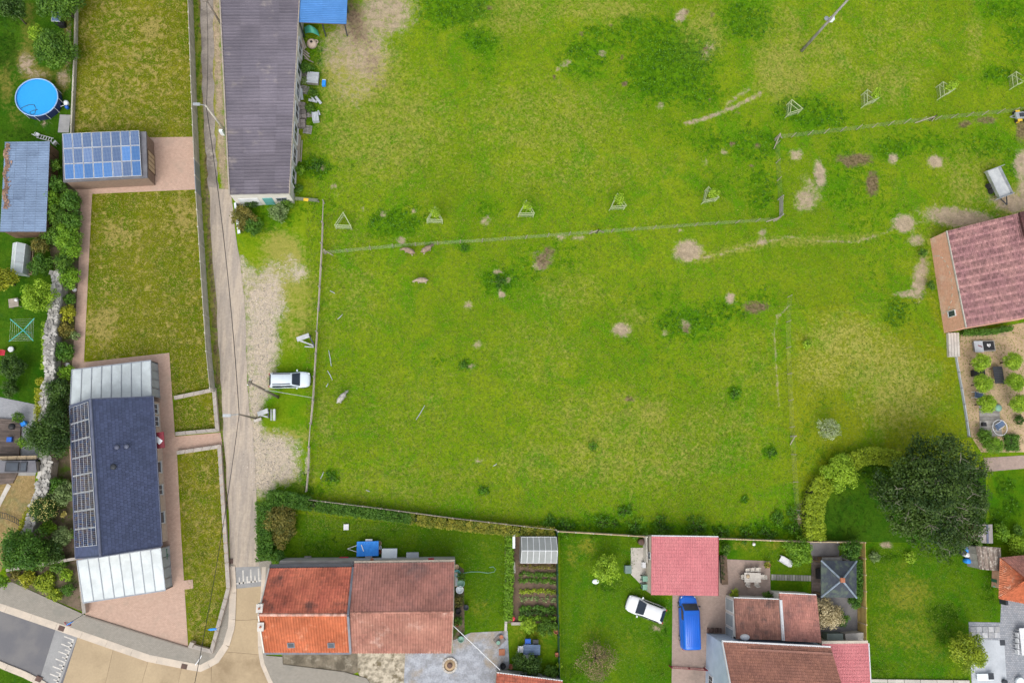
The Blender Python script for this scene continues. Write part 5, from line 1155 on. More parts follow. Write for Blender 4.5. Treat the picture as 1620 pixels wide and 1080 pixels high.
def round_sign(t, p):
    for k, (m, r, o) in enumerate((('red_plastic', .36, 0), ('white_plastic', .27, .012))):
        mb = MB(); d = Vector((.5, .85, 0)).normalized(); s = Vector((-d.y, d.x, 0)); c = p-Vector((0, 0, .35))+d*(.05+o)
        mb.hexa([c+s*(math.cos(a)*r)+Vector((0, 0, math.sin(a)*r)) for a in [2*math.pi*i/18 for i in range(18)]], [c+d*.02+s*(math.cos(a)*r)+Vector((0, 0, math.sin(a)*r)) for a in [2*math.pi*i/18 for i in range(18)]]); mb.build('sign_face', m, t, world=True)
    MB().box(p+Vector((.3, .12, -.2)), (.5, .06, .5), .55).build('sign_plate', 'bright_blue', t, world=True)
    mb = MB().box(p+Vector((.28, .16, -.2)), (.3, .02, .3), .55); mb.build('sign_symbol', 'white_plastic', t, world=True)
sign('round red and white traffic sign with blue plate on the pavement', (131, 972), (104, 988), round_sign)
def arrow_sign(t, p):
    d = Vector((-.98, -.06, 0)); s = Vector((0, 0, 1)); a = p-Vector((0, 0, .2)); n = Vector((0, -.03, 0)); o = [a-d*.1+s*.13, a+d*.55+s*.13, a+d*.8, a+d*.55-s*.13, a-d*.1-s*.13]; tl = Vector((0, -.25, 0))
    o = [q+Vector((0, 1, 0))*((q-a).dot(s))*.9 for q in o]
    MB().hexa(o, [q+Vector((0, -.02, .04)) for q in o]).build('arrow_plate', 'bright_blue', t, world=True)
sign('blue arrow shaped street sign at the end of the front lawn', (350, 990), (340, 995), arrow_sign)
tag(MB().tube([G(309, 1051, .14), G(317, 1040, .9), G(319, 1036, 1.0)], [.05, .05, .04], 6).build('marker_post', 'white_plastic'), 'slim white marker post leaning on the pavement corner', 'post')
# ================================================================== VEHICLES
def paint_mat(name, c, rough=.22):
    k = NT(name); col = k.val(c, k.m2('ADD', .95, k.m2('MULTIPLY', k.noise(3.0, 3), .1))); MATS[name] = k.done(col, rough, .0, .5); k.b.inputs['Coat Weight'].default_value = .15; return MATS[name]
paint_mat('car_white', (.70, .72, .74)); paint_mat('car_silver', (.60, .68, .74)); paint_mat('van_blue', (.006, .115, .56), .35)
pm('car_glass', (.025, .035, .05), (.02, .028, .04), amp=.05, rough=.1, spec=.35, bump=0)
pm('tyre', (.02, .02, .021), (.03, .03, .03), amp=.1, rough=.9)
pm('tail_lamp', (.45, .02, .02), (.4, .02, .02), amp=.05, rough=.2)
pm('head_lamp', (.62, .66, .68), (.55, .6, .62), amp=.05, rough=.1)
def loft(mb, secs, t=.5):
    i0 = len(mb.v); n = len(secs[0])
    for s in secs: mb.v += [tuple(p) for p in s]
    for k in range(len(secs)-1):
        for q in range(n):
            a = i0+k*n+q; b = i0+k*n+(q+1) % n; mb.f.append((a, a+n, b+n, b)); mb.t.append(t)
    mb.f.append(tuple(i0+q for q in range(n))); mb.t.append(t); e = i0+(len(secs)-1)*n; mb.f.append(tuple(e+q for q in reversed(range(n)))); mb.t.append(t)
def car(name, label, cat, loc, rz, L, W, H, paint, x0, x1, x2, x3, belt=.93, hood=.98, rails=False, van=False):
    t = thing(name, label, cat, loc, rz); hw = W/2; B = MB(); secs = []
    st = [(-.5, .70, .55), (-.485, .86, .78), (-.45, .95, belt-.02), (-.3, 1, belt), (0, 1, belt), (.2, 1, belt), (.3, .985, belt*hood), (.40, .94, belt*.91), (.45, .86, belt*.84), (.48, .72, belt*.74), (.495, .52, belt*.62), (.502, .3, belt*.52)]
    for u, k, zt in st:
        w = hw*k; h = [(.88*w, .2), (w, .34), (w, .6*zt+.05), (.965*w, zt-.09), (.86*w, zt-.015), (.45*w, zt+.02), (0, zt+.03)]
        secs.append([(u*L, -y, z) for y, z in h]+[(u*L, y, z) for y, z in h[-2::-1]])
    loft(B, secs); wb, wt = hw*.93, hw*(.70 if not van else .84); cs = []
    for x, z, wq in ((x3*L-.02, belt, wb*.9), (x3*L+.04, belt+.08, wb*.93), (x2*L-.03, H-.14, wt*.98), (x2*L+.1, H-.05, wt), (x2*L*.4+x1*L*.6-.2, H, wt), (x1*L, H-.05, wt), (x1*L+.06, H-.1, wt*.99), (x0*L, belt, wb*.92)):
        if z <= belt+.1: h = [(wq, belt-.08), (wq, belt-.04), (wq*.98, z-.02), (wq*.6, z), (0, z+.005)]
        else: h = [(wb, belt-.08), (wb, belt), (wq+.05, z-.12), (wq*.86, z-.01), (0, z+.015)]
        cs.append([(x, -y, zz) for y, zz in h]+[(x, y, zz) for y, zz in h[-2::-1]])
    loft(B, cs); body = B.build('body', paint, t, smooth=True)
    def glass(nm, P, off):
        o = Vector(off); MB().hexa([Vector(p)-o*.5 for p in P], [Vector(p)+o for p in P]).build(nm, 'car_glass', t)
    f = lambda x, y, z: (x, y, z); e = .03
    glass('windscreen', [f(x0*L-.03, -wb*.86, belt+.035), f(x0*L-.03, wb*.86, belt+.035), f(x1*L+.07, wt*.92, H-.085), f(x1*L+.07, -wt*.92, H-.085)], (.02, 0, .035))
    glass('rear_window', [f(x3*L+.03, wb*.78, belt+.14), f(x3*L+.03, -wb*.78, belt+.14), f(x2*L-.02, -wt*.8, H-.15), f(x2*L-.02, wt*.8, H-.15)], (-.03, 0, .012))
    for s in (-1, 1):
        segs = ((x0*L-.22, x1*L-.12, .5), (.5, 0, 0))
        xa0, xa1, xb0, xb1 = x0*L-.28, x1*L-.08, x3*L+.25, x2*L+.12
        n = 2 if not van else 1
        if van: xb0 = xb1 = x1*L-1.0
        for k in range(n):
            u0, u1 = k/n+.015, (k+1)/n-.015
            P = [f(xa0+(xb0-xa0)*u0, s*(wb+.004), belt+.03), f(xa0+(xb0-xa0)*u1, s*(wb+.004), belt+.03), f(xa1+(xb1-xa1)*u1, s*(wt+.075), H-.2), f(xa1+(xb1-xa1)*u0, s*(wt+.075), H-.2)]
            glass('side_window', P if s < 0 else P[::-1], (0, s*.02, .004))
        MB().box((x0*L-.32, s*(hw+.09), belt+.1), (.14, .2, .15), s*.2).build('mirror', paint if not van else 'black_plastic', t)
        MB().box((.455*L, s*hw*.66, belt*.70), (.2, .3, .13), -s*.5, ry=.25).build('headlight', 'head_lamp', t); MB().box((-.488*L, s*hw*.74, belt*.82), (.1, .2, .26), s*.2).build('tail_light', 'tail_lamp', t)
        for x in (.305*L, -.30*L):
            w = MB(); r = .33
            for y0 in (0,):
                pr = [(s*(hw-.2), r*.9), (s*(hw-.16), r), (s*(hw-.03), r), (s*(hw+.012), r*.9)]; i0 = len(w.v)
                for y, rr in pr:
                    for q in range(16): a = 2*math.pi*q/16; w.v.append((x+rr*math.cos(a), y, r+rr*math.sin(a)))
                for k in range(3):
                    for q in range(16): a = i0+k*16+q; b = i0+k*16+(q+1) % 16; w.f.append((a, b, b+16, a+16)); w.t.append(.5)
                w.f.append(tuple(i0+q for q in range(16))); w.t.append(.5); w.f.append(tuple(i0+48+q for q in range(16))); w.t.append(.5)
            wh = w.build('wheel', 'tyre', t); c = MB(); c.box((x, s*(hw+.012), r), (.36, .02, .36), 0, .5, ry=.78); c.build('rim', 'galvanised', wh)
        if rails: MB().tube([(x2*L+.15, s*wt*.9, H+.0), (x2*L+.35, s*wt*.92, H+.05), (x1*L-.3, s*wt*.92, H+.05), (x1*L-.1, s*wt*.9, H)], .04, 5).build('roof_rail', 'black_plastic', t)
    MB().box((.497*L, 0, .42), (.05, W*.7, .2)).build('front_grille', 'black_plastic', t); MB().box((-.5*L, 0, .42), (.06, W*.78, .16)).build('rear_bumper', 'black_plastic', t)
    if van:
        for k in range(7): MB().box((x2*L*.5+x1*L*.5-.1, -wt*.72+wt*1.44*k/6, H+.012), ((x1-x2)*L-.7, .06, .035)).build('roof_rib', paint, t)
    return t
c = G(458, 600.5, .8); car('estate_car', 'white estate car with roof rails parked on grass beside the pole', 'car', (c.x, c.y, 0), R(2), 4.5, 1.82, 1.5, 'car_silver', .265, .07, -.42, -.475, rails=True)
c = G(1022, 963.5, .8); car('hatchback_car', 'white hatchback parked askew on grass beside the driveway', 'car', (c.x, c.y, 0), R(159), 4.5, 1.9, 1.55, 'car_white', .25, .05, -.36, -.47)
c = G(1092, 985, 1.2); car('delivery_van', 'bright blue van parked on the driveway below the salmon garage', 'van', (c.x, c.y, 0), R(90), 5.75, 2.05, 1.98, 'van_blue', .36, .245, -.46, -.485, belt=1.12, van=True)

def wheel(mb, c, r, w, ax):
    a = Vector(ax).normalized(); mb.tube([Vector(c)-a*w/2, Vector(c)+a*w/2], r, 14)
def tarp_trailer():
    c = G(582, 867, .6); t = thing('trailer', 'small trailer under a bright blue tarpaulin on the back lawn', 'trailer', (c.x, c.y, 0), R(1))
    mb = MB(); n = 8; m = 6; L, W = 2.35, 1.55
    for i in range(n):
        for j in range(m):
            q = []
            for a, b in ((i, j), (i+1, j), (i+1, j+1), (i, j+1)):
                x, y = -L/2+L*a/n, -W/2+W*b/m; q.append((x, y, .92+.03*math.sin(a*1.7)+.02*math.cos(b*2.1)-.10*math.exp(-((x-.3)**2+(y)**2)/.08)))
            mb.face(q, U(.4, .6))
    for q in ([(-L/2, -W/2), (L/2, -W/2)], [(L/2, -W/2), (L/2, W/2)], [(L/2, W/2), (-L/2, W/2)], [(-L/2, W/2), (-L/2, -W/2)]):
        (x0, y0), (x1, y1) = q; mb.face([(x0, y0, .62), (x1, y1, .62), (x1, y1, .93), (x0, y0, .93)])
    mb.build('tarpaulin', 'bright_blue', t); MB().box((0, 0, .56), (2.3, 1.5, .35)).build('bed', 'grey_metal', t)
    for s in (-1, 1):
        w = MB(); wheel(w, (.1, s*.88, .28), .28, .16, (0, 1, 0)); w.build('wheel', 'tyre', t); MB().box((.1, s*.88, .6), (.75, .22, .05)).build('mudguard', 'white_metal', t)
    d = MB(); d.beam((-L/2, -.35, .45), (-2.25, 0, .45), .07, .07); d.beam((-L/2, .35, .45), (-2.25, 0, .45), .07, .07); d.build('drawbar', 'galvanised', t)
    MB().tube([(-2.15, 0, .45), (-2.15, 0, 0)], .04, 6).build('jockey_leg', 'galvanised', t)
    MB().box((-.55, .1, .97), (.09, .75, .05), .35).build('plank', 'white_plastic', t)
tarp_trailer()
for k, (x, y, m, lb) in enumerate(((600.5, 858.5, 'light_wood', 'straw coloured pot nearest the hedge beside the tarpaulin trailer'), (600.8, 865, 'white_plastic', 'white bucket, middle of three beside the tarpaulin trailer'), (601, 871.5, 'terracotta', 'brown pot nearest the house beside the tarpaulin trailer'))):
    tag(MB().lathe(G(x, y), [(.17, 0), (.22, .35), (.25, .36), (.25, .4), (.2, .4), (.17, .08)], 14).build('garden_pot', m, smooth=True), lb, 'pot', 'pots by the trailer')

def flat_trailer():
    a, b = G(1569.5, 268.5, .8), G(1590, 310.5, .8); c = (a+b)/2; rz = ang(a, b); t = thing('trailer', 'galvanised open farm trailer standing on the grass by the brick barn', 'trailer', (c.x, c.y, 0), rz); L, W = (b-a).length, 2.0
    MB().box((0, 0, .68), (L, W, .1)).build('bed', pm('bed_steel', (.47, .49, .49), (.38, .40, .41), s=1.2, amp=.2, rough=.5), t)
    for s in (-1, 1):
        MB().box((0, s*(W/2+.02), .92), (L, .05, .42)).build('side_board', 'galvanised', t); MB().box((s*(L/2+.02), .25 if s < 0 else -.25, .92), (.07, W+1.0, .42)).build('end_board', 'galvanised', t)
        for x in (-.1, .62):
            w = MB(); wheel(w, (x, s*(W/2+.16), .36), .36, .22, (0, 1, 0)); w.build('wheel', 'tyre', t)
    d = MB(); d.beam((L/2, -.5, .5), (L/2+1.1, 0, .5), .09, .1); d.beam((L/2, .5, .5), (L/2+1.1, 0, .5), .09, .1); d.build('drawbar', 'dark_metal', t); MB().tube([(L/2+1.0, 0, .55), (L/2+1.0, 0, 0)], .05, 6).build('jockey_leg', 'galvanised', t)
flat_trailer()
def yellow_cart():
    c = G(1614, 184, .5); t = thing('farm_cart', 'grey farm cart with yellow wheel rims cut by the frame edge', 'cart', (c.x, c.y, 0), R(8))
    MB().box((.2, 0, .75), (2.2, .9, .25)).build('chassis', 'galvanised', t); MB().box((.0, 0, .93), (.8, .5, .1)).build('toolbox', 'dark_metal', t); d = MB(); d.beam((-.9, .2, .6), (-1.6, 0, .6), .07, .07); d.beam((-.9, -.2, .6), (-1.6, 0, .6), .07, .07); d.build('drawbar', 'galvanised', t)
    for x in (-.4, .95):
        for s in (-1, 1):
            w = MB(); wheel(w, (x, s*.62, .35), .35, .24, (0, 1, 0)); wh = w.build('wheel', 'tyre', t); w = MB(); wheel(w, (x, s*.64, .35), .24, .25, (0, 1, 0)); w.build('rim', 'yellow_paint', wh); MB().box((x, s*.62, .74), (.62, .3, .06)).build('mudguard', 'yellow_paint', t)
yellow_cart()

# ================================================================== ANIMALS
pm('goat_coat', (.36, .27, .205), (.28, .21, .16), s=3, s2=14, amp=.3, rough=.95)
def coat_mat(name, back, leg, zl):
    k = NT(name); z = k.sep(k.n.new('ShaderNodeTexCoord').outputs['Object'])[2]; col = k.mix(k.step(k.m2('ADD', z, k.m2('MULTIPLY', k.noise(6), .1)), zl, zl+.14), leg, k.mix(k.step(k.noise(5, 4), .4, .6), back, tuple(x*.7 for x in back))); MATS[name] = k.done(col, .95); return MATS[name]
coat_mat('brown_coat', (.29, .215, .155), (.55, .47, .38), .40); coat_mat('tan_coat', (.37, .30, .22), (.62, .54, .42), .40); coat_mat('grey_coat', (.42, .40, .37), (.56, .53, .48), .40)
def goat(label, px, py, rz, coat, head=0.0, patch=None):
    """four-legged grazing animal, nose along +X"""
    V = [(-.52, 0, .66, .17, .19), (-.30, 0, .64, .21, .23), (0, 0, .61, .23, .26), (.28, 0, .63, .20, .24), (.45, 0, .68, .14, .17), (.60, head*.2, .62, .10, .11), (.74, head*.4, .56, .085, .085), (.86, head*.5, .46, .08, .075), (.97, head*.5, .36, .05, .05), (-.62, 0, .70, .06, .07), (-.72, 0, .60, .035, .035)]
    E = [(0, 1), (1, 2), (2, 3), (3, 4), (4, 5), (5, 6), (6, 7), (7, 8), (0, 9), (9, 10)]
    for s in (-1, 1):
        i = len(V); V += [(-.44, s*.14, .50, .10, .10), (-.36, s*.15, .37, .06, .06), (-.48, s*.15, .22, .036, .036), (-.46, s*.15, .06, .032, .032), (-.43, s*.15, .02, .036, .036)]; E += [(0, i), (i, i+1), (i+1, i+2), (i+2, i+3), (i+3, i+4)]
        i = len(V); V += [(.33, s*.13, .46, .085, .085), (.34, s*.14, .27, .042, .042), (.32, s*.14, .07, .032, .032), (.34, s*.14, .02, .036, .036)]; E += [(3, i), (i, i+1), (i+1, i+2), (i+2, i+3)]
    me = bpy.data.meshes.new('g'); me.from_pydata([v[:3] for v in V], E, []); o = bpy.data.objects.new('g', me); COL.objects.link(o)
    m = o.modifiers.new('s', 'SKIN'); sv = me.skin_vertices[0].data if me.skin_vertices else None
    if sv is None:
        bm = bmesh.new(); bm.from_mesh(me); bm.verts.layers.skin.verify(); bm.to_mesh(me); bm.free(); sv = me.skin_vertices[0].data
    for k, v in enumerate(V): sv[k].radius = (v[3], v[4]); sv[k].use_root = (k == 2)
    o.modifiers.new('d', 'SUBSURF').levels = 2
    dg = bpy.context.evaluated_depsgraph_get(); nm = bpy.data.meshes.new_from_object(o.evaluated_get(dg)); bpy.data.objects.remove(o)
    nm.materials.clear(); nm.materials.append(MATS[coat]); nm.polygons.foreach_set('use_smooth', [True]*len(nm.polygons)); nm.name = 'body'
    p = G(px, py, .5); t = thing('goat', label, 'goat', (p.x, p.y, 0), rz, 'goats grazing in the pasture'); t.scale = (1.12, 1.4, 1.35); b = bpy.data.objects.new('body', nm); COL.objects.link(b); b.parent = t
    for s in (-1, 1):
        MB().hexa([(.78, head*.4+s*.05, .50), (.82, head*.4+s*.05, .48), (.82, head*.4+s*.07, .5), (.78, head*.4+s*.07, .52)], [(.72, head*.4+s*.17, .50), (.75, head*.4+s*.18, .48), (.75, head*.4+s*.18, .49), (.72, head*.4+s*.17, .51)]).build('ear', coat, t)
        MB().tube([(.76, head*.4+s*.03, .51), (.70, head*.4+s*.05, .62), (.60, head*.4+s*.07, .66)], [.025, .018, .008], 6).build('horn', 'weathered_wood', t, smooth=True)
    if patch:
        mb = MB(); mb.lathe((0, .02, .835), [(.16, -.03), (.12, .012), (.02, .022)], 10, sq=(1.6, .8)); mb.build('saddle_patch', patch, t, smooth=True)
goat('brown goat grazing at the wire fence, head towards the lane', 647, 397.5, R(157), 'brown_coat', .3)
goat('brown goat at the wire fence with head turned away from the lane', 675, 395, R(32), 'brown_coat', .2)
goat('tan goat with pale legs grazing alone below the other two', 667, 444, R(180), 'tan_coat', .2)
goat('grey goat with dark saddle standing near the rail fence', 541, 629, R(52), 'grey_coat', 0, 'dark_metal')

# ================================================================== SAPLING GUARDS
pm('guard_wood', (.44, .50, .28), (.36, .42, .22), amp=.2, rough=.9)
def guard(label, px, py, rz):
    p = G(px, py); t = thing('sapling_guard', label, 'tree guard', p, rz, 'triangular sapling guards'); c = [Vector((math.cos(a)*1.05, math.sin(a)*1.05, 0)) for a in (R(90), R(210), R(330))]
    for v in c: MB().tube([v, v+Vector((0, 0, 1.55))], [.05, .045], 6).build('post', 'guard_wood', t)
    net = MB()
    for k in range(3):
        a, b = c[k], c[(k+1) % 3]
        for z in (1.48, .75): MB().beam(a+Vector((0, 0, z)), b+Vector((0, 0, z)), .05, .09, U(.3, .7)).build('rail', 'guard_wood', t)
        for z in (.2, .45, .95, 1.2): net.tube([a+Vector((0, 0, z)), b+Vector((0, 0, z))], .008, 3, cap=False)
        for i in range(6): q = a.lerp(b, (i+.5)/6); net.tube([q+Vector((0, 0, .1)), q+Vector((0, 0, 1.45))], .008, 3, cap=False)
    tag(net.build('netting', 'fence_wire', t), kind='stuff')
GUARDS = [(545, 356, 0, 'empty triangular sapling guard nearest the rail fence', 0), (688, 347, 0, 'triangular guard round the sapling above the two brown goats', 1), (831, 337, R(2), 'triangular guard round the sapling third from the rail fence', 1), (974, 326, R(6), 'triangular guard round the sapling fourth from the rail fence', 1), (1118, 315, R(14), 'triangular guard round the sapling nearest the wooden field gate', 1), (1249, 178, R(20), 'empty triangular sapling guard beside the nettles near the corner post', 0), (1368, 162, R(25), 'triangular guard round the sapling above the long brace', 1), (1487, 149, R(30), 'triangular guard round the sapling second from the frame edge', 1), (1601, 133, R(30), 'triangular guard round the sapling at the frame edge', 1)]
for x, y, rz, lb, s in GUARDS: guard(lb, x, y, rz)

# ================================================================== POOL AND WEST GARDEN THINGS
def pool():
    z = 1.2; c = G(58, 154, z); r = (G(91, 154, z)-c).length; t = thing('swimming_pool', 'round above ground swimming pool with bright blue water', 'pool', (c.x, c.y, 0))
    MB().lathe((0, 0, 0), [(r, 0), (r+.05, .6), (r, z-.03)], 40, cap=False).build('wall', pm('navy_vinyl', (.025, .04, .115), (.02, .03, .09), amp=.15, rough=.5), t, smooth=True)
    MB().lathe((0, 0, 0), [(r-.03, z-.02), (r-.05, .1), (.01, .08)], 40, cap=False).build('liner', pm('pool_liner', (.03, .34, .80), (.025, .29, .72), amp=.06, rough=.5), t, smooth=True)
    k = NT('pool_water'); n = k.noise(5.0, 3); k.bump(n, .25, .05); k.done(k.mix(n, (.03, .36, .82), (.035, .42, .86)), .04, 0, .5); k.b.inputs['Alpha'].default_value = .75; MATS['pool_water'] = k.m
    MB().lathe((0, 0, z-.12), [(r-.04, 0), (r*.6, .001), (.01, .001)], 40, cap=False).build('water', 'pool_water', t, smooth=True)
    MB().ring((0, 0, z), r+.03, .07, 40, 6).build('rim', pm('pool_rim', (.30, .45, .68), (.25, .38, .60), amp=.08, rough=.4), t, smooth=True)
    for k_ in range(12):
        a = 2*math.pi*k_/12; MB().tube([(math.cos(a)*(r+.09), math.sin(a)*(r+.09), 0), (math.cos(a)*(r+.09), math.sin(a)*(r+.09), z)], .035, 6).build('leg', 'white_metal', t)
    pts = [G(x, y, z-.11)-Vector((c.x, c.y, 0)) for x, y in ((33, 172), (38, 169), (46, 166), (54, 166), (57, 172), (55, 180), (50, 182), (47, 178), (52, 175), (60, 174))]; MB().tube(pts, .03, 5).build('hose', 'dark_metal', t)
    pts = [G(x, y, .9 if x < 92 else .3)-Vector((c.x, c.y, 0)) for x, y in ((86, 167), (95, 169), (103, 166))]; MB().tube(pts, .04, 6).build('pump_hose', 'white_plastic', t)
pool()
t = thing('pool_pump', 'blue and white pool pump on the slab beside the boundary fence', 'pump', G(107, 165)); MB().lathe((0, 0, 0), [(.28, 0), (.28, .4), (.2, .55)], 12).build('filter_tank', 'pale_box', t, smooth=True); MB().lathe((.1, -.5, 0), [(.2, 0), (.2, .4), (.1, .45)], 10).build('motor', 'blue_plastic', t, smooth=True); MB().tube([(0, 0, .4), (.1, -.5, .4)], .05, 6).build('pipe', 'white_plastic', t)
tag(MB().box(G(102, 196, .06), (1.2, 2.2, .12)).build('concrete_slab', 'slab_grey'), 'grey concrete slab beside the pool at the boundary fence', 'slab')
def small_table_panel():
    p = G(97, 34); t = thing('solar_stand', 'single small solar panel on a dark stand under the garden trees', 'solar panel', p)
    MB().box((0, 0, 1.2), (1.0, 1.5, .05), rx=.15).build('frame', 'white_metal', t); MB().box((0, 0, 1.232), (.92, 1.42, .02), rx=.15).build('cells', 'cells_grey', t)
    for x, y in ((-.4, -.6), (.4, -.6), (-.4, .6), (.4, .6)): MB().beam((x, y, 0), (x, y, 1.15), .06, .06).build('leg', 'dark_metal', t)
    MB().box((.3, -.6, .3), (.7, .6, .6)).build('cabinet', 'black_plastic', t)
small_table_panel()
def chair(label, px, py, rz, mat, z=0.0, group='garden chairs', lounge=False, sc=1.0):
    t = thing('garden_chair', label, 'chair', G(px, py, z), rz, group); q = sc
    MB().box((0, 0, .42*q), (.46*q, .46*q, .05)).build('seat', mat, t); MB().box((-.24*q, 0, .68*q), (.05, .44*q, .5*q), 0, ry=-.15).build('backrest', mat, t)
    for x in (-1, 1):
        for y in (-1, 1): MB().beam((x*.19*q, y*.19*q, 0), (x*.19*q, y*.19*q, .4*q), .04, .04).build('leg', mat, t)
        MB().beam((-.2*q, x*.23*q, .6*q), (.18*q, x*.23*q, .6*q), .04, .03).build('armrest', mat, t)
    return t
def table(label, px, py, rz, w, d, h, mat, lmat=None, z=0.0, round_=False):
    t = thing('garden_table', label, 'table', G(px, py, z), rz)
    if round_: MB().lathe((0, 0, h-.04), [(w/2, 0), (w/2, .04)], 20).build('table_top', mat, t)
    else:
        n = max(3, int(d/.2))
        for k in range(n): MB().box((0, -d/2+d*(k+.5)/n, h-.02), (w, d/n-.012, .04), 0, U(.3, .7)).build('board', mat, t)
    for x in (-1, 1):
        for y in (-1, 1): MB().beam((x*w*.42*(.7 if round_ else 1), y*d*.4*(.7 if round_ else 1), 0), (x*w*.42*(.7 if round_ else 1), y*d*.4*(.7 if round_ else 1), h-.045), .06, .06).build('leg', lmat or mat, t)
    return t
chair('white plastic garden chair lying closest to the grey shed corner', 62, 216, 1.1, 'white_plastic'); chair('white plastic garden chair beside the solar garage wall', 90, 229, 2.4, 'white_plastic')
t = thing('step_ladder', 'white step ladder lying between shed and pool', 'ladder', G(72, 219), -.25); [MB().beam((-.9, y, .1), (.9, y, .1), .05, .05).build('rail', 'white_plastic', t) for y in (-.22, .22)]; [MB().beam((-.75+.3*k, -.2, .11), (-.75+.3*k, .2, .11), .07, .04).build('rung', 'white_plastic', t) for k in range(6)]
def rotary():
    p = G(35.5, 522, 1.7); t = thing('rotary_dryer', 'turquoise rotary clothes dryer on the west lawn', 'clothes dryer', (p.x, p.y, 0)); tq = pm('turquoise_metal', (.10, .48, .45), (.08, .42, .40), amp=.05, rough=.4)
    MB().tube([(0, 0, 0), (0, 0, 1.75)], .04, 8).build('pole', tq, t); arms = [Vector((math.cos(a)*1.75, math.sin(a)*1.75, 1.85)) for a in (R(48), R(138), R(228), R(318))]
    for a in arms: MB().tube([(0, 0, 1.55), a], .042, 6).build('arm', tq, t)
    ln = MB()
    for k in range(5):
        f = .35+.15*k
        for i in range(4): ln.tube([Vector((0, 0, 1.55)).lerp(arms[i], f), Vector((0, 0, 1.55)).lerp(arms[(i+1) % 4], f)], .006, 3, cap=False)
    tag(ln.build('line', 'white_plastic', t), kind='stuff')
rotary()
table('small weathered wooden table under the bright green tree', 27, 481, .2, 1.0, 1.0, .7, 'weathered_wood')
tag(MB().lathe(G(27, 475, .7), [(.12, 0), (.2, .1), (.14, .3)], 10).build('table_bowl', 'white_plastic', smooth=True), 'white bowl standing on the small wooden table', 'bowl')
chair('red garden chair at the west frame edge by the cypress shrub', 8, 559, 0, 'red_plastic', sc=1.3)
tag(MB().lathe(G(20, 553), [(.2, 0), (.32, .35), (.3, .4), (.2, .4)], 12).build('planter', 'white_plastic', smooth=True), 'white round planter beside the red chair', 'planter')
for x, y, lb in ((119, 459, 'white round lantern ball on the bed edge beside the brick path'), (108, 577, 'pale stone ring in the shrub bed beside the upper veranda')): tag(MB().lathe(G(x, y), [(.12, 0), (.24, .12), (.22, .28), (.1, .34)], 12).build('garden_ball', 'white_plastic', smooth=True), lb, 'ornament')
def deck(label, quad, n, mat, z=.3):
    q = GP(quad, z); t = thing('timber_deck', label, 'deck', sum(q, Vector())/4-Vector((0, 0, z)))
    for k in range(n): e = [bil(q, 0, (k+.04)/n), bil(q, 1, (k+.04)/n), bil(q, 1, (k+.96)/n), bil(q, 0, (k+.96)/n)]; MB().hexa([p-Vector((0, 0, .06)) for p in e], e, U(.1, .9)).build('plank', mat, t, world=True)
    MB().hexa([(p.x, p.y, .05) for p in q], [p-Vector((0, 0, .07)) for p in q]).build('frame', 'brown_wood', t, world=True)
deck('dark timber deck with a barbecue in the west courtyard', [(-20, 721), (30, 721), (33, 664), (-20, 660)], 16, pm('dark_deck', (.14, .11, .095), (.10, .08, .07), s=1.2, amp=.3, tone=.4, rough=.85))
deck('lower dark timber deck beside the burnt lawn', [(-20, 768), (20, 764), (28, 748), (-20, 748)], 6, 'dark_deck', .2)
t = thing('barbecue', 'black kettle barbecue on the dark deck', 'barbecue', G(26, 675, .3)); MB().lathe((0, 0, .6), [(.1, 0), (.33, .15), (.36, .28), (.28, .42), (.06, .48)], 16).build('kettle', 'black_plastic', t, smooth=True); [MB().tube([(math.cos(a)*.2, math.sin(a)*.2, .65), (math.cos(a)*.32, math.sin(a)*.32, 0)], .025, 5).build('leg', 'dark_metal', t) for a in (0, 2.1, 4.2)]
tag(MB().box(G(15.5, 695, .46), (.5, .5, .32)).build('cool_box', 'blue_plastic'), 'small blue box on the dark deck', 'box'); tag(MB().box(G(38, 670, .3), (.5, .4, .5), .6).build('crate', 'bright_blue'), 'bright blue crate behind the barbecue', 'crate')
def outhouse():
    t = thing('outhouse', 'low grey flat roofed outhouse with two dark roof windows in the west court', 'outhouse', G(25, 738)); q = [G(-20, 748, 2.2), G(58, 747, 2.2), G(56, 728, 2.2), G(-20, 729, 2.2)]
    mb = MB(); slab_q(mb, q, .15, 0); mb.build('roof', 'roof_felt', t, world=True); walls(t, q, .1, 'cream_wall', drop=.15)
    for x, w in ((19, 1.3), (37, .7)):
        f = MB().box(G(x, 738, 2.26), (w, 1.0, .12)).build('roof_window', 'dark_metal', t, world=True); MB().box(G(x, 738, 2.325), (w-.2, .8, .02)).build('pane', 'window_glass', f, world=True)
outhouse()
tag(MB().lathe(G(56, 742, 1.5), [(.25, 0), (.33, .1), (.28, .3)], 12).build('wash_tub', 'pale_box', smooth=True), 'pale tub resting on the stone wall by the outhouse', 'tub')
t = thing('iron_railing', 'rusty iron railing lying across the burnt lawn', 'railing', G(18, 818)); P = [G(-4, 809, .25), G(10, 812, .25), G(24, 818, .25), G(35, 827, .25)]; o = Vector((.1, -.55, 0)); MB().tube(P, .03, 5).build('rail', 'dark_metal', t, world=True); MB().tube([p+o for p in P], .03, 5).build('rail', 'dark_metal', t, world=True)
for k in range(12): u = k/11*2.99; i = min(2, int(u)); p = P[i].lerp(P[i+1], u-i); MB().tube([p, p+o], .022, 4).build('bar', 'dark_metal', t, world=True)
tag(MB().hexa([(p.x, p.y, .02) for p in GP([(-6, 800), (0, 802), (18, 768), (12, 764)])], [(p.x, p.y, .07) for p in GP([(-6, 800), (0, 802), (18, 768), (12, 764)])]).build('stone_strip', 'light_concrete'), 'pale stone strip crossing the burnt lawn', 'path')
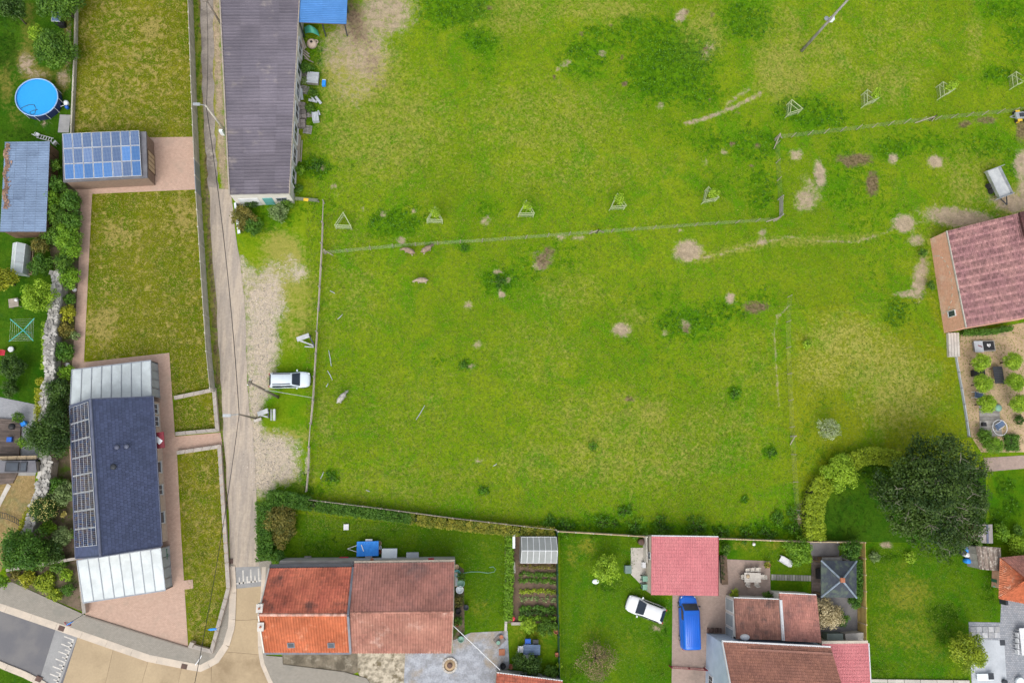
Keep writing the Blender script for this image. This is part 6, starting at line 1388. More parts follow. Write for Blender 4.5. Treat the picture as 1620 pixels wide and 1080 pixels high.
t = thing('planter_bed', 'narrow earth planter beside the little greenhouse', 'planter', G(47, 410)); [MB().beam(G(*a, .2), G(*b, .2), .06, .3).build('board', 'light_wood', t, world=True) for a, b in (((41, 394), (53, 395)), ((53, 395), (50, 434)), ((50, 434), (36, 434)), ((39, 434), (42, 396)))]; MB().prism([(p.x, p.y) for p in GP([(42, 395), (52, 396), (49, 433), (39, 433)])], .03, .28).build('earth', 'soil', t, world=True)

# ================================================================== JUNK BESIDE THE BARN
def curved(label):
    a = GP([(481, 44), (503, 50), (506, 59), (483, 53)], .3); t = MB(); n = 6
    for k in range(n):
        u0, u1 = k/n, (k+1)/n; h = lambda u: Vector((0, 0, .9*math.sin(u*math.pi*.9)))
        p = [a[0].lerp(a[1], u0)+h(u0), a[0].lerp(a[1], u1)+h(u1), a[3].lerp(a[2], u1)+h(u1)*.6, a[3].lerp(a[2], u0)+h(u0)*.6]; t.hexa([q-Vector((0, 0, .04)) for q in p], p)
    tag(t.build('curved_sheet', pm('jade_plastic', (.06, .33, .23), (.05, .28, .19), amp=.15, rough=.4)), label, 'sheet')
curved('curved jade green plastic sheet under the blue lean to edge')
t = thing('clay_oven', 'round clay oven with a dark mouth beside the barn', 'oven', G(494, 71)); MB().lathe((0, 0, 0), [(.6, 0), (.62, .3), (.45, .6), (.22, .72), (.18, .68)], 16).build('dome', pm('clay', (.52, .42, .34), (.44, .35, .28), amp=.2, rough=.95), t, smooth=True); MB().lathe((0, 0, .6), [(.17, 0), (.16, .1)], 12).build('mouth', 'black_plastic', t); MB().ring((.5, .25, .3), .22, .07, 14, 6).build('handle_ring', 'clay', t, smooth=True)
def boards(label, name, items, mat, cat):
    t = thing(name, label, cat, G(*items[0][0]));
    for a, b, w, z in items: MB().beam(G(*a, z), G(*b, z+.06), w, .05, U(.2, .8)).build('board', mat, t, world=True)
boards('loose planks leaning at the barn wall below the clay oven', 'plank_pile', [((479, 78), (489, 86), .16, .3), ((479, 82), (490, 91), .16, .4), ((480, 86), (488, 95), .14, .5), ((481, 92), (496, 99), .1, .2), ((478, 60), (484, 76), .2, .6), ((477, 66), (481, 78), .3, .8)], 'weathered_wood', 'planks')
boards('whitish planks heaped between crate and stone stacks', 'plank_pile', [((488, 158), (502, 161), .3, .25), ((499, 153), (508, 164), .3, .4), ((476, 140), (478, 158), .3, .5), ((503, 175), (506, 182), .2, .4), ((492, 152), (498, 161), .2, .5)], 'white_stone', 'planks')
boards('long weathered planks standing along the barn wall', 'plank_pile', [((473, 212), (470, 258), .2, .3), ((475, 215), (473, 255), .16, .35), ((478, 222), (476, 256), .12, .25)], 'weathered_wood', 'planks')
t = thing('pallet_crate', 'grey weathered pallet crate beside the small blue box', 'crate', G(496, 127), -.05); [MB().box((0, -.62+.18*k, .62), (1.4, .14, .05), 0, U(.3, .9)).build('slat', 'white_stone', t) for k in range(8)]; MB().box((0, 0, .3), (1.35, 1.3, .58)).build('box', 'grey_wood', t)
for x, y, rz, lb in ((484, 116, .3, 'tilted grey pallet between the clay oven and the pallet crate'), (482, 143, -.2, 'grey pallet behind the small blue box'), (488, 180, .15, 'grey pallet between stone stacks and board crate'), (487, 206, -.1, 'grey pallet below the board crate')):
    t = thing('pallet', lb, 'pallet', G(x, y), rz, 'pallets at the barn wall'); [MB().box((0, -.45+.18*k, .16), (1.0, .12, .03), 0, U(0, 1)).build('slat', 'grey_wood', t) for k in range(6)]; [MB().box((-.42+.42*k, 0, .07), (.1, 1.0, .13)).build('bearer', 'grey_wood', t) for k in range(3)]
t = thing('plastic_box', 'small blue plastic box at the edge of the nettles', 'box', G(513, 133)); MB().box((0, -.05, .2), (.42, .7, .4)).build('box', 'bright_blue', t); MB().box((0, .35, .25), (.44, .2, .1)).build('lid', 'pale_box', t)
t = thing('crate', 'pale board crate nearest the pasture, below the plank heap', 'crate', G(500, 188), .15); MB().box((0, 0, .3), (.75, 1.1, .6)).build('box', 'white_stone', t); [MB().box((-.28+.19*k, 0, .62), (.16, 1.12, .04), 0, U(.3, .9)).build('slat', 'white_stone', t) for k in range(4)]
for k, (x, y, lb) in enumerate(((477, 171, 'grey paving stone stack higher up along the barn wall'), (478, 184, 'grey paving stone stack, middle of the three at the barn wall'), (477, 198, 'darkest paving stone stack, lowest of three at the barn wall'))):
    t = thing('stone_stack', lb, 'stone stack', G(x, y), U(-.1, .1), 'paving stone stacks')
    for i in range(2):
        for j in range(2):
            for z in range(3): MB().box((-.28+.56*i+U(-.03, .03), -.26+.5*j, .1+.2*z), (.52, .46, .19), U(-.05, .05), U(0, 1)).build('stone', pm('dark_paver', (.24, .21, .19), (.17, .15, .14), amp=.3, tone=.3, rough=.9), t)
tag(MB().hexa(GP([(371, 322), (374, 321), (381, 369), (377, 370)], .02), GP([(370, 321), (373, 320), (380, 368), (376, 370)], 1.1)).build('metal_sheet', 'pale_box'), 'pale metal sheet standing at the lane side of the barn', 'sheet')
def aframe(label, A, B, C_, px, second):
    t = thing('farm_implement', label, 'implement', G(*px)); pa, pb, pc = G(*A, .5), G(*B, 1.0), G(*C_, .4)
    MB().beam(pa, pb, .5, .12).build('broad_beam', pm('silver_beam', (.46, .48, .49), (.38, .40, .41), amp=.15, rough=.5), t, world=True); MB().beam(pa, pc, .16, .14).build('beam', 'silver_beam', t, world=True); MB().beam(pb, pc, .14, .16).build('cross_beam', 'dark_metal', t, world=True)
    for p in (pa, pb, pc): MB().beam((p.x, p.y, 0), (p.x, p.y, p.z-.05), .1, .1).build('foot', 'dark_metal', t, world=True)
    if second:
        MB().beam(G(434, 647, .7), G(434, 665, .7), .26, .3).build('end_plate', 'silver_beam', t, world=True); MB().beam(G(429, 647, .6), G(429, 665, .6), .1, .1).build('bar', 'silver_beam', t, world=True); MB().beam(G(427, 652, .6), G(436, 652, .6), .1, .1).build('bar', 'dark_metal', t, world=True); MB().box(G(408, 664, .25), (.8, .3, .3), .3).build('counterweight', 'light_concrete', t, world=True)
    else: MB().beam(G(482, 548, .2), G(496, 549, .2), .12, .1).build('skid', 'silver_beam', t, world=True)
aframe('silver metal A frame lying open beside the rail fence', (470, 537), (489, 530), (497, 547), (483, 540), False)
aframe('silver metal frame with end plate beside the lower street lamp', (408, 655), (424, 649), (425, 660), (418, 656), True)

# ================================================================== SOUTH GARDEN THINGS
def box_thing(name, label, px, py, rz, d, mat, lid=None, cat='box', z=0.0):
    t = thing(name, label, cat, G(px, py, z), rz); MB().box((0, 0, d[2]/2), (d[0]*.94, d[1]*.94, d[2])).build('body', mat, t); MB().box((0, 0, d[2]+.03), (d[0], d[1], .06)).build('lid', lid or mat, t); return t
box_thing('storage_box', 'large pale grey storage box at the back wall right of the trailer', 617, 876, 0, (1.65, 1.35, .9), 'pale_box')
box_thing('storage_box', 'smaller whitish storage box at the back wall', 653, 878.5, 0, (1.35, .85, .7), 'white_stone')
box_thing('well_cover', 'small square white cover on the back lawn', 548, 833, 0, (.55, .62, .18), 'white_plastic', cat='cover')
box_thing('storage_box', 'brown box against the back wall left of the trailer', 488, 883, 0, (.7, .6, .5), 'grey_wood'); box_thing('flower_box', 'flower box with crimson blossom at the back wall', 545, 883, 0, (.95, .5, .5), 'brown_wood', 'red_plastic', 'flower box')
tag(MB().lathe(G(589, 884.5, 2.6), [(.14, 0), (.2, .3), (.15, .32)], 10).build('flower_pot', 'terracotta', smooth=True), 'red flower pot on the flat roof strip', 'pot'); tag(MB().box(G(682, 884, 2.68), (.6, .22, .16)).build('toy_box', 'red_plastic'), 'crimson box on the flat roof strip', 'box')
tag(MB().tube([G(x, y, .05) for x, y in ((733, 906), (745, 904), (758, 904), (772, 906), (782, 904), (784, 900), (780, 896), (774, 897))], .035, 5).build('garden_hose', 'pale_green_plastic'), 'pale garden hose snaking over the back lawn', 'hose')
for x, y, m, s, lb in ((723, 905, 'teal_paint', .35, 'teal water butt at the row house end wall'), (729, 921, 'pale_green_plastic', .4, 'pale green tub at the row house end wall'), (727, 931, 'pale_box', .4, 'pale blue tub below the green tub'), (737, 959, 'dark_metal', .28, 'dark blue bucket on the lawn edge'), (725, 965, 'black_plastic', .3, 'black pot in the end wall border'), (722, 895, 'light_wood', .25, 'wooden bucket at the roof corner border'), (729, 1009, 'pale_green_plastic', .32, 'jade green tub at the gravel yard corner'), (723, 985, 'terracotta', .25, 'clay pot in the end wall border'), (795, 1051, 'black_plastic', .3, 'black round planter beside the small cottage'), (808, 1052, 'terracotta', .25, 'clay pot beside the black planter'), (879, 996, 'terracotta', .3, 'clay pot at the corner of the seating lawn'), (880, 1033, 'terracotta', .22, 'clay pot on the fence side of the seating lawn')):
    p = G(x, y); tag(MB().lathe(p, [(s*.8, 0), (s, .5), (s*1.08, .52), (s*1.08, .58), (s*.9, .58), (s*.85, .45)], 14).build('garden_pot', m, smooth=True), lb, 'pot')
t = thing('seedling_frame', 'wooden cold frame against the row house end wall', 'cold frame', G(722, 915)); MB().box((0, 0, .25), (.35, 1.5, .5)).build('frame', 'light_wood', t); MB().box((0, 0, .53), (.25, 1.3, .03)).build('pane', 'clear_pane', t)
def millstone(px, py):
    t = thing('fire_pit', 'round stone fire ring with rusty centre on the grey gravel', 'fire pit', G(px, py, .03)); n = 14
    MB().lathe((0, 0, 0), [(.8, 0), (.8, .05), (.01, .06)], 24).build('base', 'tan_gravel', t, smooth=True)
    for k in range(n): a = 2*math.pi*k/n; MB().box((math.cos(a)*.72, math.sin(a)*.72, .09), (.2, .29, .12), a, U(0, 1)).build('stone', 'light_concrete', t)
    MB().lathe((0, 0, .05), [(.25, 0), (.3, .12), (.2, .16)], 12).build('fire_bowl', 'rust_iron', t, smooth=True)
millstone(711.5, 1051.5)
tag(MB().box(G(790, 1012, .08), (1.0, .95, .16), .75).build('stone_slab', 'dark_paver'), 'square stone slab with pots on the gravel yard', 'slab')
for x, y, m, lb in ((788, 1015, 'pale_green_plastic', 'pale green pot on the square stone slab'), (793, 1006, 'terracotta', 'clay pot on the square stone slab')): tag(MB().lathe(G(x, y, .16), [(.15, 0), (.22, .3), (.18, .3)], 10).build('flower_pot', m, smooth=True), lb, 'pot')
tag(MB().box(G(794, 1031, .07), (.65, .65, .1)).build('stone_slab', 'terracotta'), 'reddish tile lying at the gravel yard edge', 'tile')
tag(MB().box(G(813, 897, .12), (.3, 1.2, .2), .05).build('plank', 'light_concrete'), 'pale plank between hedge bed and vegetable rows', 'plank'); tag(MB().hexa(GP([(811, 845), (815, 845), (815, 867), (811, 867)], .05), GP([(811, 845), (815, 845), (815, 867), (811, 867)], 1.0)).build('water_tank', 'pale_box'), 'slim pale water tank beside the vegetable greenhouse', 'tank')
tag(MB().lathe(G(811, 977), [(.2, 0), (.25, .4), (.2, .42)], 10).build('bucket', 'red_plastic', smooth=True), 'red bucket at the end of the vegetable rows', 'bucket')
table('dark blue table among mixed chairs on the seating lawn', 840, 1024.5, -.05, 1.85, 1.05, .74, pm('slate_blue', (.10, .15, .24), (.08, .12, .2), amp=.15, rough=.6, tone=.15)); 
for x, y, rz, m, lb in ((834, 1012, -1.57, 'blue_plastic', 'bright blue chair on the hedge side of the dark table'), (846, 1013, -1.6, 'dark_metal', 'dark chair on the hedge side of the dark table'), (823, 1024, 0, 'white_plastic', 'white chair at the head of the dark table'), (832, 1035, 1.5, 'white_plastic', 'white chair on the cottage side of the dark table'), (845, 1035, 1.57, 'dark_metal', 'dark chair on the cottage side of the dark table')): chair(lb, x, y, rz, m, sc=1.25)
box_thing('compost_bin', 'grey green square compost bin on the side lawn', 991.5, 899, 0, (.72, .85, .7), pm('sage_plastic', (.15, .22, .2), (.12, .18, .165), amp=.12, rough=.5), cat='bin')
def bin_(label, px, py, rz, mat):
    t = thing('wheelie_bin', label, 'bin', G(px, py), rz); b = [(-.26, -.3), (.26, -.3), (.26, .3), (-.26, .3)]
    MB().hexa([(x*.8, y*.8, .06) for x, y in b], [(x, y, .98) for x, y in b]).build('body', mat, t); MB().box((0, -.02, 1.02), (.58, .7, .08)).build('lid', mat, t); MB().tube([(-.22, .36, .98), (.22, .36, .98)], .025, 6).build('handle', 'black_plastic', t)
    for s in (-1, 1): w = MB(); wheel(w, (s*.24, .28, .1), .1, .06, (1, 0, 0)); w.build('wheel', 'tyre', t)
bin_('pale green wheelie bin by the salmon garage, nearer the boundary fence', 1017.5, 913, 1.57, 'pale_green_plastic'); bin_('pale green wheelie bin by the salmon garage, nearer the white hatchback', 1017.5, 926, 1.57, 'pale_green_plastic')
bin_('dark green wheelie bin beside the slate house wall, upper one', 264, 870, 1.57, 'green_plastic'); bin_('dark green wheelie bin beside the slate house wall, lower one', 265, 878, 1.57, 'green_plastic')
tag(MB().box(G(1018, 893, .3), (.4, .6, .6)).build('gas_cabinet', 'white_plastic'), 'small white cabinet at the bin wall', 'cabinet'); tag(MB().lathe(G(1012, 856), [(.3, 0), (.35, .8), (.3, .85)], 12).build('barrel', 'rust_iron', smooth=True), 'rusty barrel in the corner by the salmon garage', 'barrel')
tag(MB().lathe(G(942, 919), [(.25, 0), (.34, .16), (.26, .2)], 14, sq=(1.2, .8)).build('paddling_toy', 'pale_box', smooth=True), 'small pale blue basin beside the light green tree', 'basin')
box_thing('planter_trough', 'long dark planter trough with herbs beside the salmon garage', 1143, 900, 0, (.75, 3.2, .5), 'dark_metal', 'soil', 'planter')
table('pale stone topped table on the terrace with chairs around it', 1186.5, 911.5, -.03, 1.95, 1.05, .74, pm('table_stone', (.56, .52, .46), (.48, .44, .39), s=2, amp=.2, rough=.6, tone=.08), 'grey_metal'); tag(MB().lathe(G(1183, 911, .75), [(.16, 0), (.22, .08), (.1, .1)], 12).build('fruit_bowl', 'light_wood', smooth=True), 'bowl on the pale terrace table', 'bowl')
for x, y, rz, lb in ((1172, 911, 0, 'pale chair at the garage end of the terrace table'), (1180, 901, -1.57, 'pale chair north of the terrace table, nearest the garage'), (1188, 900, -1.5, 'pale chair north of the terrace table, middle'), (1196, 900, -1.7, 'pale chair north of the terrace table, nearest the lounger'), (1204, 911, 3.14, 'pale chair at the lounger end of the terrace table'), (1180, 922, 1.3, 'pale chair house side of the terrace table, nearest the garage'), (1194, 922, 1.7, 'pale chair house side of the terrace table, nearest the lounger')): chair(lb, x, y, rz, 'table_stone', .05)
def lounger(label, px, py, rz, mat):
    t = thing('sun_lounger', label, 'lounger', G(px, py), rz); MB().box((.25, 0, .36), (1.0, .65, .1)).build('seat', mat, t); MB().box((-.45, 0, .5), (.6, .65, .1), 0, ry=.6).build('backrest', mat, t)
    for s in (-1, 1): MB().tube([(.75, s*.34, .02), (.5, s*.36, .5), (-.6, s*.36, .45), (-.7, s*.34, .02)], .03, 5).build('side_frame', 'white_plastic', t)
lounger('white reclining lounger on the terrace lawn by the round bush', 1241, 887, R(150), 'white_plastic')
tag(MB().lathe(G(1192, 860), [(.1, 0), (.22, .12), (.1, .3)], 12).build('garden_ball', 'white_plastic', smooth=True), 'white ball ornament at the terrace boundary fence', 'ornament')
t = thing('stepping_planks', 'row of grey planks forming a path across the terrace lawn', 'path', G(1253, 912))
for k in range(15): a, b = G(1222+4.25*k, 908+.12*k, .05), G(1222+4.25*k, 917+.12*k, .05); MB().beam(a, b, .26, .05, U(0, 1)).build('plank', 'grey_wood', t, world=True)
for x, y, lb in ((1162, 940, 'potted bush at the terrace corner of the tiled annex'), (1213, 893, 'potted ochre grass at the terrace edge'), (1214, 942, 'potted green bush beside the annex door')): tag(MB().lathe(G(x, y, .05), [(.25, 0), (.33, .4), (.28, .42)], 12).build('flower_pot', 'terracotta', smooth=True), lb, 'pot')
tag(MB().box(G(1191, 944, .08), (.55, .35, .06)).build('door_mat', 'black_plastic'), 'black door mat before the annex', 'mat')
t = thing('log_basket', 'stack of brown logs against the pale blue wall', 'log stack', G(1129, 996)); [MB().tube([(-.7+.27*k, -.2, .18+.2*(k % 2)), (-.68+.27*k, .25, .18+.2*(k % 2))], .13, 8, U(0, 1)).build('log', 'rust_iron', t) for k in range(6)]
deck('dark slatted deck beside the pavilion', [(1284, 944), (1299, 944), (1299, 880), (1284, 879)], 14, 'dark_deck', .12)
t = thing('shelf_rack', 'dark wooden rack behind the pavilion', 'rack', G(1310, 882)); [MB().box((-1.3+.2*k, 0, .6), (.05, .4, 1.2), 0, U(0, 1)).build('slat', 'brown_wood', t) for k in range(12)]; MB().box((-.2, 0, 1.22), (2.4, .45, .05)).build('top_board', 'grey_wood', t)
tag(MB().box(G(1295, 907, .35), (.5, 1.1, .5)).build('kamado_box', 'black_plastic'), 'black chest standing on the slatted deck', 'chest')
box_thing('green_roof_box', 'grey green lidded box against the salmon wing', 1312, 1005, -.02, (1.9, 1.0, 1.2), pm('grey_green', (.24, .29, .26), (.2, .24, .22), amp=.15), cat='box'); box_thing('garden_cabinet', 'pale cabinet with flat top against the salmon wing', 1343, 1004, .05, (2.2, .95, 1.2), 'light_concrete', cat='cabinet')
for x, y, m, lb in ((1524.5, 868, 'bright_blue', 'blue barrel beside the weathered shed, upper one'), (1525.5, 886, 'bright_blue', 'blue barrel beside the weathered shed, lower one'), (1524, 876, 'white_plastic', 'white barrel between two blue barrels'), (1519, 873, 'dark_metal', 'dark barrel beside the white barrel'), (1531, 878, 'maroon_paint', 'maroon barrel next to the shed wall')): tag(MB().lathe(G(x, y), [(.26, 0), (.3, .4), (.28, .8), (.2, .84)], 14).build('barrel', m, smooth=True), lb, 'barrel', 'barrels by the shed')
bin_('green wheelie bin beside the orange hip roof', 1573, 913, 0.0, 'green_plastic'); box_thing('green_container', 'dark green garden container at the hip roofed house', 1573, 921, 0, (.75, 1.0, .8), 'green_plastic', cat='container')
tag(MB().beam(G(1571, 927, .6), G(1597, 931, .6), .16, .1).build('bench_rail', 'pale_green_plastic'), 'pale green rail at the house corner', 'rail')
table('white dining table on the blue patio at the frame edge', 1615, 1012, 0, 1.3, 3.0, .75, 'white_plastic', z=.05)
for k, (y, lb) in enumerate(((1000, 'white chair highest along the white dining table'), (1009, 'white chair second along the white dining table'), (1018, 'white chair third along the white dining table'), (1027, 'white chair lowest along the white dining table'))): chair(lb, 1605, y+2, 0, 'white_plastic', .05)
table('pale low table with dark leaf on the stone patio', 1555, 1069, 0, 2.0, .75, .4, 'pale_box', z=.06); tag(MB().box(G(1568, 1069, .5), (.65, .7, .06)).build('tray', 'dark_metal'), 'dark square tray on the pale low table', 'tray')
tag(MB().lathe(G(1587, 1077, .05), [(.25, 0), (.3, .35), (.25, .37)], 12).build('planter', 'dark_metal', smooth=True), 'dark round planter at the stone patio edge', 'planter'); tag(MB().lathe(G(1610, 1076, .05), [(.4, 0), (.5, .5), (.4, .52)], 14).build('planter', 'pale_box', smooth=True), 'large pale blue planter at the frame corner', 'planter')
tag(MB().box(G(1586, 1016, .07), (.65, .6, .02)).build('drain_cover', 'dark_metal'), 'dark square cover in the stone patio', 'drain'); tag(MB().box(G(1588, 952, .55), (.3, .5, 1.0)).build('meter_box', 'dark_metal'), 'dark meter box on the hip roofed house wall', 'box')
t = thing('paving_row', 'row of grey slabs edging the stone patio', 'paving', G(1556, 1000))
for k in range(5):
    for j in range(2): MB().box(G(1539+9.6*k, 995+9*j, .085), (.66, .6, .06), 0, U(0, 1)).build('slab', pm('mixed_slab', (.27, .28, .30), (.36, .36, .36), s=3, amp=.2, tone=.4), t, world=True)
t = thing('kerb_edge', 'pale kerb along the frame edge of the east lawn', 'kerb', G(1460, 1076)); [MB().beam(G(1378+26*k, 1076+.3*k, .12), G(1403+26*k, 1076.3+.3*k, .12), .35, .2).build('kerb_stone', 'light_concrete', t, world=True) for k in range(6)]

# ---- terrace by the brick barn
def flat_bed():
    t = thing('sand_pit', 'rectangular box with black cover and white lid on the gravel terrace', 'box', G(1553, 548), R(3)); MB().box((.62, 0, .2), (1.75, 1.35, .4)).build('frame', 'grey_wood', t); MB().box((.62, 0, .42), (1.45, 1.1, .05)).build('cover', 'black_plastic', t); MB().box((-.75, -.05, .45), (1.15, 1.4, .06)).build('lid', 'white_stone', t); MB().box((-.75, -.05, .2), (1.0, 1.2, .4)).build('box', 'grey_wood', t)
    for k, (x, y, w, d) in enumerate(((.45, .1, .12, .3), (.62, .15, .2, .12), (.62, -.05, .12, .25), (.8, .1, .1, .3))): MB().box((x, y, .45), (w, d, .02)).build('print', 'white_plastic', t)
    MB().box((-.6, 0, .49), (.6, .12, .02), -.4).build('ribbon', 'maroon_paint', t)
flat_bed()
t = thing('stone_bench', 'pale stone plinth at the corner of the brick barn', 'plinth', G(1503, 546)); [MB().box((-.32+.32*k, 0, .22+.04*k), (.3, 3.0, .42+.06*k), R(-4), U(.2, .9)).build('slab', 'light_concrete', t) for k in range(4)]
table('dark outdoor table between the ball trees', 1573, 594, R(3), 1.25, 2.1, .74, 'dark_metal'); tag(MB().box(G(1547, 590, .3), (1.5, .75, .6), .05).build('lounge_bench', 'black_plastic'), 'black lounge bench under the ball trees', 'bench')
lounger('dark blue lounger in the gap between ball trees', 1545, 626, R(-10), 'slate_blue'); lounger('dark lounger with white frame at the end of the gravel terrace', 1577, 673, R(30), 'slate_blue')
tag(MB().ring(G(1582, 676, .4), .95, .04, 20, 5).build('hoop', 'white_plastic', smooth=True), 'white hoop round the dark lounger', 'hoop'); tag(MB().box(G(1556, 671, .2), (.5, .45, .4)).build('speaker_box', 'black_plastic'), 'small black box beside the white hoop', 'box')
tag(MB().lathe(G(1577, 645, .03), [(.4, 0), (.45, .3), (.3, .4)], 14).build('fire_bowl', 'pale_green_plastic', smooth=True), 'pale green bowl at the foot of the ball trees', 'bowl')
deck('grey board platform under the ball trees', [(1551, 690), (1586, 690), (1580, 640), (1549, 640)], 8, 'grey_wood', .1)
# sticks lying in the pasture
for k, (a, b, lb) in enumerate((((520, 554), (524, 579), 'long pale stick in the pasture beside the A frame'), ((518, 586), (526, 601), 'pale stick nearest the parked estate car'), ((534, 505), (542, 497), 'short pale stick above the long one'), ((522, 460), (530, 464), 'short pale stick nearest the wire fence end'), ((658, 664), (672, 641), 'longest pale stick out in the pasture'), ((507, 757), (512, 746), 'pale stick near the hedge corner'), ((579, 775), (585, 777), 'tiny pale stick above the patchy hedge'), ((780, 737), (786, 733), 'tiny pale stick in the middle of the pasture'), ((516, 612), (519, 606), 'short pale stick just above the grey goat'))):
    tag(MB().tube([G(*a, .05), G((a[0]+b[0])/2+.4, (a[1]+b[1])/2, .07), G(*b, .05)], [.035, .045, .03], 5).build('stick', 'white_stone'), lb, 'stick', 'sticks lying in the pasture')
# ================================================================== VEGETATION
for nm, d, l in (('leaf_mid', (.040, .115, .008), (.130, .250, .020)), ('leaf_dark', (.020, .060, .008), (.070, .140, .016)), ('leaf_deep', (.012, .042, .005), (.072, .128, .016)), ('leaf_fresh', (.080, .200, .008), (.210, .380, .020)), ('leaf_lime', (.150, .290, .010), (.340, .500, .030)),
                 ('leaf_yellow', (.190, .225, .010), (.440, .450, .025)), ('leaf_olive', (.190, .250, .110), (.450, .510, .300)), ('leaf_sage', (.115, .190, .055), (.26, .35, .13)), ('leaf_blond', (.34, .27, .12), (.66, .57, .35)), ('leaf_bronze', (.070, .095, .014), (.25, .21, .04)), ('leaf_twig', (.16, .125, .06), (.31, .24, .12)),
                 ('leaf_hedge', (.032, .110, .008), (.105, .225, .018)), ('leaf_privet', (.120, .200, .008), (.34, .42, .025)), ('leaf_ochre', (.075, .15, .012), (.38, .34, .04)), ('leaf_clipped', (.150, .245, .008), (.37, .47, .022)), ('petal_yellow', (.50, .44, .10), (.75, .67, .24)), ('nettle_leaf', (.016, .080, .004), (.120, .285, .012)), ('blade', (.085, .165, .004), (.210, .250, .020)), ('moss_blade', (.11, .145, .006), (.33, .28, .06)), ('garden_blade', (.048, .125, .004), (.140, .215, .012))): leaf_mat(nm, d, tuple(x*1.15 for x in l))
pm('bark', (.14, .115, .09), (.10, .08, .065), s=4, amp=.3, rough=.95); pm('limb_bark', (.25, .235, .18), (.19, .18, .14), s=4, amp=.3, rough=.95); pm('pale_bark', (.30, .27, .21), (.22, .20, .155), s=4, amp=.3, rough=.95)
def leaf_obj(name, C_, size, mat, parent=None, up=.45, out=.7, aspect=.55, origin=None, kind=None, shell=.45):
    """C_: array of clumps (x, y, z, radius, squash, number of leaves, tone) in world space; every leaf is a folded blade of its own"""
    C_ = np.asarray(C_, dtype=float); n = C_[:, 5].astype(int); i = np.repeat(np.arange(len(C_)), n); m = len(i)
    d = RNG.normal(size=(m, 3)); d /= np.linalg.norm(d, axis=1)[:, None]; rr = RNG.random(m)**shell
    pos = C_[i, :3]+d*(C_[i, 3]*rr)[:, None]*np.stack([np.ones(m), np.ones(m), C_[i, 4]], 1)
    nn = d*out+np.array([0, 0, up])+RNG.normal(size=(m, 3))*.45; nn /= np.linalg.norm(nn, axis=1)[:, None]
    t = np.cross(nn, RNG.normal(size=(m, 3))); t /= np.linalg.norm(t, axis=1)[:, None]; b = np.cross(nn, t)
    s = size*RNG.uniform(.65, 1.3, m); L = t*s[:, None]*.5; Wd = b*(s*aspect)[:, None]*.5; fold = nn*(s*.12)[:, None]
    v = np.stack([pos-L, pos+Wd-fold, pos+L, pos-Wd-fold], 1).reshape(-1, 3)
    v[:, 2] = np.maximum(v[:, 2], .03)
    tone = np.clip(C_[i, 6]+RNG.normal(size=m)*.2, 0, 1).astype(np.float32)
    base = np.array(origin if origin is not None else (v[:, 0].mean(), v[:, 1].mean(), v[:, 2].min()))
    me = bpy.data.meshes.new(name); me.vertices.add(len(v)); me.vertices.foreach_set('co', (v-base).astype(np.float32).ravel())
    me.loops.add(m*4); me.loops.foreach_set('vertex_index', np.arange(m*4, dtype=np.int32)); me.polygons.add(m)
    me.polygons.foreach_set('loop_start', np.arange(0, m*4, 4, dtype=np.int32)); me.polygons.foreach_set('loop_total', np.full(m, 4, dtype=np.int32))
    me.update(calc_edges=True); at = me.attributes.new('tone', 'FLOAT', 'FACE'); at.data.foreach_set('value', tone); me.materials.append(MATS[mat])
    o = bpy.data.objects.new(name, me); COL.objects.link(o)
    if parent is not None: o.parent = parent
    else: o.location = base
    if kind: o['kind'] = kind
    return o
def crown_clumps(c, r, rz, n, dens, size, lo=-.35, rough=.25, cr=.36):
    out = []
    for k in range(n):
        h = lo+(1-lo)*(k+.5)/n; a = k*2.39996+U(-.4, .4); q = math.sqrt(max(0, 1-h*h)); f = .66*U(1-rough, 1+rough); w = r*cr*U(.7, 1.25)
        out.append((c.x+math.cos(a)*q*r*f, c.y+math.sin(a)*q*r*f, c.z+h*rz*f, w, .85, max(8, int(dens*1.25*w*w/(size*size))), U(.1, .92)))
    out.append((c.x, c.y, c.z, r*.5, rz/r, int(dens*.8*r*r/(size*size)*.25), .35)); return out
def plant(name, label, cat, px, py, rpx, zc, mat, size=.2, squash=.8, n=None, dens=12.0, trunk=True, group=None, rough=.36, lo=-.35, extra=None, emat=None, sx=1.0, bark='bark', z0=0.0):
    c = G(px, py, zc); r = rpx/PXM*(1-zc/ALT)*.95; rz = min(r*squash, zc*.98) if not trunk else r*squash; t = thing(name, label, cat, (c.x, c.y, z0), 0, group); n = n or max(9, int(13+r*11))
    cl = crown_clumps(c, r, rz, n, dens, size, lo, rough)
    if sx != 1.0: cl = [((x-c.x)*sx+c.x, *q) for x, *q in cl]
    leaf_obj('crown' if trunk else 'foliage', cl, size, mat, t, origin=(c.x, c.y, z0))
    st = MB(); tr = max(.04, r*.055)
    st.tube([(0, 0, -.05), (U(-.1, .1), U(-.1, .1), zc*.5), (0, 0, zc+rz*.2)], [tr*1.3, tr, tr*.5], 7)
    for k in range(6): q = cl[int(k*len(cl)/6)]; st.tube([(0, 0, zc*U(.25, .6)), ((q[0]-c.x)*.5, (q[1]-c.y)*.5, (q[2]*.6+zc*.4*.7)), (q[0]-c.x, q[1]-c.y, q[2])], [tr*.7, tr*.45, tr*.15], 5)
    st.build('trunk' if trunk else 'stem', bark, t, smooth=True)
    if extra:
        e = [(x, y, z+w*.25, w, .8, max(3, int(k*extra)), .6) for x, y, z, w, s_, k, tn in cl]; leaf_obj('blossom', e, size*.75, emat, t, origin=(c.x, c.y, z0), shell=.12, up=.9)
    return t

